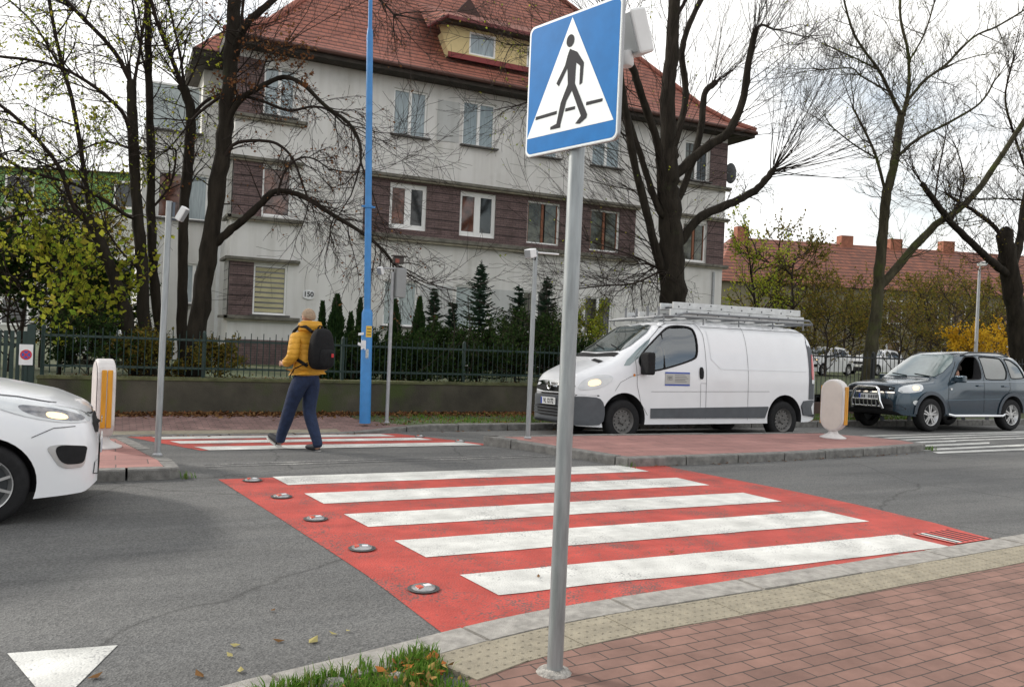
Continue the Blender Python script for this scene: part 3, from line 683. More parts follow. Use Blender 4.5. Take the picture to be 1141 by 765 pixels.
for z0, z1, hx in ((1.98,3.62,1.59),(5.0,6.66,1.74),(8.06,9.75,1.67)):
    cladding(HX0+.002, hx-.002, z0, z1, []); ledge(HX0-.14, 3.0, z0-.07, .1, .2)
    if z1 < 9: ledge(HX0-.14, 2.95, z1+.07, .09, .18)
    b = MB(); b.add([(HX0-.03,YF-.03,z0),(HX0-.03,YF+1.1,z0),(HX0-.03,YF+1.1,z1),(HX0-.03,YF-.03,z1)], [(0,3,2,1)]); b.build('side_cladding', CLADG, house)
    for za, zc in ((z0-.1,z0-.02),(z1+.02,z1+.1)): b = MB(); b.box(HX0-.16,HX0-.032,YF-.2,YF+1.2,za,zc); b.build('side_ledge', LEDGE, house)
for z0, z1 in ((4.9,6.62),(8.0,9.75)):
    cladding(18.74, HX1-.002, z0, z1, []); ledge(17.2, HX1+.16, z0-.07, .1, .2)
    if z1 < 9: ledge(17.2, HX1+.16, z1+.07, .09, .18)
b = MB(); b.box(4.0,9.9,YF-.012,YF-.006,1.87,3.32) # paler repainted patches
b = MB(); b.box(7.3,8.1,YF-.01,YF-.004,8.15,9.5); b.build('stucco_patch', STUC2, house)
for xa, xb in ((6.95,8.1),(9.55,10.7)):
    b = MB(); b.box(xa,xb,YF-.01,YF-.004,1.3,3.3); b.build('stucco_patch', STUC2, house)
# side wing set back on the left
WY = 24.1
b = MB(); WH = [(-1.1,-.35,5.0,6.5),(-.25,.42,5.0,6.5),(-1.45,.1,7.8,9.3),(-.25,.45,2.3,3.6)]
wall_holes(b, -1.55, HX0, .2, 7.75, [WH[0],WH[1],WH[3]], WY); b.box(-1.55,HX0-.02,WY+.4,HY1,.2,7.74); b.add([(-1.55,WY,.2),(-1.55,WY+.4,.2),(-1.55,WY+.4,7.74),(-1.55,WY,7.74)], [(0,3,2,1)]); b.box(.15,HX0-.02,WY,HY1,7.76,10.0); b.build('wing_wall', STUC, house)
for h, st in zip(WH, ('red','one','pale','two')): window(house, *h, WY+.1, st)
b = MB(); b.box(HX0-.2,HX0-.1,YF+1.6,YF+1.7,.4,9.9); b.build('downpipe', WPLAST, house)
b = MB(); b.box(HX1-.5,HX1-.42,YF-.09,YF-.012,.4,4.6); b.build('downpipe', GREYP, house)
# roof, hipped with flared eaves
EX0, EX1, EY0, EY1, EZ = .42, 20.45, 20.95, 33.8, 10.22
def ring(ins, z): return [(EX0+ins,EY0+ins,z),(EX1-ins,EY0+ins,z),(EX1-ins,EY1-ins,z),(EX0+ins,EY1-ins,z)]
rr = [ring(0, EZ), ring(.75, EZ+.42), ring(1.5, EZ+1.05), ring(6.3, EZ+6.5)]
b = MB()
for a, c in zip(rr[:-1], rr[1:]):
    for k in range(4): b.add([a[k], a[(k+1) % 4], c[(k+1) % 4], c[k]], [(0,1,2,3)])
b.add(rr[-1], [(0,1,2,3)]); roof = b.build('roof', ROOF, house)
HTM = M('hip_tile', (.28,.10,.07), .8, var=.3, scale=5)
for k in range(4):
    pts = [Vector(r_[k]) + Vector((0,0,.05)) for r_ in rr]; b = MB(); b.tube(pts, .11, 8); b.build('hip_tiles', HTM, roof)
b = MB(); b.box(EX0+.06,EX1-.06,EY0+.06,YF-.01,9.98,10.06); b.box(EX0+.06,HX0-.01,YF,EY1-.1,9.98,10.06); b.box(HX1+.01,EX1-.06,YF,EY1-.1,9.98,10.06); b.build('soffit', ROOFD, house)
b = MB(); b.box(EX0+.02,EX1-.02,EY0+.02,EY0+.055,9.97,EZ-.005); b.box(EX0+.02,EX0+.055,EY0+.06,EY1,9.97,EZ-.005); b.box(EX1-.055,EX1-.02,EY0+.06,EY1,9.97,EZ-.005); b.build('fascia', ROOFD, house)
b = MB(); b.tube([(EX0,EY0-.05,EZ-.06),(EX1,EY0-.05,EZ-.06)], .07, 8); b.tube([(EX1+.05,EY0,EZ-.06),(EX1+.05,EY1,EZ-.06)], .07, 8); b.build('gutter', M('gutter', (.09,.04,.03), .6, .3), house)
b = MB(); wq = [(-.32,22.6,10.08),(.42,22.6,10.08),(2.2,25.2,12.4),(2.2,33,12.4),(-.32,33,10.08)]
b.add(wq + [(1.6,24.9,12.2)], [(0,1,2,5),(0,5,3,4),(5,2,3)]); b.build('wing_roof', ROOF, house)
b = MB(); b.box(-.3,.41,22.63,33,9.9,10.06); b.build('wing_fascia', ROOFD, house)
# dormer
dy = 22.05; dx0, dx1, dz0, dz1 = 7.45, 12.6, 11.22, 12.25
b = MB(); dh = [(8.52,9.52,11.38,12.16),(10.75,11.75,11.32,12.1)]
wall_holes(b, dx0+.35, dx1-.35, dz0, dz1, dh, dy, .1)
b.add([(dx0+.35,dy,dz0),(dx0+.35,dy,dz1),(dx0+.0,dy+.25,dz1)], [(0,1,2)]); b.add([(dx0+.35,dy,dz0),(dx0+.35,dy+2,dz0),(dx0+.35,dy+2,dz1),(dx0+.35,dy,dz1)], [(0,3,2,1)]); b.build('dormer_wall', YEL, house)
for h in dh: window(house, *h, dy+.05, 'one', sill=False)
b = MB(); b.box(dx0-.1, dx1+.1, dy-.45, dy+.0, dz1+.02, dz1+.09); b.build('dormer_soffit', ROOFD, house)
b = MB(); b.add([(dx0-.5,dy-.1,dz1-.28),(dx0+.1,dy-.5,dz1+.12),(dx1,dy-.5,dz1+.12),(dx1+.5,dy-.1,dz1-.28),(dx1+.2,dy+2.2,dz1+1.4),(dx0-.2,dy+2.2,dz1+1.4)], [(0,1,5),(1,2,4,5),(2,3,4)])
b.build('dormer_roof', ROOF, house)
b = MB(); b.box(dx0+.08, dx1-.08, dy-.52, dy-.47, dz1+.0, dz1+.12); b.tube([(dx0-.5,dy-.1,dz1-.28),(dx0+.1,dy-.5,dz1+.1)], .06, 6); b.build('dormer_trim', M('dark_red_trim', (.16,.03,.03), .6), house)
b = MB(); b.box(dx0+.3, dx1-.3, dy-.05, dy-.002, dz0-.08, dz0+.1); b.build('dormer_flashing', M('red_flashing', (.22,.03,.03), .6), house)
v_ = at(523,10,24.2)
b = MB(); b.add([(v_.x-.6,v_.y,v_.z-.35),(v_.x+.6,v_.y,v_.z-.35),(v_.x,v_.y,v_.z+.4),(v_.x,v_.y+1.2,v_.z+.4)], [(0,1,2),(0,2,3),(1,3,2)]); b.build('roof_vent', M('vent_dark', (.06,.03,.025), .8), house)
# house number plate
np_ = at(344,328,YF-.05)
b = MB(); pl = []
for i in range(20):
    a = 2*math.pi*i/20; pl.append((.17*max(-1, min(1, 1.35*math.cos(a))), .15*math.sin(a)))
b.prism(pl, ((np_.x, YF-.035, np_.z), (1,0,0), (0,0,1), (0,-1,0)), .03); plate = b.build('number_plate', WPLAST, house)
INK = M('black_ink', (.015,.015,.018), .6)
def text_obj(s, size, mat, parent, origin, u, v, name='lettering', bold=.0, ext=.002, xs=1.0):
    cu = bpy.data.curves.new('txt', 'FONT'); cu.body = s; cu.size = size; cu.align_x = 'CENTER'; cu.align_y = 'CENTER'; cu.extrude = ext; cu.offset = bold
    to = bpy.data.objects.new('txt', cu); COL.objects.link(to); dg = bpy.context.evaluated_depsgraph_get(); dg.update()
    me = bpy.data.meshes.new_from_object(to.evaluated_get(dg)); bpy.data.objects.remove(to); bpy.data.curves.remove(cu)
    u = Vector(u).normalized(); v = Vector(v).normalized(); n_ = u.cross(v)
    mt = Matrix((u*xs, v, n_)).transposed().to_4x4(); mt.translation = Vector(origin); me.transform(mt)
    org = ORG.get(parent.name, Vector()); me.transform(Matrix.Translation(-org))
    me.materials.clear(); me.materials.append(mat); me.name = name
    o = bpy.data.objects.new(name, me); COL.objects.link(o); o.parent = parent; ORG[o.name] = org; return o
text_obj('150', .21, INK, plate, (np_.x, YF-.037, np_.z), (1,0,0), (0,0,1), bold=.006)
# satellite dish on the corner
sd = at(812,192,YF)
dish = thing('satellite_dish', 'dark round satellite dish on the right corner of the house under the eave', 'satellite dish', (HX1+.25,YF+.1,sd.z))
b = MB(); c = Vector((HX1+.30,YF-.02,sd.z))
b.grid(lambda s, t: tuple(c + Vector((.28*s*math.cos(2*math.pi*t)*.75, .12*s*s - .2*s*math.cos(2*math.pi*t)*.5, .42*s*math.sin(2*math.pi*t)))), 6, 20); b.build('reflector', M('dish_grey', (.07,.075,.08), .6), dish, True)
b = MB(); b.tube([c+Vector((-.3,.15,0)), c+Vector((0,.1,0))], .02, 6); b.tube([c+Vector((0,.05,-.3)), c+Vector((.05,-.35,-.1))], .012, 6); b.build('arm', GREYP, dish)

# ================================================================ FAR HOUSES
def far_house(name, label, org, ang, L, D, ze, zr_, wmat, rmat, chim, wins, z0=0, wfr=UPVC, wgl=None):
    t = thing(name, label, 'house', tuple(org)); R_ = Matrix.Rotation(ang, 3, 'Z'); o = Vector(org)
    T = lambda x, y, z: tuple(o + R_ @ Vector((x, y, z)))
    def bx(b, x0, x1, y0, y1, za, zb):
        vs = [T(*p) for p in [(x0,y0,za),(x1,y0,za),(x1,y1,za),(x0,y1,za),(x0,y0,zb),(x1,y0,zb),(x1,y1,zb),(x0,y1,zb)]]; b.add(vs, [(0,3,2,1),(4,5,6,7),(0,1,5,4),(1,2,6,5),(2,3,7,6),(3,0,4,7)])
    b = MB(); bx(b, 0, L, 0, D, z0, ze); b.build('wall', wmat, t)
    e = .5; h = D/2
    b = MB(); P_ = [T(-e,-e,ze-.1),(T(L+e,-e,ze-.1)),T(L+e,D+e,ze-.1),T(-e,D+e,ze-.1),T(h*.6,h,zr_),T(L-h*.6,h,zr_)]
    b.add(P_, [(0,1,5,4),(1,2,5),(2,3,4,5),(3,0,4),(3,2,1,0)]); rf = b.build('roof', rmat, t)
    for (x, w2, hh) in chim:
        b = MB(); bx(b, x, x+w2, h-.4, h+.4, zr_-1, zr_+hh); b.build('chimney', M('chimney_brick', (.26,.10,.06), .9, var=.3, scale=3), rf)
    for (x, w2, za, zb) in wins:
        b = MB(); bx(b, x, x+w2, -.06, -.003, za, zb); w_ = b.build('window', wfr, t)
        b = MB(); bx(b, x+.14, x+w2-.14, -.09, -.062, za+.14, zb-.12); b.build('pane', wgl or GRED, w_)
    return t
ROOF2 = roof_mat('orange_roof_tiles', (.25,.085,.048), (.16,.06,.038), .30)
p0 = at(800,330,46)
far_house('terraced_house', 'long far house with orange-red roof and four chimneys right of the grey house', (p0.x,p0.y,0), -math.radians(17), 44, 11, 6.9, 11.0,
    M('olive_render', (.20,.18,.12), .9, var=.2, scale=.5), ROOF2, [(3.6,1.0,.9),(13,1.1,.7),(17.6,1.1,.7),(22.6,1.1,.8)], [(x, 1.3, 4.1, 6.0) for x in (14.2,17.4,19.8,24,28,33)] + [(x, 1.3, 1.0, 2.8) for x in (14.2,19,24,28,33)], -.5)
p1 = at(-90,300,52)
gh = far_house('apartment_block', 'pale apartment block with a green top storey far behind the left trees', (p1.x,p1.y,0), -math.radians(22), 22, 12, 10.2, 10.4,
    M('pale_render', (.50,.50,.46), .9, var=.08, scale=.6), M('flat_roof', (.12,.09,.07), .9), [], [(x, 1.6, z, z+1.6) for x in (1.5,4.5,7.5,10.5,13.5,16.5,19.2) for z in (1.2,3.7,8.1)], -.5, UPVC, GDARK)
R_ = Matrix.Rotation(-math.radians(22), 3, 'Z'); o1 = Vector((p1.x,p1.y,0))
b = MB(); b.add([tuple(o1 + R_ @ Vector(p)) for p in [(0,-.004,7.9),(22,-.004,7.9),(22,-.004,10.1),(0,-.004,10.1)]], [(0,1,2,3)]); b.build('green_storey', M('green_render', (.20,.36,.13), .9, var=.1, scale=1), gh)

# ================================================================ POLES AND STREET FURNITURE
b = MB()
SW = M('sign_white', (.78,.82,.82), .45, var=.04, scale=12, spec=.3); SB = M('sign_blue_face', (.008,.155,.44), .5, var=.12, scale=7, spec=.1); SG = M('sign_pictogram', (.03,.03,.035), .6, spec=.1)
sp = thing('pedestrian_crossing_sign', 'blue square crossing sign with a walking figure on a galvanised post in the foreground', 'road sign', (-.295,-1.216,.018))
pz = .639*921
BLc = CP + ray(585,178)*(pz/144); BRc = CP + ray(688,153)*(pz/162)
zb = (BLc.z + BRc.z)/2; cxy = (BLc + BRc)/2; du = Vector((BRc.x-BLc.x, BRc.y-BLc.y, 0)).normalized(); dn = du.cross(Vector((0,0,1))).normalized()
px_, py_ = cxy.x - dn.x*.056, cxy.y - dn.y*.056
# post leans a touch as in the photo: it ends just above the plate
post_top = Vector((px_, py_, 3.02))
b.tube([(px_,py_,.0),(px_,py_,1.5),tuple(post_top)], .038, 20); b.build('post', GALV, sp, True)
b = MB(); b.lathe([(.085,.0),(.075,.012),(.045,.02)], (px_-.005,py_,.018), 14); b.build('footing', M('mortar', (.30,.285,.26), .95, var=.5, scale=40, bump=.8, bscale=60), sp)
# plate centre: in front of the post
cen = cxy
SZ, SH = .605, .639
o0 = Vector((cen.x, cen.y, zb)) - du*SZ/2
UP = Vector((0,0,1))
def rrect(x0, y0, x1, y1, r, n=6):
    out = []
    for cx, cy, a0 in ((x1-r,y0+r,-90),(x1-r,y1-r,0),(x0+r,y1-r,90),(x0+r,y0+r,180)):
        for i in range(n+1): a = math.radians(a0+90*i/n); out.append((cx+r*math.cos(a), cy+r*math.sin(a)))
    return out
sc = lambda L_: [(x*SZ, y*SH) for x, y in L_]
b = MB(); b.prism(rrect(0,0,SZ,SH,.035), (o0, du, UP, dn), .018); plate_ = b.build('plate', M('plate_back', (.36,.37,.38), .5, .4), sp)
b = MB(); b.prism(rrect(.004,.004,SZ-.004,SH-.004,.033), (o0+dn*.001, du, UP, dn), .0008); b.build('white_border', SW, plate_)
b = MB(); b.prism(rrect(.012,.012,SZ-.012,SH-.012,.028), (o0+dn*.002, du, UP, dn), .0008); b.build('blue_field', SB, plate_)
b = MB(); b.prism(sc([(0.019,0.140),(0.957,0.140),(0.488,0.965)]), (o0+dn*.003, du, UP, dn), .0008); b.build('white_triangle', SW, plate_)
figp = [[(0.476,0.736),(0.452,0.690),(0.456,0.60),(0.468,0.477),(0.545,0.468),(0.547,0.564),(0.556,0.697)],
 [(0.556,0.697),(0.55,0.62),(0.594,0.587),(0.632,0.604)], [(0.594,0.587),(0.594,0.448),(0.624,0.459),(0.632,0.604)],
 [(0.452,0.690),(0.430,0.625),(0.340,0.508),(0.368,0.481),(0.458,0.600)],
 [(0.468,0.477),(0.398,0.355),(0.460,0.359),(0.520,0.430),(0.530,0.470)], [(0.398,0.355),(0.359,0.205),(0.404,0.195),(0.460,0.359)], [(0.292,0.192),(0.292,0.172),(0.403,0.171),(0.404,0.2),(0.359,0.206)],
 [(0.510,0.470),(0.520,0.415),(0.624,0.221),(0.689,0.221),(0.608,0.361),(0.545,0.470)], [(0.624,0.222),(0.567,0.174),(0.614,0.166),(0.683,0.199),(0.689,0.222)]]
hd = [(0.477+.042*math.cos(a*math.pi/10), 0.795+.046*math.sin(a*math.pi/10)) for a in range(20)]
def flat_poly(polys, name, off_, mat, parent):
    me = bpy.data.meshes.new(name); bm = bmesh.new()
    for pk, poly in enumerate(polys):
        vs = [bm.verts.new(o0 + dn*(off_+pk*.00004) + du*p[0]*SZ + UP*p[1]*SH - ORG[parent.name]) for p in poly]; f = bm.faces.new(vs)
    bmesh.ops.triangulate(bm, faces=bm.faces[:]); bm.to_mesh(me); bm.free(); me.materials.append(mat)
    ob = bpy.data.objects.new(name, me); COL.objects.link(ob); ob.parent = parent; ORG[ob.name] = ORG[parent.name]; return ob
flat_poly(figp + [hd], 'walking_figure', .0042, SG, plate_)
flat_poly([[(.115,.272),(.356,.278),(.360,.303),(.117,.296)], [(.45,.28),(.556,.28),(.558,.303),(.454,.304)], [(.673,.287),(.839,.287),(.841,.309),(.675,.312)]], 'kerb_line', .0042, SG, plate_)
for zz in (zb+.12, zb+SH-.10):
    b = MB(); b.lathe([(.042,-.015),(.046,-.012),(.046,.012),(.042,.015)], (px_,py_,zz), 18); b.obox(Vector((px_,py_,zz))+dn*.02, du*.14, dn*.008, UP*.016); b.build('clamp', GALV, sp)
# lamp/detector behind the plate on a short arm
def detector(root, c, fwd, w_=.11, h_=.2, d_=.07, tilt=.0, name='detector'):
    """white housing with a grey face; c centre, fwd direction the face looks"""
    fwd = Vector(fwd).normalized(); sd_ = fwd.cross(UP).normalized(); up = sd_.cross(fwd)
    b = MB(); b.obox(c, sd_*w_/2, fwd*d_/2, up*h_/2); h = b.build(name, WPLAST, root, bevel=.012)
    b = MB(); b.obox(Vector(c)+fwd*(d_/2+.003), sd_*w_*.42, fwd*.002, up*h_*.43); b.build('face', M('detector_face', (.27,.29,.30), .4), h); return h
dc = CP + ray(708,37)*3.95
detector(sp, dc, (-.93,-.12,-.35), .11, .21, .10)
b = MB(); b.tube([tuple(Vector((px_,py_,dc.z-.03))), tuple(dc + Vector((.0,.03,-.11)))], .016, 8); b.tube([tuple(dc + Vector((.0,.03,-.11))), tuple(dc + Vector((.01,.02,-.03)))], .014, 8); b.build('bracket', DGREY, sp)
b = MB(); b.lathe([(.028,0),(.035,.01),(.03,.07),(.0,.075)], tuple(dc+Vector((-.03,.02,-.16))), 12); b.build('joint_cover', WPLAST, sp, True)

def pole(name, label, base, h, r, mat=GALV, lean=(0,0), grp=None):
    t = thing(name, label, 'pole', tuple(base), grp); b = MB(); bx, by, bz = base
    b.tube([(bx,by,bz),(bx+lean[0]/2,by+lean[1]/2,bz+h/2),(bx+lean[0],by+lean[1],bz+h)], r, 16); b.build('post', mat, t, True)
    b = MB(); b.lathe([(r*1.6,0),(r*1.6,.015),(r*1.05,.03)], base, 14); b.build('base_collar', GREYP, t); return t
def height_to(base, v):
    lo, hi = 0, 60
    for _ in range(50):
        m_ = (lo+hi)/2; d = Vector((base[0], base[1], base[2]+m_)) - CP
        vv = PH/2 - FPX*d.dot(CU)/d.dot(CF)
        if vv > v: lo = m_
        else: hi = m_
    return m_
# left island pole
g = gp(173,507,.115); g = Vector((-1.70, g.y, .115)); h = height_to(g, 224)
pl1 = pole('detector_pole', 'thin galvanised pole with a white detector on the left traffic island', g, h, .034, lean=(.02,0))
tp = g + Vector((.02,0,h))
detector(pl1, tp + Vector((.135,-.02,-.13)), (.75,-.45,-.5), .09, .17, .07)
b = MB(); b.box(tp.x+.035, tp.x+.06, tp.y-.03, tp.y+.03, tp.z-.17, tp.z-.01); b.tube([tp+Vector((.03,0,-.2)), tp+Vector((.14,0,-.2)), tp+Vector((.15,-.0,-.14))], .012, 8); b.build('bracket', M('bracket_dark', (.09,.11,.14), .5, .3), pl1)
# right island pole
g = gp(588,488,.115); h = height_to(g, 279)
pl2 = pole('detector_pole', 'thin galvanised pole on the right traffic island in front of the van nose', g, h, .036)
tp = g + Vector((0,0,h))
detector(pl2, tp + Vector((-.13,-.09,-.06)), (-.9,-.5,-.25), .12, .13, .16)
b = MB(); b.tube([tp+Vector((-.06,0,-.03)), tp+Vector((.42,.05,-.02))], .014, 8); b.build('arm', WPLAST, pl2)
b = MB(); b.tube([tp+Vector((-.08,-.03,-.13)), tp+Vector((-.02,-.04,-.15)), tp+Vector((.0,-.045,-.03))], .007, 6); b.build('cable', BLACK, pl2)
# cabinet pole by the blue mast
g = Vector((2.27, 9.72, 0.0)); h = height_to(g, 303)
pl3 = pole('signal_pole', 'grey pole with a small cabinet, detector and dark beacon beside the blue lamp post', g, h, .032, GREYP)
tp = g + Vector((0,0,h))
b = MB(); b.box(tp.x+.04,tp.x+.22,tp.y-.12,tp.y+.06,tp.z-.45,tp.z+.07); b.build('cabinet', M('cabinet_grey', (.24,.25,.25), .5, var=.1), pl3, bevel=.01)
detector(pl3, tp + Vector((-.25,-.06,-.0)), (-.8,-.6,-.4), .1, .14, .07)
b = MB(); b.tube([tp+Vector((-.25,-.02,.05)), tp+Vector((.2,-.02,.07))], .018, 6); b.build('arm', GREYP, pl3)
b = MB(); b.tube([tp+Vector((.08,0,.07)), tp+Vector((.08,0,.17))], .02, 6); b.box(tp.x+.0,tp.x+.18,tp.y-.05,tp.y+.06,tp.z+.17,tp.z+.27); b.box(tp.x-.03,tp.x+.24,tp.y-.09,tp.y+.06,tp.z+.28,tp.z+.30); bc = b.build('beacon', M('beacon_dark', (.05,.04,.035), .5), pl3)
b = MB(); b.obox(tp+Vector((.05,-.07,.2)), (.035,0,0), (0,.012,0), (0,0,.035)); b.build('red_lens', M('red_lens', (.22,.05,.03), .4), bc)
# tall blue lamp post
g = Vector((1.86, 9.68, 0.0))
bl = thing('lamp_post', 'tall light blue steel lamp post with paper scraps and a yellow sticker', 'lamp post', tuple(g))
z1 = height_to(g, 345); z2 = height_to(g, 35)
b = MB(); b.tube([g, g+Vector((-.04,0,z1-.06)), g+Vector((-.04,0,z1))], [.098,.096,.075], 16); b.build('lower_tube', BLUE, bl, True)
b = MB(); b.tube([g+Vector((-.04,0,z1-.01)), g+Vector((-.20,0,z2-.12)), g+Vector((-.20,0,z2))], [.060,.056,.045], 16); b.build('upper_tube', BLUE, bl, True)
b = MB(); b.tube([g+Vector((-.20,0,z2-.05)), g+Vector((-.26,0,z2+2.3)), g+Vector((-.4,-.1,z2+3.0)), g+Vector((-1.4,-.6,z2+3.3))], [.038,.034,.032,.03], 10); b.build('lamp_arm', BLUE, bl, True)
b = MB(); b.lathe([(.0,-.07),(.1,-.06),(.14,.0),(.1,.07),(0,.09)], g+Vector((-1.7,-.72,z2+3.32)), 14); b.build('lamp_head', GREYP, bl, True)
b = MB(); zc = height_to(g, 231); b.lathe([(.06,-.03),(.075,-.02),(.075,.02),(.06,.03)], g+Vector((-.10,0,zc)), 14); b.box(g.x-.22,g.x+.02,g.y-.02,g.y+.02,zc-.015,zc+.015); b.build('clamp', BLUE, bl)
def wrap(parent, name, mat, a0, a1, za, zb_, r=.099, jag=0):
    b = MB(); b.grid(lambda s, t: (g.x - .032 + r*math.cos(math.radians(a0+(a1-a0)*s)), g.y + r*math.sin(math.radians(a0+(a1-a0)*s)), za+(zb_-za)*t + (random.uniform(-jag, jag) if t in (0, 1) else 0)), 8, 2); return b.build(name, mat, parent)
za = height_to(g, 375.5); zb_ = height_to(g, 363); stk = wrap(bl, 'sticker', M('yellow_sticker', (.65,.42,.04), .5), -115, -48, za, zb_)
b = MB()
for zz in (za+.04, za+.09, za+.14):
    b.grid(lambda s, t: (g.x - .032 + .1005*math.cos(math.radians(-105+45*s)), g.y + .1005*math.sin(math.radians(-105+45*s)), zz+.012*t), 6, 1)
b.build('print', INK, stk)
PAPER = M('torn_paper', (.66,.68,.70), .7, var=.15, scale=20)
wrap(bl, 'torn_paper', PAPER, -170, -110, height_to(g,389), height_to(g,379), .1015, .02)
b = MB(); zq_ = height_to(g,372); b.obox(g+Vector((-.14,-.06,zq_)), (.06,0,.01), (0,.003,0), (0,.0,.022)); b.obox(g+Vector((-.15,-.06,height_to(g,384))), (.05,0,-.015), (0,.003,0), (0,.0,.025)); b.build('paper_flap', PAPER, bl)
wrap(bl, 'torn_paper', M('paper_grey', (.4,.43,.42), .7, var=.4, scale=30), -110, -80, height_to(g,399), height_to(g,388), .1015, .03)

# keep-right bollards
CRM = M('bollard_white', (.60,.575,.56), .5, var=.1, scale=7, dirt=((.40,.37,.34), 3, .6)); YR = M('yellow_reflector', (.62,.28,.015), .35, var=.2, scale=14, streak=(1,1,.2))
def make_bollard():
    t = thing('traffic_bollard', 'x', 'bollard')
    H, W_, D_ = 1.02, .42, .19; zc0 = .12
    def outline(w_, h0, h1, n=10):
        r = w_/2; pts = []
        for i in range(n+1): a = math.pi + math.pi*i/n; pts.append((r*math.cos(a), h0+r+r*math.sin(a)))
        for i in range(n+1): a = math.pi*i/n; pts.append((r*math.cos(a), h1-r+r*math.sin(a)))
        return pts
    b = MB(); o_ = outline(W_, zc0, H); b.prism([(p[0], p[1]) for p in o_], ((0,-D_/2,0), (1,0,0), (0,0,1), (0,-1,0)), D_); b.build('body', CRM, t, bevel=.02)
    b = MB(); p2 = outline(W_-.07, zc0+.03, H-.035); b.prism(p2, ((0,-D_/2-.006,0), (1,0,0), (0,0,1), (0,-1,0)), .004); b.build('front_panel', M('panel_white', (.60,.55,.50), .4, var=.06), t)
    b = MB(); b.prism(p2, ((0,D_/2+.006,0), (1,0,0), (0,0,1), (0,-1,0)), .004); b.build('rear_panel', CRM, t)
    for s in (-1, 1):
        for k in (-1, 1):
            b = MB(); b.obox((s*(W_/2+.004), k*.032, (zc0+H)/2), (.010,0,0), (0,.027,0), (0,0,.33)); b.build('reflector', YR, t, bevel=.008)
    b = MB(); b.lathe([(.22,0),(.22,.012),(.17,.035),(.09,.08),(.07,.13)], (0,0,0), 28); b.build('foot', CRM, t, True)
    return t
bp = make_bollard()
g = gp(930,488,.112); bp.location = (9.15, 5.95, .112); bp.rotation_euler[2] = math.radians(-72); bp['label'] = 'cream oval traffic bollard at the right end of the island, before the blue car'; bp['group'] = 'bollards on the traffic islands'
b2 = copy_tree(bp); b2.location = (-2.27, 6.28, .112); b2.rotation_euler[2] = math.radians(99); b2['label'] = 'cream bollard seen edge-on with tall amber reflectors, on the left island'
b2.scale = (1.0,1.0,1.02)
# lamp post far right
g = at(1086,420,19); t = thing('lamp_post', 'slim grey street lamp standing before the yellow bushes far right', 'lamp post', (g.x,g.y,.3)); zt = at(1086,300,19).z
b = MB(); b.tube([(g.x,g.y,.3),(g.x,g.y,zt)], [.09,.055], 10); b.build('post', GREYP, t, True)
b = MB(); b.tube([(g.x,g.y,zt),(g.x-.05,g.y-.1,zt+.2)], .035, 8); b.obox((g.x-.12,g.y-.25,zt+.25), (.13,0,.06), (0,.2,0), (-.02,0,.05)); b.build('lamp_head', M('lamp_white', (.6,.62,.62), .4), t, bevel=.02)

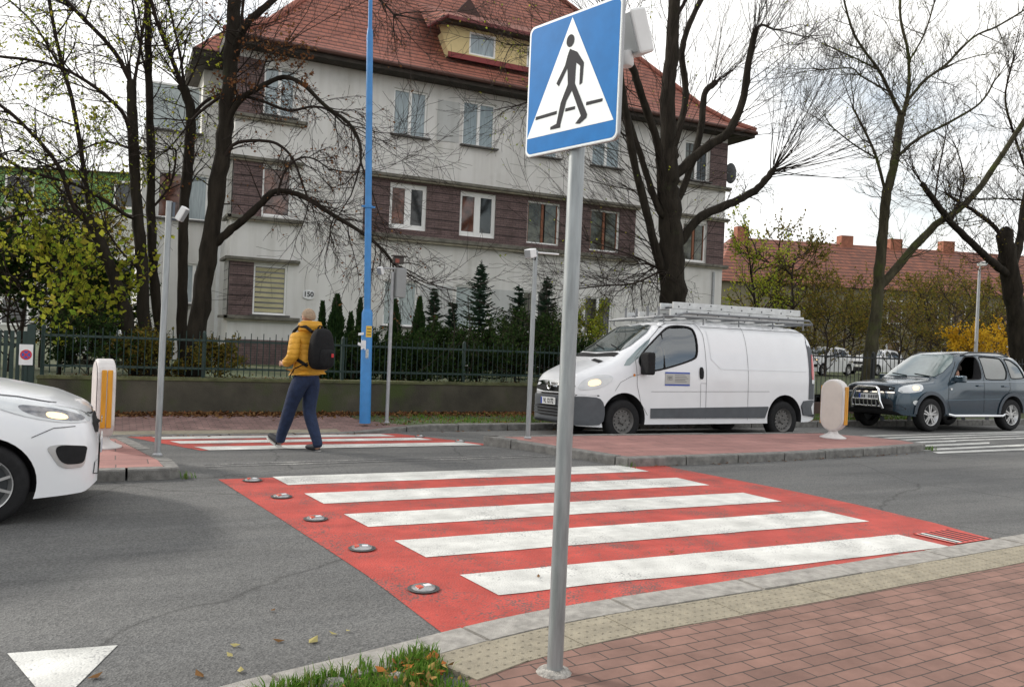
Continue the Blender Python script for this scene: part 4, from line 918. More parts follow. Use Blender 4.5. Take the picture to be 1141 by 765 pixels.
# ================================================================ VEHICLES
class Shell:
    """body surface: half width as a function of length x and height z"""
    def __init__(s, L, top, bot, wid, belt, tum, n, zmin=None):
        s.L = L; X = np.linspace(0, L, 500)
        def tab(k, sm=9):
            y = np.interp(X, [p[0] for p in k], [p[1] for p in k]); pad = np.pad(y, sm, 'edge'); ker = np.hanning(2*sm+1); ker /= ker.sum()
            return np.convolve(pad, ker, 'valid')
        s.X = X; s.T = tab(top, 7); s.B = tab(bot, 3); s.W = tab(wid, 3); s.belt, s.tum, s.n = belt, tum, n
    def zt(s, x): return float(np.interp(x, s.X, s.T))
    def zb(s, x): return float(np.interp(x, s.X, s.B))
    def hy(s, x, z):
        if x < 0 or x > s.L: return 0
        a, c = s.zb(x), s.zt(x); t = (z-a)/(c-a)
        if t < 0 or t >= 1: return 0
        w_ = float(np.interp(x, s.X, s.W))
        k = 1 - s.tum*max(0, z-s.belt)**1.25 - .05*max(0, (.45-t*1.0))**2
        k *= 1 + .006*math.exp(-((z-s.belt+.1)/.05)**2)
        return w_*k*(1-t**s.n)**(1/s.n)
    def mesh(s, name, mats, parent, nx=110, m=16):
        me = bpy.data.meshes.new(name); bm = bmesh.new(); rings = []
        for i in range(nx+1):
            f = i/nx; x = s.L*(f - .045*math.sin(2*math.pi*f)) if True else s.L*f; x = min(max(x, 1e-4), s.L-1e-4)
            a, c = s.zb(x), s.zt(x); r = []
            for j in range(m+1):
                th = math.pi/2*j/m; t = math.sin(th)**(2/s.n) if 0 < j < m else (0.0 if j == 0 else 1.0)
                if s.n > 3 and j < m: t = (j/m)*.93 if j <= m*.5 else .93*.5 + (1-.465)*math.sin((j-m*.5)/(m*.5)*math.pi/2)
                z = a + (c-a)*min(t, 1); y = s.hy(x, min(z, c-1e-6)) if j < m else 0
                r.append((y, z))
            ring = [bm.verts.new((x, -y, z)) for y, z in r] + [bm.verts.new((x, y, z)) for y, z in reversed(r[:-1])]
            rings.append(ring)
        k = len(rings[0])
        for a, c in zip(rings[:-1], rings[1:]):
            for j in range(k): bm.faces.new((a[j], c[j], c[(j+1) % k], a[(j+1) % k]))
        bm.faces.new(rings[0]); bm.faces.new(list(reversed(rings[-1])))
        bmesh.ops.recalc_face_normals(bm, faces=bm.faces[:]); bm.to_mesh(me); bm.free()
        for m_ in mats: me.materials.append(m_)
        ob = bpy.data.objects.new(name, me); COL.objects.link(ob); ob.parent = parent; return ob
    # marching maps: side (x,z), round the nose (angle,z about centre x0), from above (x,y), front (y,z)
    def side(s, sg, off_=0.0): return lambda p: (p[0], sg*(s.hy(p[0], p[1])+off_), p[1])
    def nose(s, x0, rear=False, off_=0.0):
        def f(p):
            ph = math.radians(p[0]); lo, hi = 0.0, s.L
            for _ in range(34):
                r = (lo+hi)/2; x = x0 - r*math.cos(ph)*(-1 if rear else 1); y = r*math.sin(ph)
                if 0 <= x <= s.L and s.hy(x, p[1]) >= abs(y): lo = r
                else: hi = r
            r = lo + off_; return (x0 - r*math.cos(ph)*(-1 if rear else 1), r*math.sin(ph), p[1])
        return f
    def roof(s, off_=0.0, dx=0.0):
        def f(p):
            x, y = p; lo, hi = s.zb(x)+.3, s.zt(x)
            for _ in range(30):
                z = (lo+hi)/2
                if s.hy(x, z) >= abs(y): lo = z
                else: hi = z
            return (x - dx, y, lo + off_)
        return f
def dens(poly, step):
    out = []
    for i in range(len(poly)):
        a, c = poly[i], poly[(i+1) % len(poly)]; n = max(1, int(math.hypot(a[0]-c[0], a[1]-c[1])/step))
        for k in range(n): out.append((a[0]+(c[0]-a[0])*k/n, a[1]+(c[1]-a[1])*k/n))
    return out
def roundpoly(poly, it=2):
    for _ in range(it):
        o = []
        for i in range(len(poly)):
            a, c = poly[i], poly[(i+1) % len(poly)]; o += [(a[0]*.75+c[0]*.25, a[1]*.75+c[1]*.25), (a[0]*.25+c[0]*.75, a[1]*.25+c[1]*.75)]
        poly = o
    return poly
def patch(name, poly, fn, mat, parent, step=.05, rings=5, inner=None):
    """panel laid on the body; fn maps 2d to 3d on the outside, inner() a bit deeper for an edge"""
    P = dens(poly, step); k = len(P); c = (sum(p[0] for p in P)/k, sum(p[1] for p in P)/k); b = MB()
    vs = [fn(c)]; 
    for r in range(1, rings+1):
        f = r/rings; vs += [fn((c[0]+(p[0]-c[0])*f, c[1]+(p[1]-c[1])*f)) for p in P]
    fs = [(0, 1+i, 1+(i+1) % k) for i in range(k)]
    for r in range(rings-1):
        for i in range(k): j = (i+1) % k; fs.append((1+r*k+i, 1+(r+1)*k+i, 1+(r+1)*k+j, 1+r*k+j))
    if inner:
        base = len(vs); vs += [inner(p) for p in P]; q = 1+(rings-1)*k
        for i in range(k): j = (i+1) % k; fs.append((q+i, base+i, base+j, q+j))
    b.add(vs, fs); ob = b.build(name, mat, parent, True, sharp=50)
    bm = bmesh.new(); bm.from_mesh(ob.data); bmesh.ops.recalc_face_normals(bm, faces=bm.faces[:]); bm.to_mesh(ob.data); bm.free(); return ob
def seam(b, pts, fn, w_=.006, closed=False, step=.05):
    """thin dark line on the body along 2d points"""
    P = []
    rng = len(pts) if closed else len(pts)-1
    for i in range(rng):
        a, c = pts[i], pts[(i+1) % len(pts)]; n = max(1, int(math.hypot(a[0]-c[0], a[1]-c[1])/step))
        for k in range(n): P.append((a[0]+(c[0]-a[0])*k/n, a[1]+(c[1]-a[1])*k/n))
    if not closed: P.append(pts[-1])
    n = len(P); vs = []
    for i, p in enumerate(P):
        a = P[(i-1) % n] if closed or i > 0 else P[i]; c = P[(i+1) % n] if closed or i < n-1 else P[i]
        t = Vector((c[0]-a[0], c[1]-a[1])); t = t.normalized() if t.length > 1e-9 else Vector((1, 0)); nn = Vector((-t.y, t.x))*w_/2
        vs += [fn((p[0]+nn.x, p[1]+nn.y)), fn((p[0]-nn.x, p[1]-nn.y))]
    fs = [(2*i, 2*i+2, 2*i+3, 2*i+1) for i in range(n-1)]
    if closed: fs.append((2*n-2, 0, 1, 2*n-1))
    b.add(vs, fs)
def boolcut(ob, cutters):
    for c in cutters:
        md = ob.modifiers.new('cut', 'BOOLEAN'); md.operation = 'DIFFERENCE'; md.object = c; md.solver = 'EXACT'
    dg = bpy.context.evaluated_depsgraph_get(); dg.update(); me = bpy.data.meshes.new_from_object(ob.evaluated_get(dg)); ob.modifiers.clear(); old = ob.data; nm = old.name; ob.data = me; bpy.data.meshes.remove(old); me.name = nm
    for c in cutters: bpy.data.objects.remove(c)
def cutter(poly, y0, y1):
    b = MB(); n = len(poly); b.add([(p[0], y0, p[1]) for p in poly] + [(p[0], y1, p[1]) for p in poly], [tuple(range(n)), tuple(reversed(range(n, 2*n)))] + [(i, i+n, (i+1) % n + n, (i+1) % n) for i in range(n)])
    ob = b.build('cutter', DGREY); bm = bmesh.new(); bm.from_mesh(ob.data); bmesh.ops.recalc_face_normals(bm, faces=bm.faces[:]); bm.to_mesh(ob.data); bm.free(); return ob
def cyl_poly(cx, cz, r, n=40): return [(cx+r*math.cos(2*math.pi*i/n), cz+r*math.sin(2*math.pi*i/n)) for i in range(n)]
INTER = M('car_interior', (.022,.022,.024), .8)
def make_shell(sh, root, paint, arches, windows):
    ob = sh.mesh('body', [paint, INTER], root)
    W_ = float(max(sh.W)); cs = []
    for cx, cz, r in arches:
        cs.append(cutter(cyl_poly(cx, cz, r), -W_-.2, -W_+.33)); cs.append(cutter(cyl_poly(cx, cz, r), W_-.33, W_+.2))
    for wpoly in windows: cs.append(cutter(wpoly, -W_-.2, W_+.2))
    xa = min(p[0] for w0 in windows for p in w0)+.06; xb_ = max(p[0] for w0 in windows for p in w0)-.04; za = min(p[1] for w0 in windows for p in w0)-.02; zc = max(p[1] for w0 in windows for p in w0)-.03
    cs.append(cutter([(xa,za),(xb_,za),(xb_,za+.2),(xb_-.2,zc),(xa+.48,zc),(xa,za+.14)], -W_*.74, W_*.74))
    boolcut(ob, cs); me = ob.data
    for p in me.polygons:
        x, y, z = p.center
        if abs(y) < sh.hy(x, z) - .018 and z < sh.roof()((x, y))[2] - .02 and z > sh.zb(x)+.01: p.material_index = 1
        else: p.material_index = 0
        if p.center.z < sh.zb(x)+.008: p.material_index = 1
    smooth_mesh(me, 32); return ob
def wheel(root, c, r, wd, side, style, rimr=None):
    """side -1 : outer face towards -y"""
    w_ = thing_part('wheel', root); cx, cy, cz = c; rimr = rimr or r*.66
    h = wd/2; sg = side
    prof = [(rimr*.97,-h*.85),(r*.86,-h),(r*.96,-h*.86),(r,-h*.6),(r,h*.6),(r*.96,h*.86),(r*.86,h),(rimr*.97,h*.85)]
    b = MB(); b.lathe(prof, c, 40, 'y', cap=False); t = b.build('tyre', BLACK, w_, True, sharp=60)
    fy = sg*h*.55
    b = MB()
    if style == 'steel':
        b.lathe([(0,fy*1.1),(rimr*.22,fy*1.15),(rimr*.30,fy*.8),(rimr*.50,fy*.72),(rimr*.66,fy*1.0),(rimr*.84,fy*.9),(rimr*.90,fy*1.3),(rimr*1.0,fy*1.65)], c, 40, 'y', cap=False)
        rm = b.build('rim', STEELW, w_, True)
        b = MB()
        for i in range(16):
            a = 2*math.pi*i/16; b.tube([(cx+rimr*.74*math.cos(a), cy+fy*1.04, cz+rimr*.74*math.sin(a)), (cx+rimr*.74*math.cos(a), cy+fy*.8, cz+rimr*.74*math.sin(a))], rimr*.055, 8)
        for i in range(5):
            a = 2*math.pi*i/5; b.tube([(cx+rimr*.36*math.cos(a), cy+fy*.95, cz+rimr*.36*math.sin(a)), (cx+rimr*.36*math.cos(a), cy+fy*.7, cz+rimr*.36*math.sin(a))], rimr*.05, 8)
        b.build('vent_holes', BLACK, rm)
    else:
        b.lathe([(rimr*.80,fy*.6),(rimr*.90,fy*1.2),(rimr*.96,fy*1.7),(rimr*1.0,fy*1.75)], c, 40, 'y', cap=False)
        ns_ = {'five': 5, 'multi': 10}[style]
        for i in range(ns_):
            a = 2*math.pi*i/ns_ + .3; d = Vector((math.cos(a), 0, math.sin(a))); e = Vector((-math.sin(a), 0, math.cos(a))); wv = rimr*(.13 if style == 'five' else .05)
            if style == 'five':
                for k in (-1, 1):
                    p0 = Vector(c) + d*rimr*.12 + e*wv*.45*k; p1 = Vector(c) + d*rimr*.92 + e*wv*1.15*k; n_ = Vector((0, 1, 0)); dd = (p1-p0)/2; ee = dd.normalized().cross(n_)*wv*.52
                    b.obox((p0+p1)/2 + n_*fy*(1.25), dd, ee, n_*.010)
            else:
                p0 = Vector(c) + d*rimr*.1; p1 = Vector(c) + d*rimr*.93; n_ = Vector((0, 1, 0)); b.obox((p0+p1)/2 + n_*fy*1.3, (p1-p0)/2, e*wv, n_*.008)
        b.lathe([(0,fy*1.55),(rimr*.16,fy*1.5),(rimr*.2,fy*1.1)], c, 20, 'y', cap=False)
        b.build('rim', SILVER, w_, True, sharp=30)
        b = MB(); b.lathe([(rimr*.95,fy*.1),(0,fy*.1)], c, 24, 'y', cap=False); b.build('brake_disc', DGREY, w_)
    return w_
def thing_part(name, parent):
    o = bpy.data.objects.new(name, None); COL.objects.link(o); o.parent = parent; o.empty_display_size = .1; ORG[o.name] = Vector(); return o

CARW = M('white_car_paint', (.74,.75,.77), .28, var=.03, scale=3, coat=.6, spec=.5, dirt=((.62,.61,.58), 2.2, .66)); LAMP = M('headlamp_glass', (.60,.62,.63), .06, .0, var=.12, scale=6, coat=1); BEZ = M('lamp_bezel', (.20,.20,.21), .15, .6, var=.5, scale=18, coat=1)
def lampmat(name, col, e):
    m, t_, b_ = newmat(name); b_.inputs['Base Color'].default_value = (*col, 1); b_.inputs['Roughness'].default_value = .15; b_.inputs['Emission Color'].default_value = (*col, 1); b_.inputs['Emission Strength'].default_value = e; return m
BULB = lampmat('lit_headlamp', (1.0,.72,.36), 1.1)
AMB = M('amber_lens', (.7,.25,.03), .2, coat=1); REDL = M('red_tail_lens', (.45,.015,.02), .2, coat=1); PLATEW = M('number_plate_white', (.72,.73,.72), .4); EUB = M('plate_blue', (.02,.06,.35), .4)
CGL = glassmat('car_side_glass', (.34,.42,.41), .16); WSG = M('windscreen_glass', (.025,.04,.04), .04, var=.5, scale=2.5, spec=1.0, coat=1)
SKIN = M('skin', (.48,.27,.19), .6, var=.1, scale=20); NAVY = M('dark_jacket', (.02,.022,.03), .8)

def skin_mesh(name, verts, edges, radii, mats, parent, sub=2, root=0, extra=None):
    me = bpy.data.meshes.new(name); me.from_pydata([tuple(v) for v in verts], edges, []); ob = bpy.data.objects.new(name, me); COL.objects.link(ob)
    md = ob.modifiers.new('skin', 'SKIN'); md.use_smooth_shade = True; md.branch_smoothing = .6
    sv = me.skin_vertices[0].data
    for i, r in enumerate(radii):
        sv[i].radius = r if hasattr(r, '__len__') else (r, r)
        sv[i].use_root = (i == root)
    sb = ob.modifiers.new('sub', 'SUBSURF'); sb.levels = sub; sb.render_levels = sub
    dg = bpy.context.evaluated_depsgraph_get(); dg.update(); m2 = bpy.data.meshes.new_from_object(ob.evaluated_get(dg)); bpy.data.objects.remove(ob); bpy.data.meshes.remove(me)
    m2.name = name
    for m_ in (mats if isinstance(mats, list) else [mats]): m2.materials.append(m_)
    m2.polygons.foreach_set('use_smooth', [True]*len(m2.polygons))
    ob = bpy.data.objects.new(name, m2); COL.objects.link(ob)
    if parent: ob.parent = parent
    ORG[ob.name] = Vector(); return ob
def driver(label, loc, rz, coat):
    t = thing('person', label, 'person'); 
    V = [(0,0,0),(0,.02,.22),(0,.03,.42),(0,.05,.52),(0,.06,.60),(0,.06,.70),(0,.165,.64),
         (-.19,.04,.42),(-.26,.20,.20),(-.17,.42,.30),(-.15,.48,.32),(.19,.04,.42),(.26,.20,.20),(.17,.42,.30),(.15,.48,.32)]
    E_ = [(0,1),(1,2),(2,3),(3,4),(4,5),(4,6),(2,7),(7,8),(8,9),(9,10),(2,11),(11,12),(12,13),(13,14)]
    R_ = [(.16,.12),(.17,.12),(.14,.10),.055,.085,.085,.03,.065,.048,.035,.035,.065,.048,.035,.035]
    skin_mesh('body', V, E_, R_, SKIN, t)
    ji = [0,1,2,7,8,9,11,12,13]; ix = {k: i for i, k in enumerate(ji)}
    skin_mesh('jacket', [V[i] for i in ji], [(ix[a], ix[c]) for a, c in E_ if a in ix and c in ix], [tuple(np.array(R_[i])*1.12 + .012) if hasattr(R_[i], '__len__') else R_[i]*1.12+.014 for i in ji], coat, t)
    b = MB(); b.lathe([(0,.84-.055),(.05,.775),(.088,.72),(.094,.66),(.085,.64)], (0,.03,0), 20); b.build('hair', M('dark_hair', (.03,.02,.015), .8), t, True)
    t.location = loc; t.rotation_euler[2] = rz; return t

# ---------------- white panel van
van = thing('panel_van', 'white panel van with ladders on its roof rack, waiting beyond the right island', 'van')
VL = 5.2
vs_ = Shell(VL, [(0,.62),(.02,.80),(.07,.98),(.16,1.07),(.38,1.17),(.70,1.29),(.86,1.37),(.94,1.44),(1.66,1.90),(1.9,1.975),(2.5,2.02),(4.6,2.00),(5.0,1.97),(5.14,1.90),(5.2,1.78)],
    [(0,.30),(.1,.24),(.6,.22),(1.2,.27),(4.2,.28),(5.0,.30),(5.2,.36)],
    [(0,.52),(.03,.62),(.10,.73),(.25,.83),(.5,.90),(.9,.935),(1.5,.945),(4.6,.945),(5.0,.935),(5.13,.91),(5.2,.86)], 1.12, .16, 7)
VA = [(.90,.36,.415),(4.40,.36,.415)]
vwin = roundpoly([(1.20,1.20),(1.34,1.13),(1.60,1.15),(2.30,1.33),(2.42,1.42),(2.43,1.82),(2.34,1.90),(1.98,1.90),(1.78,1.82),(1.40,1.53),(1.19,1.34)], 2)
vb = make_shell(vs_, van, CARW, VA, [vwin])
DPL = M('van_bumper_plastic', (.075,.082,.092), .6, var=.12, scale=8)
bump = roundpoly([(-64,.27),(-66,.50),(-63,.66),(-56,.705),(-30,.70),(30,.70),(56,.705),(63,.66),(66,.50),(64,.27),(50,.25),(-50,.25)], 1)
patch('front_bumper', bump, vs_.nose(.95, off_=.026), DPL, van, 2, 10, inner=vs_.nose(.95, off_=-.02))
patch('lower_grille', roundpoly([(-34,.36),(-36,.54),(36,.54),(34,.36)], 1), vs_.nose(.95, off_=.030), BLACK, van, 4, 3)
b = MB()
for z in (.40,.45,.50): seam(b, [(-33,z),(33,z)], vs_.nose(.95, off_=.036), .014, step=4)
b.build('grille_bar', DPL, van)
gr = patch('grille', roundpoly([(-36,.76),(-40,.90),(-22,.945),(22,.945),(40,.90),(36,.76)], 1), vs_.nose(.95, off_=.008), CHROME, van, 4, 3, inner=vs_.nose(.95, off_=-.01))
patch('grille_mesh', roundpoly([(-33,.775),(-36,.865),(36,.865),(33,.775)], 1), vs_.nose(.95, off_=.013), BLACK, van, 4, 3)
patch('upper_intake', roundpoly([(-60,.705),(-60,.74),(60,.74),(60,.705)], 1), vs_.nose(.95, off_=.006), BLACK, van, 4, 3)
nf = Vector(vs_.nose(.95, off_=.02)((0,.86)))
b = MB(); b.lathe([(.052,-.02),(.066,-.028),(.066,-.012),(.052,-.008)], nf, 28, 'x'); b.obox(nf+Vector((-.02,-.0,0)), (.004,0,0), (0,.075,.012), (0,-.002,.010)); b.build('emblem', CHROME, van, True)
def number_plate(root, s_, fn_x, z, text, rear=False, w_=.52, h_=.115, off_=.03, tilt=0):
    p = Vector(fn_x((0, z))); sg = 1 if rear else -1
    b = MB(); b.box(min(p.x, p.x+sg*.012), max(p.x, p.x+sg*.012), -w_/2, w_/2, z-h_/2, z+h_/2); pl_ = b.build('number_plate', PLATEW, root, bevel=.003)
    b = MB(); yy = (w_/2-.05, w_/2-.003) if not rear else (-w_/2+.003, -w_/2+.05); b.box(p.x+sg*.0125-.001, p.x+sg*.0125+.001, yy[0], yy[1], z-h_/2+.003, z+h_/2-.003); b.build('blue_strip', EUB, pl_)
    if text: text_obj(text, .105, INK, pl_, (p.x+sg*.0135, -.025 if not rear else .025, z-.004), (0,-1,0) if not rear else (0,1,0), (0,0,1), 'registration', bold=.003, ext=.001, xs=.9)
    return pl_
number_plate(van, vs_, vs_.nose(.95, off_=.045), .605, 'VL 12172')
for sg in (-1, 1):
    hl = roundpoly([(sg*40,.80),(sg*43,.93),(sg*50,1.01),(sg*58,1.055),(sg*70,1.06),(sg*75,1.00),(sg*68,.90),(sg*56,.82)], 2)
    h_ = patch('headlight', hl, vs_.nose(.95, off_=.010), LAMP, van, 4, 5, inner=vs_.nose(.95, off_=-.015))
    patch('bulb', roundpoly([(sg*50,.86),(sg*50,.96),(sg*60,.99),(sg*62,.90)], 2), vs_.nose(.95, off_=.014), BULB, h_, 3, 3)
    ms = vs_.side(sg, .004)
    patch('lower_trim', [(1.42,.37),(1.42,.53),(3.99,.57),(4.00,.55),(3.92,.37)], vs_.side(sg, .016), DPL, van, .06, 3, inner=vs_.side(sg, -.02))
    b = MB()
    seam(b, [(1.36,.42),(1.22,.62),(1.14,.90),(1.12,1.34),(1.40,1.60),(1.74,1.87),(1.92,1.945),(2.5,1.95),(2.58,1.78),(2.58,.36)], vs_.side(sg, .005), .007)
    seam(b, [(2.46,.36),(2.46,.95),(2.58,.95)], vs_.side(sg, .005), .005); seam(b, [(3.52,.34),(3.52,1.93)], vs_.side(sg, .005), .006)
    seam(b, [(1.42,.80),(4.02,.83)], vs_.side(sg, .005), .005)
    seam(b, [(2.58,1.90),(5.0,1.90)], vs_.side(sg, .005), .006)
    seam(b, [(.72,.80),(.82,.94),(1.0,1.03),(1.22,1.08)], vs_.side(sg, .005), .006)
    b.build('panel_gap', M('panel_gap', (.05,.05,.055), .7), van)
    b = MB(); seam(b, [(2.68,1.84),(2.70,1.36),(2.90,1.20),(4.95,1.20)], vs_.side(sg, .008), .014); b.build('pressed_line', CARW, van)
    b = MB(); seam(b, vwin, vs_.side(sg, .006), .028, closed=True); b.build('window_rubber', BLACK, van)
    patch('side_window', vwin, vs_.side(sg, -.012), CGL, van, .05, 4)
    b = MB(); p0 = Vector(vs_.side(sg, 0)((1.70,1.19))); p1 = Vector(vs_.side(sg, -.004)((1.72,1.76))); b.tube([p0, p1], .016, 6); b.build('window_divider', BLACK, van)
    patch('door_handle', roundpoly([(2.43,1.02),(2.43,1.22),(2.51,1.22),(2.51,1.02)], 2), vs_.side(sg, .022), BLACK, van, .03, 3, inner=vs_.side(sg, -.01))
    p = Vector(vs_.side(sg, 0)((1.36,1.30)))
    b = MB(); b.obox(p+Vector((-.10,sg*.16,-.05)), (.075,0,.0), (0,.12,0), (0,0,.18)); b.obox(p+Vector((-.05,sg*.05,-.12)), (.05,0,.0), (0,.07,0), (0,0,.03)); mr = b.build('mirror', BLACK, van, bevel=.03)
    b = MB(); b.obox(p+Vector((-.042,sg*.16,-.05)), (.004,0,0), (0,.08,0), (0,0,.13)); b.build('mirror_glass', M('mirror_glass', (.3,.33,.35), .05, 1), mr)
    patch('side_marker', cyl_poly(1.08,1.06,.022,12), vs_.side(sg, .008), AMB, van, .03, 2)
    patch('tail_light', roundpoly([(5.05,1.05),(5.09,1.50),(5.15,1.50),(5.14,1.05)], 1), vs_.side(sg, .012), REDL, van, .04, 3, inner=vs_.side(sg, -.02))
    patch('reversing_lens', [(5.065,.98),(5.06,1.05),(5.14,1.05),(5.14,.98)], vs_.side(sg, .012), WPLAST, van, .04, 2)
    patch('rear_pillar', [(4.98,.70),(5.00,1.72),(5.08,1.86),(5.155,1.80),(5.165,.70)], vs_.side(sg, .005), DPL, van, .05, 3)
    for (cx, cz, r) in VA: wheel(van, (cx, sg*.81, .33), .335, .215, sg, 'steel', .205)
patch('rear_bumper', roundpoly([(-74,.34),(-80,.66),(-60,.70),(60,.70),(80,.66),(74,.34)], 1), vs_.nose(4.6, True, .03), DPL, van, 4, 6, inner=vs_.nose(4.6, True, -.02))
patch('windscreen', roundpoly([(.98,-.72),(.94,-.4),(.92,0),(.94,.4),(.98,.72),(1.66,.64),(1.70,.3),(1.71,0),(1.70,-.3),(1.66,-.64)], 1), vs_.roof(.007, .004), WSG, van, .07, 6)
for sg in (-1, 1):
    patch('quarter_window', roundpoly([(.84,1.20),(1.06,1.22),(1.54,1.69),(1.36,1.60)], 1), vs_.side(sg, .006), CGL, van, .05, 3)
patch('scuttle', [(.84,-.66),(.80,0),(.84,.66),(.93,.68),(.89,0),(.93,-.68)], vs_.roof(.006), BLACK, van, .07, 3)
b = MB(); b.tube([vs_.roof(.025)((.98,-.1)), vs_.roof(.02)((1.12,.4))], .008, 5); b.tube([vs_.roof(.025)((.98,-.6)), vs_.roof(.02)((1.10,-.15))], .008, 5); b.build('wiper', BLACK, van)
patch('bonnet_vent', [(.58,-.60),(.66,-.62),(.74,-.20),(.68,-.18)], vs_.roof(.006), BLACK, van, .05, 3)
st = patch('door_sticker', [(1.70,.925),(1.70,1.105),(2.22,1.105),(2.22,.925)], vs_.side(-1, .007), M('sticker_grey', (.42,.42,.40), .5), van, .06, 3)
for z in (1.112, .915): patch('navy_bar', [(1.70,z-.012),(1.70,z+.012),(2.22,z+.012),(2.22,z-.012)], vs_.side(-1, .009), EUB, st, .08, 2)
b = MB()
for k in range(5): seam(b, [(1.90,1.075-k*.026),(2.12+.03*((k*7) % 3),1.075-k*.026)], vs_.side(-1, .009), .007)
seam(b, [(1.745,1.00),(1.745,1.065),(1.85,1.065),(1.85,1.00)], vs_.side(-1, .009), .006, closed=True); seam(b, [(1.76,1.035),(1.835,1.035)], vs_.side(-1, .009), .02); seam(b, [(1.77,1.01),(1.82,1.0),(1.83,1.01)], vs_.side(-1, .009), .008); b.build('print', M('sticker_print', (.10,.10,.10), .6), st)
# roof rack of steel tube, ladders lie on it
b = MB(); RZ = 2.05
for x in (1.75,2.6,3.4,4.2,4.95): b.tube([(x,-.80,RZ),(x,.80,RZ)], .018, 8); b.tube([(x,-.80,RZ),(x,-.80,1.93)], .014, 6); b.tube([(x,.80,RZ),(x,.80,1.93)], .014, 6)
for s in (-1, 1):
    b.tube([(1.6,s*.74,2.02),(1.95,s*.78,2.04),(2.2,s*.80,2.115),(5.1,s*.80,2.115),(5.2,s*.78,2.05)], .018, 8)
    b.tube([(1.75,s*.80,RZ),(5.15,s*.80,RZ)], .014, 8)
b.tube([(1.6,-.74,2.02),(1.6,.74,2.02)], .016, 8); b.tube([(5.2,-.78,2.05),(5.2,.78,2.05)], .02, 8)
for x in (1.62,1.85): b.tube([(x,-.5,2.05),(x,-.5,2.22)], .024, 6); b.tube([(x,.2,2.05),(x,.2,2.22)], .024, 6)
b.build('roof_rack', M('rack_steel', (.20,.21,.22), .6, .3, var=.2), van)
van_scale = 1.035
ALU = M('ladder_aluminium', (.55,.56,.56), .4, .55, var=.15, scale=12); 
def make_ladder(label, x0, x1, y0, y1, z):
    t = thing('ladder', label, 'ladder', (0,0,0), 'ladders strapped to the van roof')
    for y in (y0, y1):
        b = MB(); b.box(x0, x1, y-.014, y+.014, z-.055, z+.055); b.build('stile', ALU, t)
    b = MB(); x = x0+.12; k = 0
    while x < x1-.05: b.tube([(x,y0-.016,z+(.022 if k % 2 else -.022)),(x,y1+.016,z+(.022 if k % 2 else -.022))], .016, 8); x += .235; k += 1
    b.build('rungs', DGREY, t); return t
lads = [make_ladder('aluminium ladder on the van roof, lower one nearest the pavement island', 1.95, 5.05, -.70, -.32, RZ+.075), make_ladder('aluminium ladder stacked on top of the near ladder on the van roof', 2.0, 4.95, -.71, -.33, RZ+.195), make_ladder('aluminium ladder lying along the far side of the van roof', 1.85, 5.1, .12, .52, RZ+.065)]
vx, vy = 4.88, 8.40
vrot = math.radians(-.6)
zv = (zroad(7.7)+zroad(9.2))/2
droll = math.atan2(zroad(9.3)-zroad(7.6), 1.7)
def place(o, x, y, z, rz, sc_=1, rx=0):
    o.rotation_euler = (rx, 0, rz); o.scale = (sc_,)*3; o.location = (x, y, z)
for o in [van] + lads: place(o, vx, vy, zv-.045, vrot, van_scale, droll); o.scale = (van_scale*1.0, van_scale, van_scale*1.05)
d1 = driver('van driver in a dark jacket behind the white van side window', (0,0,0), 0, NAVY)
place(d1, vx+1.98*van_scale, vy-.50, zv+1.0, math.radians(80), .98)

# ---------------- blue off-road car
suv = thing('offroad_car', 'slate blue off-road car with chrome bull bar approaching at the right edge', 'car')
SP = M('slate_blue_paint', (.030,.055,.078), .22, .45, var=.05, scale=3, coat=.8); SPD = M('slate_arch_plastic', (.045,.058,.075), .4, .1)
ss = Shell(4.30, [(0,.60),(.02,.80),(.06,.93),(.16,1.00),(.45,1.045),(1.05,1.105),(1.20,1.15),(1.96,1.65),(2.2,1.72),(2.7,1.755),(3.5,1.74),(3.9,1.68),(4.12,1.46),(4.24,1.10),(4.30,.85)],
    [(0,.42),(.1,.34),(.5,.30),(1.2,.33),(3.4,.34),(4.0,.40),(4.30,.5)],
    [(0,.60),(.03,.68),(.10,.76),(.25,.83),(.55,.875),(1.2,.89),(3.6,.89),(4.0,.86),(4.2,.80),(4.30,.70)], 1.02, .24, 6)
SA = [(.82,.36,.42),(3.46,.36,.42)]
sq = lambda P_: roundpoly([q for i in range(len(P_)) for q in ((P_[i][0]*.9+P_[i-1][0]*.1, P_[i][1]*.9+P_[i-1][1]*.1), (P_[i][0]*.9+P_[(i+1)%len(P_)][0]*.1, P_[i][1]*.9+P_[(i+1)%len(P_)][1]*.1))], 1)
w1 = sq([(1.52,1.11),(2.44,1.12),(2.47,1.58),(2.44,1.63),(2.16,1.62),(1.90,1.47)]); w2 = sq([(2.54,1.12),(3.26,1.13),(3.34,1.30),(3.32,1.62),(2.56,1.64)]); w3 = sq([(3.42,1.15),(3.98,1.18),(3.86,1.44),(3.66,1.58),(3.42,1.61)])
make_shell(ss, suv, SP, SA, [w1, w2, w3])
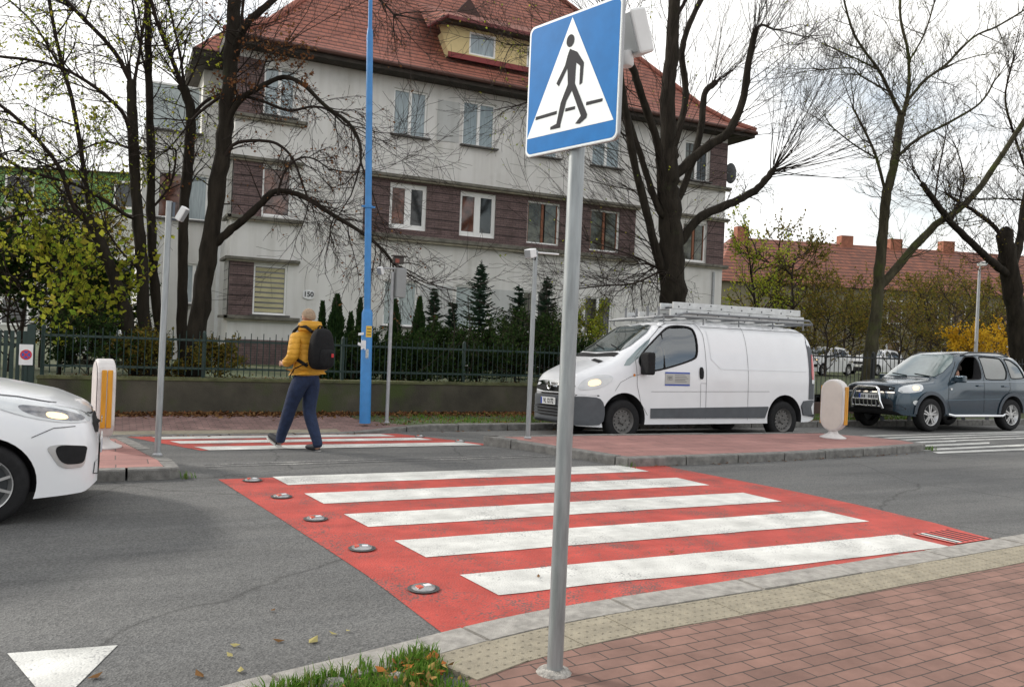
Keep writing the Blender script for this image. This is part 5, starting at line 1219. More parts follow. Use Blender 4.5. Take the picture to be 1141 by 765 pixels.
for sg in (-1, 1):
    for i, wp in enumerate((w1, w2, w3)):
        if not (i == 0 and sg == -1): patch('side_window', wp, ss.side(sg, -.010), CGL if i == 0 else WSG, suv, .05, 3)
        b = MB(); seam(b, wp, ss.side(sg, .004), .022, closed=True); b.build('window_rubber', BLACK, suv)
    b = MB(); seam(b, [(1.45,1.055),(2.5,1.075),(3.95,1.10)], ss.side(sg, .006), .016); b.build('waist_trim', M('waist_trim', (.25,.28,.32), .3, .6), suv)
    b = MB()
    seam(b, [(1.42,.42),(1.34,.62),(1.36,.98),(1.44,1.12),(1.84,1.50)], ss.side(sg, .005), .008); seam(b, [(2.50,.40),(2.50,1.66)], ss.side(sg, .005), .008); seam(b, [(3.10,.44),(3.22,.72),(3.38,.92),(3.37,1.64)], ss.side(sg, .005), .008)
    b.build('panel_gap', M('panel_gap_dark', (.008,.01,.012), .7), suv)
    b = MB(); seam(b, [(1.30,.66),(3.06,.70)], ss.side(sg, .008), .014); b.build('pressed_line', M('pressed_line_blue', (.11,.15,.19), .25, .5), suv)
    for cx, cz, r in SA:
        a0, a1 = (-25, 205); pts = [(cx+(r+.03)*math.cos(math.radians(a0+(a1-a0)*i/18)), cz+(r+.03)*math.sin(math.radians(a0+(a1-a0)*i/18))) for i in range(19)]
        b = MB(); seam(b, pts, ss.side(sg, .022), .075, step=.1); b.build('arch_flare', SPD, suv, True)
        wheel(suv, (cx, sg*.775, .345), .35, .22, sg, 'five', .225)
    for hx in (2.34, 3.2):
        p = Vector(ss.side(sg, .0)((hx, .985))); b = MB(); b.obox(p+Vector((0,sg*.028,0)), (.085,0,0), (0,.012,0), (0,0,.016)); b.build('door_handle', M('handle_blue', (.12,.15,.19), .25, .5), suv, bevel=.006)
    p = Vector(ss.side(sg, 0)((1.62,1.12))); b = MB(); b.obox(p+Vector((-.02,sg*.12,.0)), (.06,0,0), (0,.12,0), (0,0,.075)); b.build('mirror', SP, suv, bevel=.03)
    b = MB(); b.tube([(1.28,sg*.93,.36),(1.42,sg*.97,.33),(3.0,sg*.97,.33),(3.12,sg*.93,.36)], .03, 10); b.build('side_step', CHROME, suv, True)
    b = MB(); b.tube([ss.roof(.01)((2.1,sg*.60)), ss.roof(.06)((2.35,sg*.62)), ss.roof(.06)((3.4,sg*.62)), ss.roof(.01)((3.75,sg*.58))], .016, 8); b.build('roof_rail', DGREY, suv, True)
    hl = roundpoly([(sg*40,.80),(sg*42,.93),(sg*60,.99),(sg*76,1.0),(sg*74,.86),(sg*58,.80)], 1)
    h_ = patch('headlight', hl, ss.nose(.85, off_=.008), LAMP, suv, 4, 4, inner=ss.nose(.85, off_=-.015)); patch('bulb', roundpoly([(sg*58,.85),(sg*58,.95),(sg*68,.96),(sg*67,.87)], 2), ss.nose(.85, off_=.012), BULB, h_, 3, 3)
    patch('fog_light', [(sg*62+5*math.cos(t*.6), .60+.05*math.sin(t*.6)) for t in range(10)], ss.nose(.85, off_=.008), LAMP, suv, 3, 3)
    b = MB(); seam(b, [(sg*50,.50),(sg*54,.70),(sg*76,.70),(sg*80,.50)], ss.nose(.85, off_=.006), 1.5, step=5); b.build('bumper_line', M('bumper_gap', (.01,.012,.015), .7), suv)
    b = MB(); p = ss.side(sg, .006)((1.43,.90)); b.obox(p, (.03,0,0), (0,.003,0), (0,0,.02)); b.build('side_repeater', WPLAST, suv)
patch('windscreen', roundpoly([(1.25,-.70),(1.21,-.4),(1.20,0),(1.21,.4),(1.25,.70),(1.95,.62),(2.0,.3),(2.01,0),(2.0,-.3),(1.95,-.62)], 1), ss.roof(.006, .004), M('reflection_tinted_windscreen', (.12,.17,.165), .05, var=.3, scale=2, spec=1, coat=1), suv, .07, 6)  # bright reflection on this glass is put into its paler base colour
b = MB(); b.tube([ss.roof(.02)((1.20,.05)), ss.roof(.02)((1.29,.5))], .008, 5); b.tube([ss.roof(.02)((1.20,-.55)), ss.roof(.02)((1.27,-.1))], .008, 5); b.build('wiper', BLACK, suv)
patch('grille', roundpoly([(-35,.79),(-38,.95),(38,.95),(35,.79)], 1), ss.nose(.85, off_=.006), BLACK, suv, 4, 3)
b = MB(); seam(b, [(-37,.80),(37,.80)], ss.nose(.85, off_=.014), .03, step=4); b.build('grille_bar', CHROME, suv)
nf = Vector(ss.nose(.85, off_=.02)((0,.885)))
b = MB(); b.obox(nf+Vector((0,.0,.018)), (.004,0,0), (0,.038,.012), (0,.0,.009)); b.obox(nf+Vector((0,.0,-.018)), (.004,0,0), (0,.038,.012), (0,.0,.009)); b.obox(nf, (.005,0,0), (0,.036,-.022), (0,.0,.008)); b.build('emblem', CHROME, suv)
patch('lower_bumper', roundpoly([(-50,.44),(-48,.50),(-36,.56),(36,.56),(48,.50),(50,.44),(0,.41)], 1), ss.nose(.85, off_=.006), BLACK, suv, 4, 4)
np_s = number_plate(suv, ss, ss.nose(.85, off_=.02), .70, None)
b = MB(); px0 = ss.nose(.85, off_=.02)((0,.70))[0]
for i in range(7):
    if i == 2: continue
    b.box(px0-.0145, px0-.0125, .17-i*.062-.022, .17-i*.062+.022, .668, .732)
b.build('registration', M('plate_smudge', (.13,.13,.14), .6), np_s)
b = MB(); xb = -.12
b.tube([(xb+.06,-.40,.46),(xb,-.37,.62),(xb+.03,-.31,.86),(xb+.05,-.24,.90),(xb+.05,.24,.90),(xb+.03,.31,.86),(xb,.37,.62),(xb+.06,.40,.46)], .034, 12); b.build('bull_bar', CHROME, suv, True)
b = MB(); b.tube([(xb,-.36,.64),(xb,.36,.64)], .02, 10); b.tube([(xb+.03,-.39,.50),(xb+.03,.39,.50)], .02, 10); b.tube([(0,-.3,.5),(xb,-.3,.5)], .02, 8); b.tube([(0,.3,.5),(xb,.3,.5)], .02, 8)
for i in range(6): y = -.27+i*.108; b.tube([(xb,y,.63),(xb+.02,y,.51)], .017, 8)
b.build('bar_teeth', CHROME, suv, True)
patch('rear_bumper', roundpoly([(-70,.42),(-74,.66),(74,.66),(70,.42)], 1), ss.nose(3.7, True, .02), SPD, suv, 4, 5)
for sg in (-1, 1): patch('tail_light', roundpoly([(4.12,.98),(4.06,1.25),(4.16,1.25),(4.25,.98)], 1), ss.side(sg, .01), REDL, suv, .04, 3)
sx, sy, ssc = 13.28, 8.75, 1.045
place(suv, sx, sy, (zroad(7.9)+zroad(9.3))/2+.01, math.radians(-.5), ssc, droll)
d2 = driver('driver in pale top looking out of the open blue car window', (0,0,0), 0, M('pale_top', (.35,.38,.45), .8))
place(d2, sx+2.22*ssc, sy-.46, .70, math.radians(75), .95)

# ---------------- white hatchback
def make_hatch(paint, label, lit=True):
    car = thing('hatchback', label, 'car')
    hs = Shell(3.85, [(0,.50),(.02,.64),(.06,.76),(.14,.83),(.35,.92),(.75,1.00),(1.0,1.03),(1.12,1.06),(1.85,1.42),(2.15,1.49),(2.6,1.51),(3.2,1.47),(3.5,1.36),(3.7,1.05),(3.85,.8)],
        [(0,.26),(.08,.20),(.5,.18),(3.3,.2),(3.85,.34)],
        [(0,.50),(.03,.60),(.10,.69),(.22,.76),(.45,.815),(.8,.845),(3.3,.845),(3.65,.80),(3.85,.70)], .93, .28, 5.5)
    HA = [(.74,.30,.345),(3.17,.30,.345)]
    h1 = roundpoly([(1.52,1.00),(2.14,1.02),(2.16,1.36),(2.06,1.40),(1.92,1.36)], 1); h2 = roundpoly([(2.26,1.02),(3.02,1.06),(2.92,1.34),(2.3,1.40)], 1)
    make_shell(hs, car, paint, HA, [h1, h2])
    for sg in (-1, 1):
        for wp in (h1, h2):
            patch('side_window', wp, hs.side(sg, -.008), CGL, car, .06, 3); b = MB(); seam(b, wp, hs.side(sg, .003), .02, closed=True); b.build('window_rubber', BLACK, car)
        b = MB(); seam(b, [(1.30,.30),(1.24,.55),(1.26,.92),(1.45,1.02),(1.9,1.38)], hs.side(sg, .004), .007); seam(b, [(2.20,.30),(2.20,1.40)], hs.side(sg, .004), .007)
        seam(b, [(.16,.705),(.30,.70),(.44,.635)], hs.side(sg, .004), .006)
        seam(b, [(.30,.875),(.55,.925),(.95,.975),(1.25,.985)], hs.side(sg, .004), .006)
        b.build('panel_gap', M('panel_gap_grey', (.06,.06,.065), .7), car)
        for cx, cz, r in HA: wheel(car, (cx, sg*.735, .295), .30, .19, sg, 'multi', .20)
        # long swept headlight reaching back over the wing
        hl = roundpoly([(sg*30,.735),(sg*34,.795),(sg*48,.845),(sg*64,.885),(sg*78,.915),(sg*91,.935),(sg*97,.93),(sg*90,.885),(sg*80,.83),(sg*66,.765),(sg*50,.725)], 2)
        h_ = patch('headlight', hl, hs.nose(.75, off_=.006), LAMP, car, 3, 5, inner=hs.nose(.75, off_=-.015))
        patch('bezel', roundpoly([(sg*38,.755),(sg*50,.82),(sg*64,.862),(sg*76,.875),(sg*70,.80),(sg*52,.742)], 2), hs.nose(.75, off_=.008), BEZ, h_, 3, 4)
        if lit: patch('bulb', roundpoly([(sg*52,.755),(sg*52,.80),(sg*62,.825),(sg*62,.775)], 2), hs.nose(.75, off_=.011), BULB, h_, 3, 3)
        patch('fog_surround', roundpoly([(sg*46,.40),(sg*45,.50),(sg*44,.55),(sg*50,.565),(sg*58,.58),(sg*63,.56),(sg*60,.48),(sg*57,.40),(sg*50,.39)], 2), hs.nose(.75, off_=.008), SILVER, car, 3, 3, inner=hs.nose(.75, off_=-.01))
        patch('fog_recess', roundpoly([(sg*46.5,.43),(sg*45.5,.50),(sg*44.5,.55),(sg*50,.562),(sg*58,.576),(sg*59.5,.53),(sg*56.5,.43),(sg*50,.42)], 2), hs.nose(.75, off_=.013), BLACK, car, 3, 3)
        p = Vector(hs.side(sg, 0)((1.50,1.02))); b = MB(); b.obox(p+Vector((-.02,sg*.1,.02)), (.05,0,0), (0,.1,0), (0,0,.065)); b.build('mirror', paint, car, bevel=.03)
        patch('tail_light', roundpoly([(3.62,.85),(3.55,1.1),(3.66,1.12),(3.78,.85)], 1), hs.side(sg, .01), REDL, car, .04, 3)
    patch('windscreen', roundpoly([(1.16,-.62),(1.12,0),(1.16,.62),(1.82,.52),(1.87,0),(1.82,-.52)], 1), hs.roof(.006, .004), WSG, car, .07, 6)
    patch('rear_window', roundpoly([(3.38,-.45),(3.38,.45),(3.62,.55),(3.62,-.55)], 1), hs.roof(.008), WSG, car, .07, 4)
    patch('grille', roundpoly([(-30,.60),(-36,.74),(36,.74),(30,.60)], 1), hs.nose(.75, off_=.006), BLACK, car, 4, 3)
    patch('lower_grille', roundpoly([(-40,.28),(-38,.46),(38,.46),(40,.28)], 1), hs.nose(.75, off_=.006), BLACK, car, 4, 3)
    np2 = number_plate(car, hs, hs.nose(.75, off_=.01), .50, None)
    nf = Vector(hs.nose(.75, off_=.012)((0,.69))); b = MB(); b.obox(nf, (.004,0,0), (0,.036,-.018), (0,.0,.008)); b.obox(nf+Vector((0,0,.016)), (.004,0,0), (0,.034,.01), (0,0,.007)); b.obox(nf+Vector((0,0,-.016)), (.004,0,0), (0,.034,.01), (0,0,.007)); b.build('emblem', CHROME, car)
    b = MB(); seam(b, [(.10,-.5),(.07,-.25),(.06,0),(.07,.25),(.10,.5)], hs.roof(.004), .007); b.build('bonnet_gap', BLACK, car)
    return car
hat = make_hatch(CARW, 'white hatchback driving in from the left edge of the photo, headlight lit')
place(hat, -2.27, 3.62, 0, math.pi, 1.05)
SILP = M('silver_car_paint', (.5,.52,.54), .3, .4, coat=.6)
for x, y, rz, lb in ((at(118,410,19).x, 19.0, math.radians(100), 'parked pale car glimpsed through the green fence behind the left bollard'), (at(918,410,25).x-1.5, 25, math.radians(12), 'parked car glimpsed through the black fence, the one nearest the rear of the van'), (at(955,410,27).x, 27, math.radians(10), 'parked car glimpsed through the black fence, the one nearest the blue car')):
    c = copy_tree(hat); place(c, x, y, .52, rz, .92); c['label'] = lb; c['group'] = 'cars parked behind the fences'

# ================================================================ THE PEDESTRIAN
def mk_pedestrian():
    t = thing('person', 'man in a mustard padded jacket and jeans walking over the crossing, seen from behind', 'person')
    # local frame: forward +y, his right +x
    L = {}
    V = []; R_ = []; E_ = []
    def v(n, p, r): L[n] = len(V); V.append(p); R_.append(r if hasattr(r, '__len__') else (r, r)); return L[n]
    def e(a, b_): E_.append((L[a], L[b_]))
    v('pel', (0,0,.98), (.125,.09)); v('waist', (0,.01,1.14), (.15,.11)); v('chest', (0,.02,1.34), (.175,.125)); v('upch', (0,.02,1.47), (.15,.10)); v('neck', (0,.03,1.565), .058); v('jaw', (0,.045,1.63), (.062,.07)); v('skull', (0,.025,1.715), (.078,.092)); v('crown', (0,.01,1.785), (.06,.075)); v('nose', (0,.135,1.68), .014); v('chin', (0,.10,1.615), .028)
    v('earl', (-.083,.02,1.695), .017); v('earr', (.083,.02,1.695), .017)
    for s, n in ((-1,'l'),(1,'r')):
        v('hip'+n, (s*.09,0,.90), .078)
        v('sh'+n, (s*.19,.02,1.46), .062)
    v('kneel', (-.10,.20,.53), .062); v('calfl', (-.10,.235,.40), .058); v('anklel', (-.10,.36,.13), .042); v('heell', (-.10,.34,.07), .040); v('toel', (-.11,.55,.15), .034)
    v('kneer', (.10,.06,.51), .062); v('calfr', (.10,.00,.38), .058); v('ankler', (.11,-.13,.11), .042); v('heelr', (.11,-.16,.05), .040); v('toer', (.12,.06,.035), .034)
    v('ell', (-.27,-.05,1.20), .046); v('wrl', (-.22,.17,1.10), .032); v('pal', (-.20,.25,1.105), (.038,.022))
    v('elr', (.26,-.04,1.19), .046); v('wrr', (.20,.17,1.12), .032); v('par', (.17,.25,1.13), (.038,.022))
    for a, b_ in (('pel','waist'),('waist','chest'),('chest','upch'),('upch','neck'),('neck','jaw'),('jaw','skull'),('skull','crown'),('skull','nose'),('jaw','chin'),('skull','earl'),('skull','earr'),('pel','hipl'),('pel','hipr'),('hipl','kneel'),('kneel','calfl'),('calfl','anklel'),('anklel','heell'),('heell','toel'),
                  ('hipr','kneer'),('kneer','calfr'),('calfr','ankler'),('ankler','heelr'),('heelr','toer'),('upch','shl'),('shl','ell'),('ell','wrl'),('wrl','pal'),('upch','shr'),('shr','elr'),('elr','wrr'),('wrr','par')): e(a, b_)
    for n, s in (('l',-1),('r',1)):
        px, py, pz = V[L['pa'+n]]
        for k in range(4):
            oz = .026 - k*.017; ln = (.9,1.0,.95,.75)[k]
            a = v(f'f{n}{k}a', (px+.004*-s, py+.040, pz+oz), .0095); E_.append((L['pa'+n], a))
            c = v(f'f{n}{k}b', (px-s*.012, py+.040+.032*ln, pz+oz-.004), .009); E_.append((a, c))
            d = v(f'f{n}{k}c', (px-s*.032, py+.045+.045*ln, pz+oz-.010), .008); E_.append((c, d))
        a = v(f't{n}a', (px-s*.018, py+.01, pz+.036), .0105); E_.append((L['pa'+n], a)); c = v(f't{n}b', (px-s*.03, py+.042, pz+.045), .009); E_.append((a, c))
    skin_mesh('body', V, E_, R_, SKIN, t)
    # clothes grown on the same joints, a little thicker
    def cloth(name, names, links, grow, mat, extra=()):
        ix = {n: i for i, n in enumerate(names)}; vv = [V[L[n]] for n in names]; rr = [tuple(x*grow[0]+grow[1] for x in R_[L[n]]) for n in names]
        for (n, p, r) in extra: ix[n] = len(vv); vv.append(p); rr.append(r if hasattr(r, '__len__') else (r, r))
        return skin_mesh(name, vv, [(ix[a], ix[c]) for a, c in links], rr, mat, t)
    JM = M('mustard_padded_jacket', (.60,.30,.022), .65, var=.12, scale=14)
    nt_ = JM.node_tree; N_, L_ = nt_.nodes, nt_.links; b_ = N_['Principled BSDF']
    wv = N_.new('ShaderNodeTexWave'); wv.bands_direction = 'Z'; wv.inputs['Scale'].default_value = 4.6; wv.inputs['Distortion'].default_value = 2.6; wv.inputs['Detail'].default_value = 3; wv.inputs['Detail Scale'].default_value = 2.5; tcn = N_.new('ShaderNodeTexCoord'); L_.new(tcn.outputs['Object'], wv.inputs[0])
    mth = N_.new('ShaderNodeMath'); mth.operation = 'POWER'; mth.inputs[1].default_value = .35; L_.new(wv.outputs['Fac'], mth.inputs[0])
    bp_ = N_.new('ShaderNodeBump'); bp_.inputs['Strength'].default_value = .45; bp_.inputs['Distance'].default_value = .016; L_.new(mth.outputs[0], bp_.inputs['Height']); L_.new(bp_.outputs[0], b_.inputs['Normal'])
    cloth('jacket', ['waist','chest','upch','shl','ell','wrl','shr','elr','wrr'], [('low','waist'),('waist','chest'),('chest','upch'),('upch','shl'),('shl','ell'),('ell','wrl'),('upch','shr'),('shr','elr'),('elr','wrr'),('low','hem'),('upch','coll')], (1.05,.030), JM,
          [('low', (0,0,1.05), (.215,.172)), ('hem', (0,.0,.935), (.225,.182)), ('coll', (0,.02,1.55), (.085,.085))])
    b = MB(); prof = [(.085,1.50),(.135,1.53),(.150,1.58),(.135,1.635),(.10,1.645),(.08,1.60)]; b.lathe(prof, (0,-.005,0), 24, cap=False); hood = b.build('hood', JM, t, True)
    for vtx in hood.data.vertices:
        if vtx.co.y < 0: vtx.co.y *= 1.25; vtx.co.z += .02
    JE = M('blue_jeans', (.011,.022,.060), .85, var=.3, scale=18, bump=.5, bscale=25)
    cloth('jeans', ['kneel','calfl','anklel','kneer','calfr','ankler'], [('seat','hl'),('hl','kneel'),('kneel','calfl'),('calfl','anklel'),('seat','hr'),('hr','kneer'),('kneer','calfr'),('calfr','ankler'),('anklel','cuffl'),('ankler','cuffr')], (1.14,.020), JE,
          [('seat', (0,0,.99), (.20,.15)), ('hl', (-.095,0,.90), .125), ('hr', (.095,0,.90), .125), ('cuffl', (-.10,.345,.055), .062), ('cuffr', (.11,-.155,.035), .062)])
    SHO = M('dark_shoe', (.015,.016,.02), .7); SOL = M('pale_sole', (.5,.49,.46), .7)
    for n in 'lr':
        h, to = Vector(V[L['heel'+n]]), Vector(V[L['toe'+n]]); a = Vector(V[L['ankle'+n]])
        d = (to-h).normalized(); sd_ = d.cross(UP).normalized(); up = sd_.cross(d)
        sh_ = skin_mesh('shoe', [h-d*.01, h+d*.10, to-d*.02, to+d*.045, h+(a-h)*.8], [(0,1),(1,2),(2,3),(0,4)], [(.050,.050),(.050,.048),(.052,.036),(.036,.026),(.052,.052)], SHO, t)
        b = MB(); pts = []
        for i in range(24):
            an = 2*math.pi*i/24; u_ = math.cos(an); w_ = math.sin(an); l_ = .158 if True else 0; wid = .050 - .010*u_*-1*(u_ < 0) - .006*(u_ > .7)
            pts.append((u_*l_, w_*wid))
        ce = (h+to)/2 + d*.008 - up*.040
        b.prism(pts, (ce, d, sd_, up), .026); so_ = b.build('sole', SOL, sh_, bevel=.004)
    # short cropped hair: shell over back and top of the head
    HM = M('short_greying_hair', (.33,.245,.17), .9, var=.35, scale=60, bump=.6, bscale=150); b = MB(); c = Vector((0,.015,1.722))
    def hr(s_, tt):
        th = math.radians(100*s_); ph = 2*math.pi*tt; drop = 1.0
        # farther down at the back (-y) than at the forehead
        th *= .66 + .52*(.5-.5*math.sin(ph))**1.3
        return tuple(c + Vector((.084*math.sin(th)*math.cos(ph), .100*math.sin(th)*math.sin(ph), .104*math.cos(th))))
    b.grid(hr, 12, 28); b.build('hair', HM, t, True)
    EYE = M('eye', (.02,.02,.02), .2)
    for s in (-1, 1): b = MB(); b.lathe([(0,-.010),(.008,-.006),(.011,0),(.008,.006),(0,.010)], (s*.032,.112,1.715), 10); b.build('eye', EYE, t, True)
    b = MB(); b.obox((0,.115,1.645), (.022,0,0), (0,.006,0), (0,0,.004)); b.build('mouth', M('lips', (.35,.13,.11), .6), t, bevel=.002)
    # backpack hangs from his shoulders: a thing of its own, same frame
    k = thing('backpack', 'black backpack with a small red badge on the walking man', 'backpack')
    BP = M('black_nylon', (.007,.007,.008), .7, var=.3, scale=20, bump=.3, bscale=60, spec=.2)
    b = MB()
    def bpk(s_, tt):
        th = math.pi*s_; ph = 2*math.pi*tt; f = lambda a, n: math.copysign(abs(a)**n, a)
        x = .165*f(math.sin(th), .55)*f(math.cos(ph), .6); z = .262*f(math.cos(th), .62); y = .105*f(math.sin(th), .55)*f(math.sin(ph), .6)
        y *= 1 - .22*(z/.26); x *= 1 - .15*max(0, z/.26)
        return (x, -.265 + y, 1.275 + z)
    b.grid(bpk, 20, 32); bo = b.build('bag', BP, k, True)
    b = MB(); b.grid(lambda s_, tt: (.115*math.copysign(abs(math.sin(math.pi*s_))**.5, 1)*math.copysign(abs(math.cos(2*math.pi*tt))**.6, math.cos(2*math.pi*tt)), -.355 + .055*math.copysign(abs(math.sin(math.pi*s_))**.5*abs(math.sin(2*math.pi*tt))**.6, math.sin(2*math.pi*tt)), 1.16 + .12*math.copysign(abs(math.cos(math.pi*s_))**.6, math.cos(math.pi*s_))), 14, 24); b.build('front_pocket', BP, k, True)
    b = MB(); b.obox((.055,-.415,1.20), (.018,0,0), (0,.005,0), (0,0,.024)); b.build('badge', M('red_badge', (.45,.015,.02), .5), k, bevel=.004)
    b = MB(); b.tube([(-.03,-.21,1.53),(-.02,-.23,1.565),(.02,-.23,1.565),(.03,-.21,1.53)], .010, 6); b.build('handle', BP, k)
    for s in (-1, 1):
        b = MB(); path = [(s*.10,-.19,1.49),(s*.125,-.10,1.55),(s*.13,.02,1.555),(s*.13,.125,1.49),(s*.15,.165,1.36),(s*.185,.12,1.22),(s*.185,-.03,1.13),(s*.14,-.17,1.06)]
        b.tube(path, .021, 8); b.build('shoulder_strap', BP, k, True)
    b = MB(); b.tube([(-.16,-.2,1.1),(-.21,-.02,1.02),(-.215,.06,.93),(-.20,.08,.90)], .008, 5); b.build('loose_strap', BP, k)
    ang = math.radians(27)   # forward turned towards -x
    for o in (t, k): o.location = (.165, 6.62, zroad(6.6)-.005); o.rotation_euler[2] = ang; o.scale = (1.045,)*3
    k.location.z += .04
    return t
mk_pedestrian()

# ================================================================ TREES
BARK = M('dark_bark', (.024,.020,.015), .95, var=.5, scale=7, bump=.9, bscale=26, streak=(1,1,.25), dirt=((.034,.040,.018), 1.4, .62), spec=.15)
BARKG = M('mossy_bark', (.050,.045,.028), .95, var=.5, scale=7, bump=.8, bscale=30, streak=(1,1,.3), dirt=((.055,.068,.018), 1.2, .5), spec=.15)
TWIG = M('twig_bark', (.030,.023,.019), .95, var=.3, scale=5, spec=.15)
LEAF_Y = leafmat('yellow_green_leaves', [(.26,.32,.03),(.42,.42,.05),(.16,.25,.03),(.36,.30,.05)], .5)
LEAF_D = leafmat('dry_brown_leaves', [(.20,.09,.04),(.12,.05,.025),(.26,.14,.06)], .25)
LEAF_G = leafmat('dark_green_leaves', [(.015,.032,.010),(.025,.05,.015),(.045,.065,.02)], .15)
LEAF_O = leafmat('olive_autumn_leaves', [(.10,.11,.025),(.17,.15,.03),(.20,.13,.03),(.07,.08,.02)], .35)
LEAF_A = leafmat('golden_leaves', [(.48,.28,.02),(.56,.36,.03),(.40,.20,.02)], .4)
NEED = leafmat('spruce_needles', [(.012,.025,.016),(.024,.045,.028),(.016,.032,.016)], .1)
THUJ = leafmat('thuja_scales', [(.02,.045,.018),(.035,.065,.02)], .1)
def crom(pts, step=4):
    out = []; n = len(pts)
    for i in range(n-1):
        p0, p1, p2, p3 = pts[max(i-1,0)], pts[i], pts[i+1], pts[min(i+2,n-1)]
        for k in range(step):
            t = k/step; out.append(.5*((2*p1) + (p2-p0)*t + (2*p0-5*p1+4*p2-p3)*t*t + (-p0+3*p1-3*p2+p3)*t*t*t))
    out.append(pts[-1]); return out
def rnd(s=1): return Vector((random.uniform(-s, s), random.uniform(-s, s), random.uniform(-s, s)))
def leafq(mb, p, s):
    a = rnd().normalized(); c = a.cross(rnd()).normalized(); s *= random.uniform(.6, 1.2)
    mb.add([p-a*s*.5, p+c*s*.38, p+a*s*.6, p-c*s*.38], [(0,1,2,3)])
def twig(mb, lm, p, d, ln, r, lvl, kids=4, grav=0.0, up=0.0, leaf=0.0, ls=.06, wob=.22, sides=4, spread=(.35,.95)):
    """one twig as a wandering tapered tube; side twigs and leaves along it"""
    n = 5 if lvl else 4; pts = [p.copy()]; dd = d.normalized(); q = p.copy()
    for i in range(n):
        dd = (dd + rnd(wob) + Vector((0,0,up*.25 - grav*.22*(i+1)/n))).normalized(); q = q + dd*(ln/n); pts.append(q.copy())
    mb.tube(pts, [max(.0034, r*(1-.78*i/n)) for i in range(n+1)], sides if lvl > 1 else 3, cap=False)
    if leaf and lvl <= 1:
        for k in range(int(leaf) + (random.random() < leaf % 1)):
            i = random.randint(1, n); leafq(lm, pts[i] + rnd(.05), ls)
    if lvl > 0:
        for k in range(kids):
            t_ = random.uniform(.25, 1.0); i = min(n-1, int(t_*n)); b_ = pts[i].lerp(pts[i+1], t_*n-i)
            ax = (pts[i+1]-pts[i]).normalized(); s_ = ax.cross(rnd()).normalized(); a = random.uniform(*spread)
            twig(mb, lm, b_, ax*math.cos(a)+s_*math.sin(a), ln*random.uniform(.4,.7), r*.5, lvl-1, kids, grav, up, leaf, ls, wob, sides, spread)
def px_tree(name, label, y0, limbs, seeds, z0=.45, leaf=0, leafm=None, ls=.07, bark=None, group=None, trunk_r=10, tips=3, tiplen=1.0):
    """limbs: (pixel points, start px width, end px width, depth drift). seeds: (limb index, t0, t1, count, length, kids, options)"""
    bark = bark or BARK; base = at(limbs[0][0][0][0], limbs[0][0][0][1], y0)
    t = thing(name, label, 'tree', (base.x, base.y, z0), group); tb, br, lf = MB(), MB(), MB(); P3 = []
    for li, (pp, w0, w1, dr) in enumerate(limbs):
        n = len(pp); dr0, dr1 = dr if hasattr(dr, '__len__') else (0, dr)
        pts = [at(u, v, y0 + dr0 + (dr1-dr0)*i/max(1, n-1)) for i, (u, v) in enumerate(pp)]
        if li == 0 and pts[0].z > z0: pts = [Vector((pts[0].x - .02, pts[0].y, z0-.1))] + pts
        if li > 0:   # root every limb inside the wood it grows from
            q = min((p for pp_, _ in P3 for p in pp_), key=lambda p: (p-pts[0]).length)
            if .03 < (q-pts[0]).length < 1.2:
                pts = [q, q.lerp(pts[0], .6) + Vector((0,0,-.05))] + pts[1:]
        pts = crom(pts, 5); k = len(pts); m_ = pxsize(1, y0, *pp[n//2])/2
        rad = [(w0 + (w1-w0)*(i/(k-1))**.75)*m_*(.76 if w0 > trunk_r else .64) for i in range(k)]
        if li == 0: rad = [r_*(1 + .55*max(0, .12-i/k)/.12*.6) for i, r_ in enumerate(rad)]
        rad = [r_*(1+random.uniform(-.07, .07)) for r_ in rad]
        pts = [p + rnd(rad[i]*.12) for i, p in enumerate(pts)]
        (tb if w0 > trunk_r else br).tube(pts, rad, 12 if w0 > trunk_r else 7, noise=.06 if w0 > trunk_r else .03); P3.append((pts, rad))
    for (li, t0, t1, cnt, ln, kids, opt) in seeds:
        pts, rad = P3[li]; k = len(pts)
        for _ in range(cnt):
            tt = random.uniform(t0, t1)*(k-1); i = min(k-2, int(tt)); p = pts[i].lerp(pts[i+1], tt-i); ax = (pts[i+1]-pts[i]).normalized()
            s_ = ax.cross(rnd()).normalized(); a = random.uniform(.5, 1.25); d = ax*math.cos(a) + s_*math.sin(a)
            o = dict(opt); dirb = o.pop('dir', None); lv = o.pop('lvl', 2); rr = o.pop('r', .016)
            if dirb: d = (d*o.pop('dw', .7) + Vector(dirb)).normalized()
            o.setdefault('leaf', leaf); o.setdefault('ls', ls)
            twig(br, lf, p + d*rad[i]*.5, d, ln*random.uniform(.6, 1.25), min(rr, rad[i]*.6)*random.uniform(.7, 1.2), lv, kids, **o)
    for li, (pts, rad) in enumerate(P3):   # every limb runs out into finer shoots
        if not tips or rad[-1] > .2: continue
        ax = (pts[-1]-pts[-3]).normalized()
        for _ in range(tips):
            d = (ax + rnd(.45) + Vector((0,0,.12))).normalized(); twig(br, lf, pts[-1]-ax*.03, d, random.uniform(1.3, 2.3)*tiplen, min(.02, rad[-1]*.75), 2, 5, up=.2, leaf=leaf, ls=ls, wob=.2)
    tb.build('trunk', bark, t, True, sharp=70) if tb.v else None
    br.build('branches', TWIG if bark is BARK else bark, t, True, sharp=70)
    if lf.v: lf.build('leaves', leafm or LEAF_Y, t)
    return t
GR = 'old trees on the left behind the wall'
T_UP = dict(up=.6); 
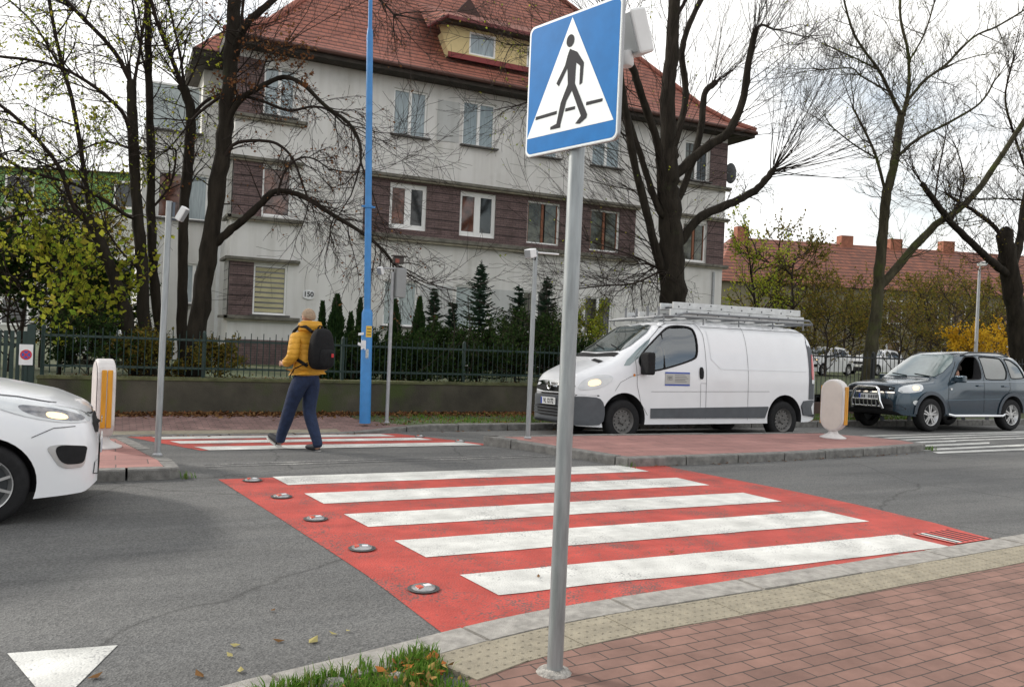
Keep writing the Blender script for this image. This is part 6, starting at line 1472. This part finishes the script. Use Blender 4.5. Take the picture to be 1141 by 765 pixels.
# ---- left group
px_tree('deciduous_tree', 'leaning dark tree at the left, trunk bending left and forking low', 13.2, [
    ([(150,412),(141,355),(126,305),(108,262),(99,245)], 22, 15, 0),
    ([(99,245),(82,231),(65,185),(37,150),(0,117),(-40,90)], 9, 5, -.8),
    ([(101,250),(97,215),(93,190),(82,119),(68,68),(60,30),(51,-20)], 10, 6, .8),
    ([(68,75),(40,30),(10,0),(-20,-25)], 5, 3, (.5,1.2)),
    ([(97,246),(75,234),(33,236),(0,246),(-40,262)], 7, 4, -1),
    ([(66,187),(40,178),(18,168),(0,172)], 4, 2.5, (-.5,-1))],
    [(1,.2,1,18,1.0,4,dict(leaf=.8,ls=.07)),(2,.1,1,22,1.1,4,dict(leaf=.6)),(3,.1,1,12,1.0,4,dict(leaf=.6)),(4,.2,1,22,1.1,4,dict(leaf=1.2,grav=.3)),(5,.1,1,8,.8,3,dict(leaf=.6))], leafm=LEAF_Y, group=GR)
px_tree('deciduous_tree', 'thick dark trunk second of the left group, branches arching left', 13.6, [
    ([(167,416),(160,350),(158,290),(152,225),(149,160),(147,110),(146,90)], 22, 13, 0),
    ([(146,92),(130,62),(112,40),(90,18),(62,-12)], 9, 6, -.6),
    ([(150,92),(156,55),(161,20),(170,-20)], 7, 4, .5),
    ([(148,160),(138,128),(112,102),(85,84),(66,75),(40,68),(0,63),(-30,60)], 8, 4, -1.2),
    ([(150,240),(140,239),(114,222),(85,206),(39,193),(10,180),(-20,160)], 9, 4, -1),
    ([(147,165),(120,158),(95,165),(72,180)], 5, 3, -.6),
    ([(160,300),(135,280),(118,255)], 5, 3, -.3)],
    [(1,.1,1,16,1.1,4,dict(leaf=.7)),(2,.1,1,12,1.1,4,dict(leaf=.5)),(3,.2,1,22,1.0,4,dict(leaf=.9)),(4,.2,1,22,1.0,4,dict(leaf=.8,grav=.2)),(5,.1,1,10,.8,4,dict(leaf=2)),(6,.1,1,6,.7,3,dict(leaf=2))], leafm=LEAF_Y, group=GR)
px_tree('deciduous_tree', 'straight slim trunk right beside the thick one in the left group', 14.1, [
    ([(183,412),(176,350),(170,290),(168,220),(168,160),(166,95),(165,40),(164,-20)], 17, 9, 0),
    ([(166,90),(158,60),(152,30),(146,-10)], 5, 3, -.5), ([(168,230),(190,205),(196,170),(190,166)], 5, 3, -.6)],
    [(0,.45,1,16,.9,4,dict(leaf=.8)),(1,.2,1,8,.9,4,dict(leaf=.8)),(2,.2,1,10,.8,4,dict(leaf=.3))], leafm=LEAF_Y, group=GR)
px_tree('deciduous_tree', 'trunk forking into a V high up, just left of the big leaning trunk', 13.9, [
    ([(204,410),(203,340),(204,255),(209,180),(213,130),(207,104),(203,96)], 17, 13, 0),
    ([(203,97),(190,62),(177,31),(165,-10)], 9, 6, -.6),
    ([(206,96),(202,70),(196,40),(186,-5)], 6, 4, .6),
    ([(213,128),(228,114),(247,104),(252,98)], 7, 5, -.3),
    ([(207,98),(220,70),(226,52)], 4, 2.5, -.3)],
    [(1,.1,1,14,1.0,4,dict(leaf=.6)),(2,.1,1,12,1.0,4,dict(leaf=.6)),(4,.1,1,8,.7,4,dict(leaf=1)),(0,.5,1,10,.8,3,dict(leaf=.4))], leafm=LEAF_Y, group=GR)
DROOP = dict(grav=.55, leaf=.3, ls=.055, wob=.26, r=.012)
px_tree('deciduous_tree', 'largest left tree, thick trunk leaning right with drooping limbs across the facade', 13.0, [
    ([(213,424),(219,378),(226,320),(234,270),(243,205),(250,150),(255,95),(259,40),(262,-20)], 33, 19, 0),
    ([(257,75),(266,45),(277,24),(300,4),(330,-25)], 14, 8, -.8),
    ([(262,60),(268,30),(272,-10)], 8, 5, .4),
    ([(248,165),(256,130),(270,110),(284,100),(316,86),(340,96),(361,117),(387,136),(400,157),(402,182)], 11, 3.5, -1.4),
    ([(252,112),(268,108),(290,112),(321,123),(348,119),(366,123),(385,140)], 8, 3, -1.0),
    ([(244,190),(259,162),(295,157),(316,165),(329,183),(337,205),(345,225)], 8, 3, -1.2),
    ([(238,270),(255,258),(272,244),(292,226),(308,213),(338,219),(370,239),(400,257),(423,275),(440,295)], 15, 3.5, -1.8),
    ([(308,213),(318,190),(335,176),(352,178),(368,190)], 5, 2, (-1,-1.5)),
    ([(255,100),(240,112),(224,124),(214,134)], 7, 5, (0,.6)),
    ([(284,100),(292,80),(300,62),(318,52)], 4, 2, (-.7,-1)),
    ([(290,-15),(340,-45),(395,-20),(425,2),(440,18)], 8, 3, -1.2)],
    [(1,.1,1,14,1.0,4,dict(leaf=.5)),(3,.3,1,24,.95,4,DROOP),(4,.3,1,12,.8,4,DROOP),(5,.3,1,14,.8,4,DROOP),(6,.35,1,38,1.15,4,DROOP),(7,.1,1,12,.7,4,DROOP),(9,.1,1,10,.7,4,dict(leaf=1.5,ls=.07)),(10,.4,1,16,.9,4,DROOP),(0,.5,1,12,.8,3,dict(leaf=.6)),
     (3,.2,.6,10,.5,3,dict(leaf=1.5,ls=.075,up=.5))], leafm=LEAF_D, group=GR)
# a few late green leaves by the eave: own small tree of leaves would float, so they sit on the V trunk's shoots
# ---- pollarded linden before the house
FAN = dict(wob=.075, spread=(.18,.5), up=.12)
def fan(li, t0, t1, cnt, ln, d, dw=.75): return (li, t0, t1, int(cnt*.8), ln*1.55, 3, dict(dir=d, dw=dw, lvl=2, r=.013, **FAN))
px_tree('pollarded_tree', 'big dark pollarded linden in front of the house, right of the blue crossing sign', 13.8, [
    ([(757,400),(750,345),(748,290),(746,235),(744,200),(744,168)], 44, 30, 0),
    ([(744,172),(744,120),(747,75),(750,30),(752,-25)], 27, 17, .4),
    ([(738,225),(735,168),(719,120),(707,81),(692,50),(684,20)], 15, 9, -.9),
    ([(733,300),(724,250),(708,188),(698,129),(692,90),(690,70)], 16, 8, -.6),
    ([(733,240),(719,190),(706,150),(700,130)], 12, 8, (0,.5)),
    ([(754,196),(782,168),(800,156),(812,147),(827,114),(834,72),(842,33)], 17, 9, -.7),
    ([(757,225),(772,180),(782,135),(785,105),(797,92)], 11, 9, .6),
    ([(752,168),(761,128),(764,99),(760,58),(768,28),(786,-10)], 12, 8, .9),
    ([(757,275),(768,255),(787,238),(818,225),(839,214),(852,202),(862,189)], 16, 9, -1.0),
    ([(842,33),(850,28),(862,33)], 6, 3, (-.7,-.6)),
    ([(752,20),(764,0),(776,-30)], 8, 6, (.4,.2)),
    ([(696,120),(670,85),(640,62),(600,52),(566,50)], 7, 2, -.9), ([(696,150),(660,125),(610,110),(575,118)], 5, 2, -.7),
    ([(730,296),(708,286),(680,276),(655,268)], 5, 2, -.8), ([(731,305),(705,316),(675,318),(640,322)], 5, 2, -1.0)],
    [fan(5,.92,1,14,2.0,(.1,0,1)), fan(9,.5,1,8,1.4,(.3,0,1)), fan(5,.4,.95,26,1.9,(.9,0,.3),.9), fan(6,.85,1,12,1.6,(.2,0,1)), fan(6,.3,.9,10,1.2,(.3,0,.8)), fan(7,.3,1,16,1.4,(.2,0,1)),
     fan(8,.92,1,26,2.4,(.75,0,.45)), fan(8,.9,1,14,2.6,(.8,0,.0)), fan(8,.9,1,12,2.2,(.3,0,1)), fan(1,.3,1,16,1.4,(0,0,.6),1.1), fan(2,.1,1,26,1.7,(-.7,0,.1),.9), fan(3,.0,1,34,1.9,(-.9,0,-.05),.8), fan(4,.2,1,10,1.2,(-.5,0,.2)),
     fan(0,.3,1,26,1.8,(-.7,-.3,-.1),.9), fan(0,.4,1,10,1.3,(.7,-.3,.1),.9), (13,.1,1,22,1.2,4,dict(grav=.5)), (14,.1,1,24,1.3,4,dict(grav=.6)), (11,.4,1,22,.9,4,dict(leaf=.35,ls=.06)), (12,.4,1,16,.9,4,dict(leaf=.3,ls=.06)), (8,.1,.8,10,.8,3,dict(grav=.4)), fan(10,.1,1,8,1.4,(.5,0,1)), fan(2,.85,1,8,1.3,(-.2,0,1))],
    leaf=.1, ls=.06, leafm=LEAF_Y)
# ---- slim tree beyond the right island
px_tree('deciduous_tree', 'slim bare tree with spreading high branches, right of the van', 13.4, [
    ([(966,425),(971,386),(977,340),(980,300),(984,262),(987,222),(997,180),(1003,135),(1006,126)], 22, 10, 0),
    ([(1006,128),(1012,100),(1012,60),(1003,18),(1005,-20)], 8, 4, .5),
    ([(1004,128),(991,102),(979,78),(952,39),(938,-10)], 8, 3, -.4),
    ([(1010,112),(1030,90),(1054,72),(1084,42),(1110,30),(1139,13)], 6, 3, -.6),
    ([(1013,65),(1030,38),(1042,0)], 4, 2.5, .5),
    ([(996,176),(1021,156),(1060,135),(1093,114),(1108,90)], 7, 3, -.6),
    ([(986,214),(976,174),(961,141),(950,120)], 7, 3.5, .6),
    ([(982,316),(1005,291),(1042,251),(1062,238),(1087,215),(1113,178),(1141,135),(1160,110)], 14, 6, -.8),
    ([(979,78),(955,66),(920,50)], 4, 2, (-.2,-.5)), ([(988,100),(960,85),(948,76),(915,78)], 4, 2, (-.2,.4)), ([(1054,72),(1075,66),(1100,60)], 3, 1.5, (-.5,-.3)), ([(976,174),(950,160),(925,140)], 4, 2, (.5,.2))],
    [(1,.1,1,22,1.3,4,T_UP),(2,.1,1,24,1.3,4,T_UP),(3,.1,1,22,1.2,4,T_UP),(4,.1,1,12,1.1,4,T_UP),(5,.1,1,20,1.1,4,T_UP),(6,.1,1,18,1.0,4,T_UP),(7,.2,1,30,1.2,4,dict(up=.4,leaf=.15)),(8,.1,1,12,1.0,4,T_UP),(9,.1,1,12,1.0,4,T_UP),(10,.1,1,8,.9,3,T_UP),(11,.1,1,12,.9,4,T_UP),(0,.5,1,10,.8,3,T_UP)],
    leaf=.05, ls=.05, bark=BARKG, trunk_r=12)
px_tree('deciduous_tree', 'thick dark trunk at the right edge with limbs reaching left', 13.4, [
    ([(1141,420),(1136,385),(1131,340),(1124,300),(1121,272),(1119,258)], 34, 22, 0),
    ([(1124,305),(1108,294),(1085,273),(1060,248),(1040,222),(1028,205)], 15, 7, -.8),
    ([(1120,268),(1105,250),(1085,235),(1070,226),(1055,216)], 9, 5, .5),
    ([(1128,300),(1136,270),(1141,230),(1150,190)], 14, 9, .6),
    ([(1060,248),(1066,232),(1074,200),(1066,165)], 4, 2, (-.5,-.2)), ([(1042,225),(1046,190),(1054,150)], 4, 2, (-.7,-.4)),
    ([(1150,205),(1130,150),(1120,110),(1128,70)], 6, 3, (.6,.3)), ([(1141,222),(1110,221),(1085,222)], 4, 2, (.5,.2))],
    [(1,.2,1,30,1.1,4,dict(up=.4,leaf=.5)),(2,.1,1,22,1.0,4,dict(up=.3,leaf=.6)),(3,.1,1,20,1.4,4,T_UP),(4,.1,1,16,.9,4,T_UP),(5,.1,1,16,.9,4,T_UP),(6,.1,1,34,1.3,5,T_UP),(7,.1,1,16,1.0,4,T_UP)],
    leaf=.1, ls=.06, leafm=LEAF_O)
# overhanging bough from a tree behind the camera's left shoulder is only twigs at the frame top
# ---- generic smaller trees and shrubs
def gen_tree(name, label, cat, base, h, spread, lm, nleaf, ls, seed, limbs=9, kids=4, bark=TWIG, r=None, group=None, low=.15, lvl=2, lean=(0,0)):
    random.seed(seed); b_ = Vector(base); t = thing(name, label, cat, tuple(base), group); tb, br, lf = MB(), MB(), MB(); r = r or h*.014
    pts = [b_ + Vector((lean[0]*i/6 + random.uniform(-.02, .02)*h*(i > 0), lean[1]*i/6 + random.uniform(-.02, .02)*h*(i > 0), h*.82*i/6)) for i in range(7)]
    pts = crom(pts, 3); k = len(pts); tb.tube(pts, [r*(1.15-.95*i/(k-1)) for i in range(k)], 8)
    for j in range(limbs):
        tt = low + (1-low)*(j+random.random())/limbs; i = min(k-2, int(tt*(k-1))); a = random.uniform(0, 2*math.pi); el = random.uniform(.25, .9)
        d = Vector((math.cos(a)*math.cos(el), math.sin(a)*math.cos(el), math.sin(el))); ln = spread*random.uniform(.7, 1.15)*(1-.45*tt)
        twig(br, lf, pts[i], d, ln, r*.5, lvl, kids, up=.25, leaf=nleaf, ls=ls, wob=.2)
    tb.build('trunk', bark, t, True); br.build('branches', TWIG, t)
    if lf.v: lf.build('leaves', lm, t)
    random.seed(seed+1000); return t
def gz(u, y, z=.5): p = at(u, 400, y); return (p.x, p.y, z)
BG = 'shrubs and small trees in the gardens beyond the right fence'
specs = [ # u, y, h, spread, leaf, n, ls, label
    (838,27,7.6,3.0,LEAF_Y,5,.13,'yellow-green tree right of the house corner, leftmost of the garden trees',1), (882,26,7.2,1.5,LEAF_O,3,.10,'narrow pruned dark-limbed tree behind the rear of the van',1),
    (862,30,8.2,3.4,LEAF_O,8,.14,'pale green tree between the pruned tree and the house corner',1), (920,24,4.2,2.6,LEAF_O,5,.11,'brownish shrub tree directly behind the right bollard',0), (948,28,4.4,3.0,LEAF_O,4,.12,'thin olive tree under the far house windows, left of the slim tree',0),
    (1003,23,3.9,2.8,LEAF_O,5,.10,'olive bush just right of the slim tree trunk',0), (1035,27,5.2,3.2,LEAF_O,5,.12,'tall russet shrub above the blue car windscreen',0), (1062,24,4.8,3.0,LEAF_O,4,.11,'olive tree just left of the far street lamp',0),
    (1102,21,2.3,1.7,LEAF_A,6,.10,'low bright golden bush behind the blue car roof',0), (1078,20,2.5,1.5,LEAF_A,8,.10,'small golden bush left of the street lamp foot',0), (1085,29,6.2,3.6,LEAF_O,5,.13,'broad olive tree behind the street lamp',0), (1120,26,6.4,3.2,LEAF_O,5,.12,'olive tree behind the thick right-edge trunk',0), (975,33,5.6,3.2,LEAF_O,4,.13,'bare-topped tree before the far orange roof',0), (1055,33,6.2,3.4,LEAF_O,4,.13,'tree right of the roof middle, partly yellow',0), (905,31,6.4,3.2,LEAF_O,6,.13,'tree between van rear and far house wall',0), (1020,35,7.0,3.4,LEAF_O,6,.13,'tallest olive tree covering the middle of the far orange roof',0), (940,38,6.8,3.6,LEAF_O,5,.13,'tree rising to the far roof left of the slim tree',0), (1100,36,7.4,3.6,LEAF_O,6,.13,'tall tree before the far roof, right of the lamp',0)]
for i, (u, y, h, sp_, lm, n, ls, lb, kind) in enumerate(specs):
    gen_tree('garden_tree', lb, 'tree', gz(u, y, .4), h, sp_, lm, n, ls, 100+i, limbs=15, kids=5, group=BG, low=.08)
# left background: dark hedge trees and the leafy maple
for i, (u, y, h, sp_, lm, n, ls, lb) in enumerate([(10,15,2.4,2.4,LEAF_G,10,.10,'dark green shrub at the far left behind the gate'), (-25,17,3.6,2.8,LEAF_G,8,.12,'taller dark tree at the very left edge'), (45,17,2.6,2.0,LEAF_G,10,.10,'dark bush behind the left end of the mossy wall'), (110,15.5,2.5,1.2,LEAF_G,12,.07,'dense dark bush between the two leftmost trunks'),
        (66,13.2,2.7,1.9,LEAF_Y,3,.12,'yellow-green leafy maple left of the leaning trunk'), (22,24,4.6,3.4,LEAF_O,5,.12,'reddish brown bare tree before the far apartment block'), (95,22,4.4,2.6,LEAF_O,3,.12,'pale leafy tree right before the green-topped block')]):
    gen_tree('garden_tree', lb, 'tree', gz(u, y, .5), h, sp_, lm, n, ls, 200+i, limbs=16, kids=5, low=.1, group='greenery behind the left fence')

def spruce(label, u, y, vtop, wpx, seed, z0=.52, dens_=1.0):
    random.seed(seed); base = at(u, 400, y); H = at(u, vtop, y).z - z0; R0 = pxsize(wpx/2, y, u, 380)*1.35
    t = thing('spruce_tree', label, 'tree', (base.x, base.y, z0), 'young conifers between fence and house'); tb, nd = MB(), MB()
    tb.tube([(base.x,base.y,z0),(base.x,base.y,z0+H*.9),(base.x,base.y,z0+H)], [.035,.012,.004], 6)
    z = .06*H
    while z < H*.97:
        f = 1-z/H; L_ = R0*(f**.8)*random.uniform(.8, 1.15)+.04; m_ = 8
        a0 = random.uniform(0, 6.28)
        for k in range(m_):
            if random.random() < .16: continue
            a = a0 + 2*math.pi*k/m_ + random.uniform(-.25, .25); l_ = L_*random.uniform(.5, 1.3)*(1+.22*math.sin(a0*2+seed)); ca, sa = math.cos(a), math.sin(a)
            p0 = Vector((base.x, base.y, z0+z+random.uniform(-.06, .06))); tip = p0 + Vector((ca*l_, sa*l_, .10*l_ + .12*l_*(f < .5))); mid = p0.lerp(tip, .5) + Vector((0,0,-.08*l_))
            tb.tube([p0, mid, tip], [.008,.005,.002], 3, cap=False)
            ns_ = max(4, int(l_/.035*dens_))
            for j in range(ns_):
                s_ = (j+.5)/ns_; q = p0.lerp(mid, s_*2) if s_ < .5 else mid.lerp(tip, s_*2-1)
                for sg in (-1, 1):
                    dl = .10*(1.15-s_*.7)*random.uniform(.7, 1.2); dv = Vector((ca*.6 - sg*sa*.8, sa*.6 + sg*ca*.8, random.uniform(-.35, .25))).normalized(); w_ = Vector((random.uniform(-.3,.3), random.uniform(-.3,.3), 1)).normalized()*.014
                    nd.add([q-w_, q+w_, q+dv*dl+w_*.3, q+dv*dl-w_*.3], [(0,1,2,3)])
        z += max(.06, .08*f + .04)
    for k in range(30): q = Vector((base.x, base.y, z0+H*(1-.12*random.random()))); nd.add([q, q+rnd(.03), q+rnd(.05)+Vector((0,0,.03))], [(0,1,2)])
    tb.build('trunk', TWIG, t); nd.build('crown', NEED, t); return t
def thuja(label, u, y, vtop, wpx, seed, z0=.52):
    random.seed(seed); base = at(u, 400, y); H = at(u, vtop, y).z - z0; R0 = pxsize(wpx/2, y, u, 380)*1.15
    t = thing('thuja_tree', label, 'tree', (base.x, base.y, z0), 'young conifers between fence and house'); tb, nd = MB(), MB(); tb.tube([(base.x,base.y,z0),(base.x,base.y,z0+H*.95)], [.03,.006], 6); tb.build('trunk', TWIG, t)
    for k in range(int(4200*H*R0/.25)):
        f = random.random()**1.3; r = R0*(min(1, (1-f)*1.7)**.75)*(.86 + .10*math.sin(f*23+seed) + .16*math.sin(f*9+seed*2+3*math.sin(seed+k%7)))*random.uniform(.55, 1.12); a = random.uniform(0, 6.28)
        q = Vector((base.x+r*math.cos(a), base.y+r*math.sin(a), z0+f*H)); d = Vector((math.cos(a)*.45, math.sin(a)*.45, 1)).normalized()*random.uniform(.05, .10); w_ = d.cross(rnd()).normalized()*.016
        nd.add([q-w_, q+w_, q+d+w_*.4, q+d-w_*.4], [(0,1,2,3)])
    nd.build('crown', THUJ, t); return t
for i, a in enumerate([(373,13.6,330,21,'broad thuja directly right of the walking man'), (357,13.9,338,11,'thin thuja half hidden behind the walking man'), (389,13.7,350,12,'short thuja between the broad one and the lamp post'), (399,14.0,334,10,'thuja just left of the blue lamp post'), (438,13.7,336,17,'thuja behind the signal pole cabinet'), (465,13.7,333,17,'pointed thuja right of the signal pole')]):
    thuja(a[4], a[0], a[1], a[2], a[3], 300+i)
for i, a in enumerate([(481,13.8,321,30,'spruce with dense base, left of the tallest conifer group'), (502,14.0,334,28,'shorter spruce between two taller ones, left of centre'), (532,13.5,291,52,'tallest and widest spruce under the thick-framed windows'), (575,14.0,318,46,'open-branched spruce left of the thin island pole'), (606,13.8,308,46,'spruce behind the thin island pole'), (630,14.3,338,34,'small spruce behind the crossing sign post')]):
    spruce(a[4], a[0], a[1], a[2], a[3], 320+i)
for i, (u, y, h, sp_, lm, n, ls, lb) in enumerate([(455,12.3,.75,.7,LEAF_G,10,.055,'low dark bush on the wall right of the signal pole'), (510,12.3,.8,.9,LEAF_G,10,.055,'low dark bush under the shorter spruce'), (560,12.4,.95,1.0,LEAF_G,10,.055,'low dark bush left of the thin island pole'), (600,12.4,1.0,1.0,LEAF_G,10,.055,'dark bush behind the thin island pole foot'), (425,12.6,.7,.7,LEAF_G,9,.055,'low dark bush by the blue lamp post'), (535,12.9,1.0,1.0,LEAF_G,10,.055,'dark bush at the foot of the tallest spruce'),
        (652,13.2,2.0,1.0,LEAF_Y,5,.06,'rose bush with yellow-green leaves left of the van windscreen'), (632,12.5,1.3,.9,LEAF_G,9,.055,'dark bush just left of the van nose'), (480,12.8,1.1,.8,LEAF_G,9,.055,'dark bush between spruce and fence near the pole'), (395,12.8,.9,.7,LEAF_G,9,.055,'dark bush behind the walking man'), (580,13.1,1.5,1.1,LEAF_G,10,.06,'broad dark bush between two spruces'),
        (240,12.4,.7,.6,LEAF_O,5,.06,'sparse ivy-like bush behind the fence near the big trunk'), (100,12.6,.9,.9,LEAF_G,8,.06,'low shrub behind the left bollard'), (160,12.5,.6,.8,LEAF_O,7,.06,'low shrub at the foot of the left trunks')]):
    gen_tree('garden_bush', lb, 'bush', gz(u, y, .5), h, sp_, lm, n, ls, 400+i, limbs=20, kids=5, low=.02, r=.012, group='bushes along the fence')
random.seed(99)

# ================================================================ LITTER, GRASS, LEAVES
LIT = leafmat('fallen_leaves', [(.16,.07,.035),(.10,.045,.025),(.22,.12,.05),(.07,.035,.02),(.28,.17,.07)], .1)
def litter(b, p, s, flat=.5):
    a = random.uniform(0, 6.28); n_ = (Vector((0,0,1)) + rnd(flat)).normalized(); u_ = n_.cross(Vector((math.cos(a), math.sin(a), .1))).normalized(); v_ = n_.cross(u_); s *= random.uniform(.6, 1.3)
    c = Vector(p) + Vector((0,0,.004)); l_ = n_*s*.12
    b.add([c-u_*s*.6+l_, c-v_*s*.33, c+u_*s*.6+l_, c+v_*s*.33], [(0,1,2,3)])
b = MB()
for _ in range(5200):
    x = random.uniform(-3.2, 12.5); y = 11.18 - abs(random.gauss(0, .20)); litter(b, (x, y, fz(x, y)+random.random()*.04*max(0, 1-(11.18-y)*3)), .075, .7)
for _ in range(900):
    x = random.uniform(1.9, 16); y = random.uniform(9.6, 11.1); litter(b, (x, y, fz(x, y)+.005), .06, .5)
for _ in range(1500): x = random.uniform(-3, 10.5); y = random.uniform(11.5, 13); litter(b, (x, y, .55+random.random()*.04), .07, .6)
for _ in range(70): x = random.uniform(-2, 9); y = fk(x) - abs(random.gauss(0, .10)); litter(b, (x, y, zroad(y)+.006), .05, .3)
for _ in range(46): x = 4.0 + random.random()*6.2; y = 4.36 + max(0, x-5)*.075 - abs(random.gauss(0, .06)); litter(b, (x, y, .006), .045, .3)
tag(b.build('fallen_leaves', LIT), 'brown fallen leaves heaped along the mossy wall and scattered on the verge', 'leaves', kind='stuff')
# single leaves lying on the road in front: each one counts
YL = leafmat('pale_fallen_leaf', [(.42,.36,.16),(.34,.30,.12),(.40,.33,.20)], .1)
for i, (u, v, s, lb) in enumerate([(262,719,.06,'pale curled leaf on the asphalt, leftmost of the row near the grass'), (256,730,.06,'pale leaf on the asphalt just below the leftmost one'), (268,747,.055,'pale leaf on the asphalt beside the kerb by the grass'), (349,714,.065,'largest pale leaf on the asphalt above the grass patch'), (371,706,.05,'thin yellow leaf on the asphalt right of the largest one'), (388,703,.03,'tiny leaf nearest the red paint corner'), (222,752,.05,'brown leaf left of the grass patch at the photo bottom'), (106,754,.07,'brown leaf lying on the white give-way tooth'), (310,714,.05,'brown leaf between the pale ones on the asphalt'), (304,680,.04,'lone small leaf farther up the asphalt')]):
    p = gp(u, v, .006); b = MB(); litter(b, (0,0,0), s, .25); o = b.build('fallen_leaf', YL if i not in (6,7,8,9) else LIT); o.location = p; tag(o, lb, 'leaf', 'single leaves on the near road')
for i, (u, v, lb) in enumerate([(600,642,'small dark leaf on the lowest white stripe, left of the sign post'), (866,604,'dry leaf on the lowest white stripe right of the middle'), (748,615,'flat leaf on the lowest white stripe just right of the sign post')]):
    p = gp(u, v, .012); b = MB(); litter(b, (0,0,0), .045, .2); o = b.build('fallen_leaf', LIT); o.location = p; tag(o, lb, 'leaf', 'single leaves on the near road')
# grass
GL = leafmat('grass_blades', [(.05,.13,.015),(.09,.20,.025),(.13,.22,.04),(.16,.18,.05)], .35)
def blade(b, p, h, w_=.006):
    a = random.uniform(0, 6.28); d = Vector((math.cos(a), math.sin(a), 0)); s_ = Vector((-d.y, d.x, 0))*w_; bend = random.uniform(.15, .8)*h; p = Vector(p)
    m_ = p + d*bend*.3 + Vector((0,0,h*.6)); t_ = p + d*bend + Vector((0,0,h*random.uniform(.7, 1)))
    b.add([p-s_, p+s_, m_+s_*.7, m_-s_*.7, t_], [(0,1,2,3),(3,2,4)])
b = MB()
for _ in range(9000):
    x = random.uniform(2.1, 18); y = random.uniform(9.55, 10.9); 
    if y < fk(x)+.2: continue
    dn_ = math.sin(x*1.7)*math.cos(y*4.1+x) + .35*math.sin(x*5.1)
    if random.random() > (.55 + .35*dn_)*(1.15 - max(0, y-10.1)*.9) * (1 if x > 3 else .5): continue
    blade(b, (x, y, fz(x, y)), random.uniform(.03, .075), .008)
tag(b.build('verge_grass', GL), 'short patchy grass on the verge between far kerb and mossy wall', 'grass', kind='stuff')
b = MB(); dry = MB()
def in_near(x):  # inner edge of the kerb at x
    best = min(KI, key=lambda p: abs(p.x-x)); return best.y
cl = [(random.uniform(-1.75, -.78), random.uniform(-1.35, -.72)) for _ in range(42)]
for cx, cy in cl:
    for _ in range(85):
        x, y = random.gauss(cx, .055), random.gauss(cy, .05)
        if x > -.70 or y > in_near(x) + .06: continue
        blade(b, (x, y, .014), random.uniform(.03, .10), .0035)
for _ in range(2600):
    x, y = random.uniform(-1.9, -.72), random.uniform(-1.5, -.70)
    if y > in_near(x) - .01: continue
    blade(b, (x, y, .014), random.uniform(.015, .05), .0035)
tag(b.build('near_grass', GL), 'bright grass tuft growing over the near kerb at the bottom of the photo', 'grass', kind='stuff')
for _ in range(60):
    x, y = random.gauss(-.90, .14), random.gauss(-.98, .10)
    if y < in_near(x)-.02 and x < -.7: litter(dry, (x, y, .03+random.random()*.03), .045, .8)
for _ in range(40):
    x, y = random.uniform(-1.8, -.75), random.uniform(-1.4, -.8)
    if y < in_near(x)-.02: litter(dry, (x, y, .03+random.random()*.03), .04, .8)
tag(dry.build('leaves_in_grass', leafmat('orange_litter', [(.36,.14,.04),(.26,.09,.03),(.40,.28,.10),(.14,.07,.03)], .15)), 'orange and brown leaves caught in the near grass tuft', 'leaves', kind='stuff')
# stones in the tuft
STN = M('grey_stone', (.30,.28,.26), .9, var=.3, scale=30, bump=.6, bscale=80)
for i, (u, v, s, lb) in enumerate([(441,755,.040,'largest pale stone in the near grass'), (372,762,.05,'rounded stone at the photo bottom among the grass'), (415,748,.018,'small pebble left of the pale stone in the grass')]):
    p = gp(u, v, .02); bm = bmesh.new(); bmesh.ops.create_icosphere(bm, subdivisions=2, radius=s)
    for v_ in bm.verts: v_.co = Vector((v_.co.x*1.2, v_.co.y*.9, v_.co.z*.6)) + rnd(s*.13)
    me = bpy.data.meshes.new('stone'); bm.to_mesh(me); bm.free(); me.materials.append(STN); o = bpy.data.objects.new('stone', me); COL.objects.link(o); o.location = p; tag(o, lb, 'stone', 'stones in the near grass')
# weeds at the island tips
b = MB()
for cx, cy, n in ((10.42,5.0,60),(-1.45,4.62,20),(3.85,4.36,14)):
    for _ in range(n): blade(b, (random.gauss(cx, .05), random.gauss(cy, .05), .0), random.uniform(.03, .11), .005)
tag(b.build('island_weeds', GL), 'weeds growing at the kerb corners of the traffic islands', 'weeds', kind='stuff')
b = MB()
for _ in range(3500):
    x = random.uniform(-3.3, 11); y = random.choice((11.17, 11.51)) + random.uniform(-.01, .05); blade(b, (x, min(y, 11.5), .648), random.uniform(.006, .025), .006)
tag(b.build('moss', leafmat('moss', [(.06,.08,.02),(.10,.12,.03),(.14,.14,.05)], .1)), 'moss and tiny weeds along the top of the retaining wall', 'moss', kind='stuff')
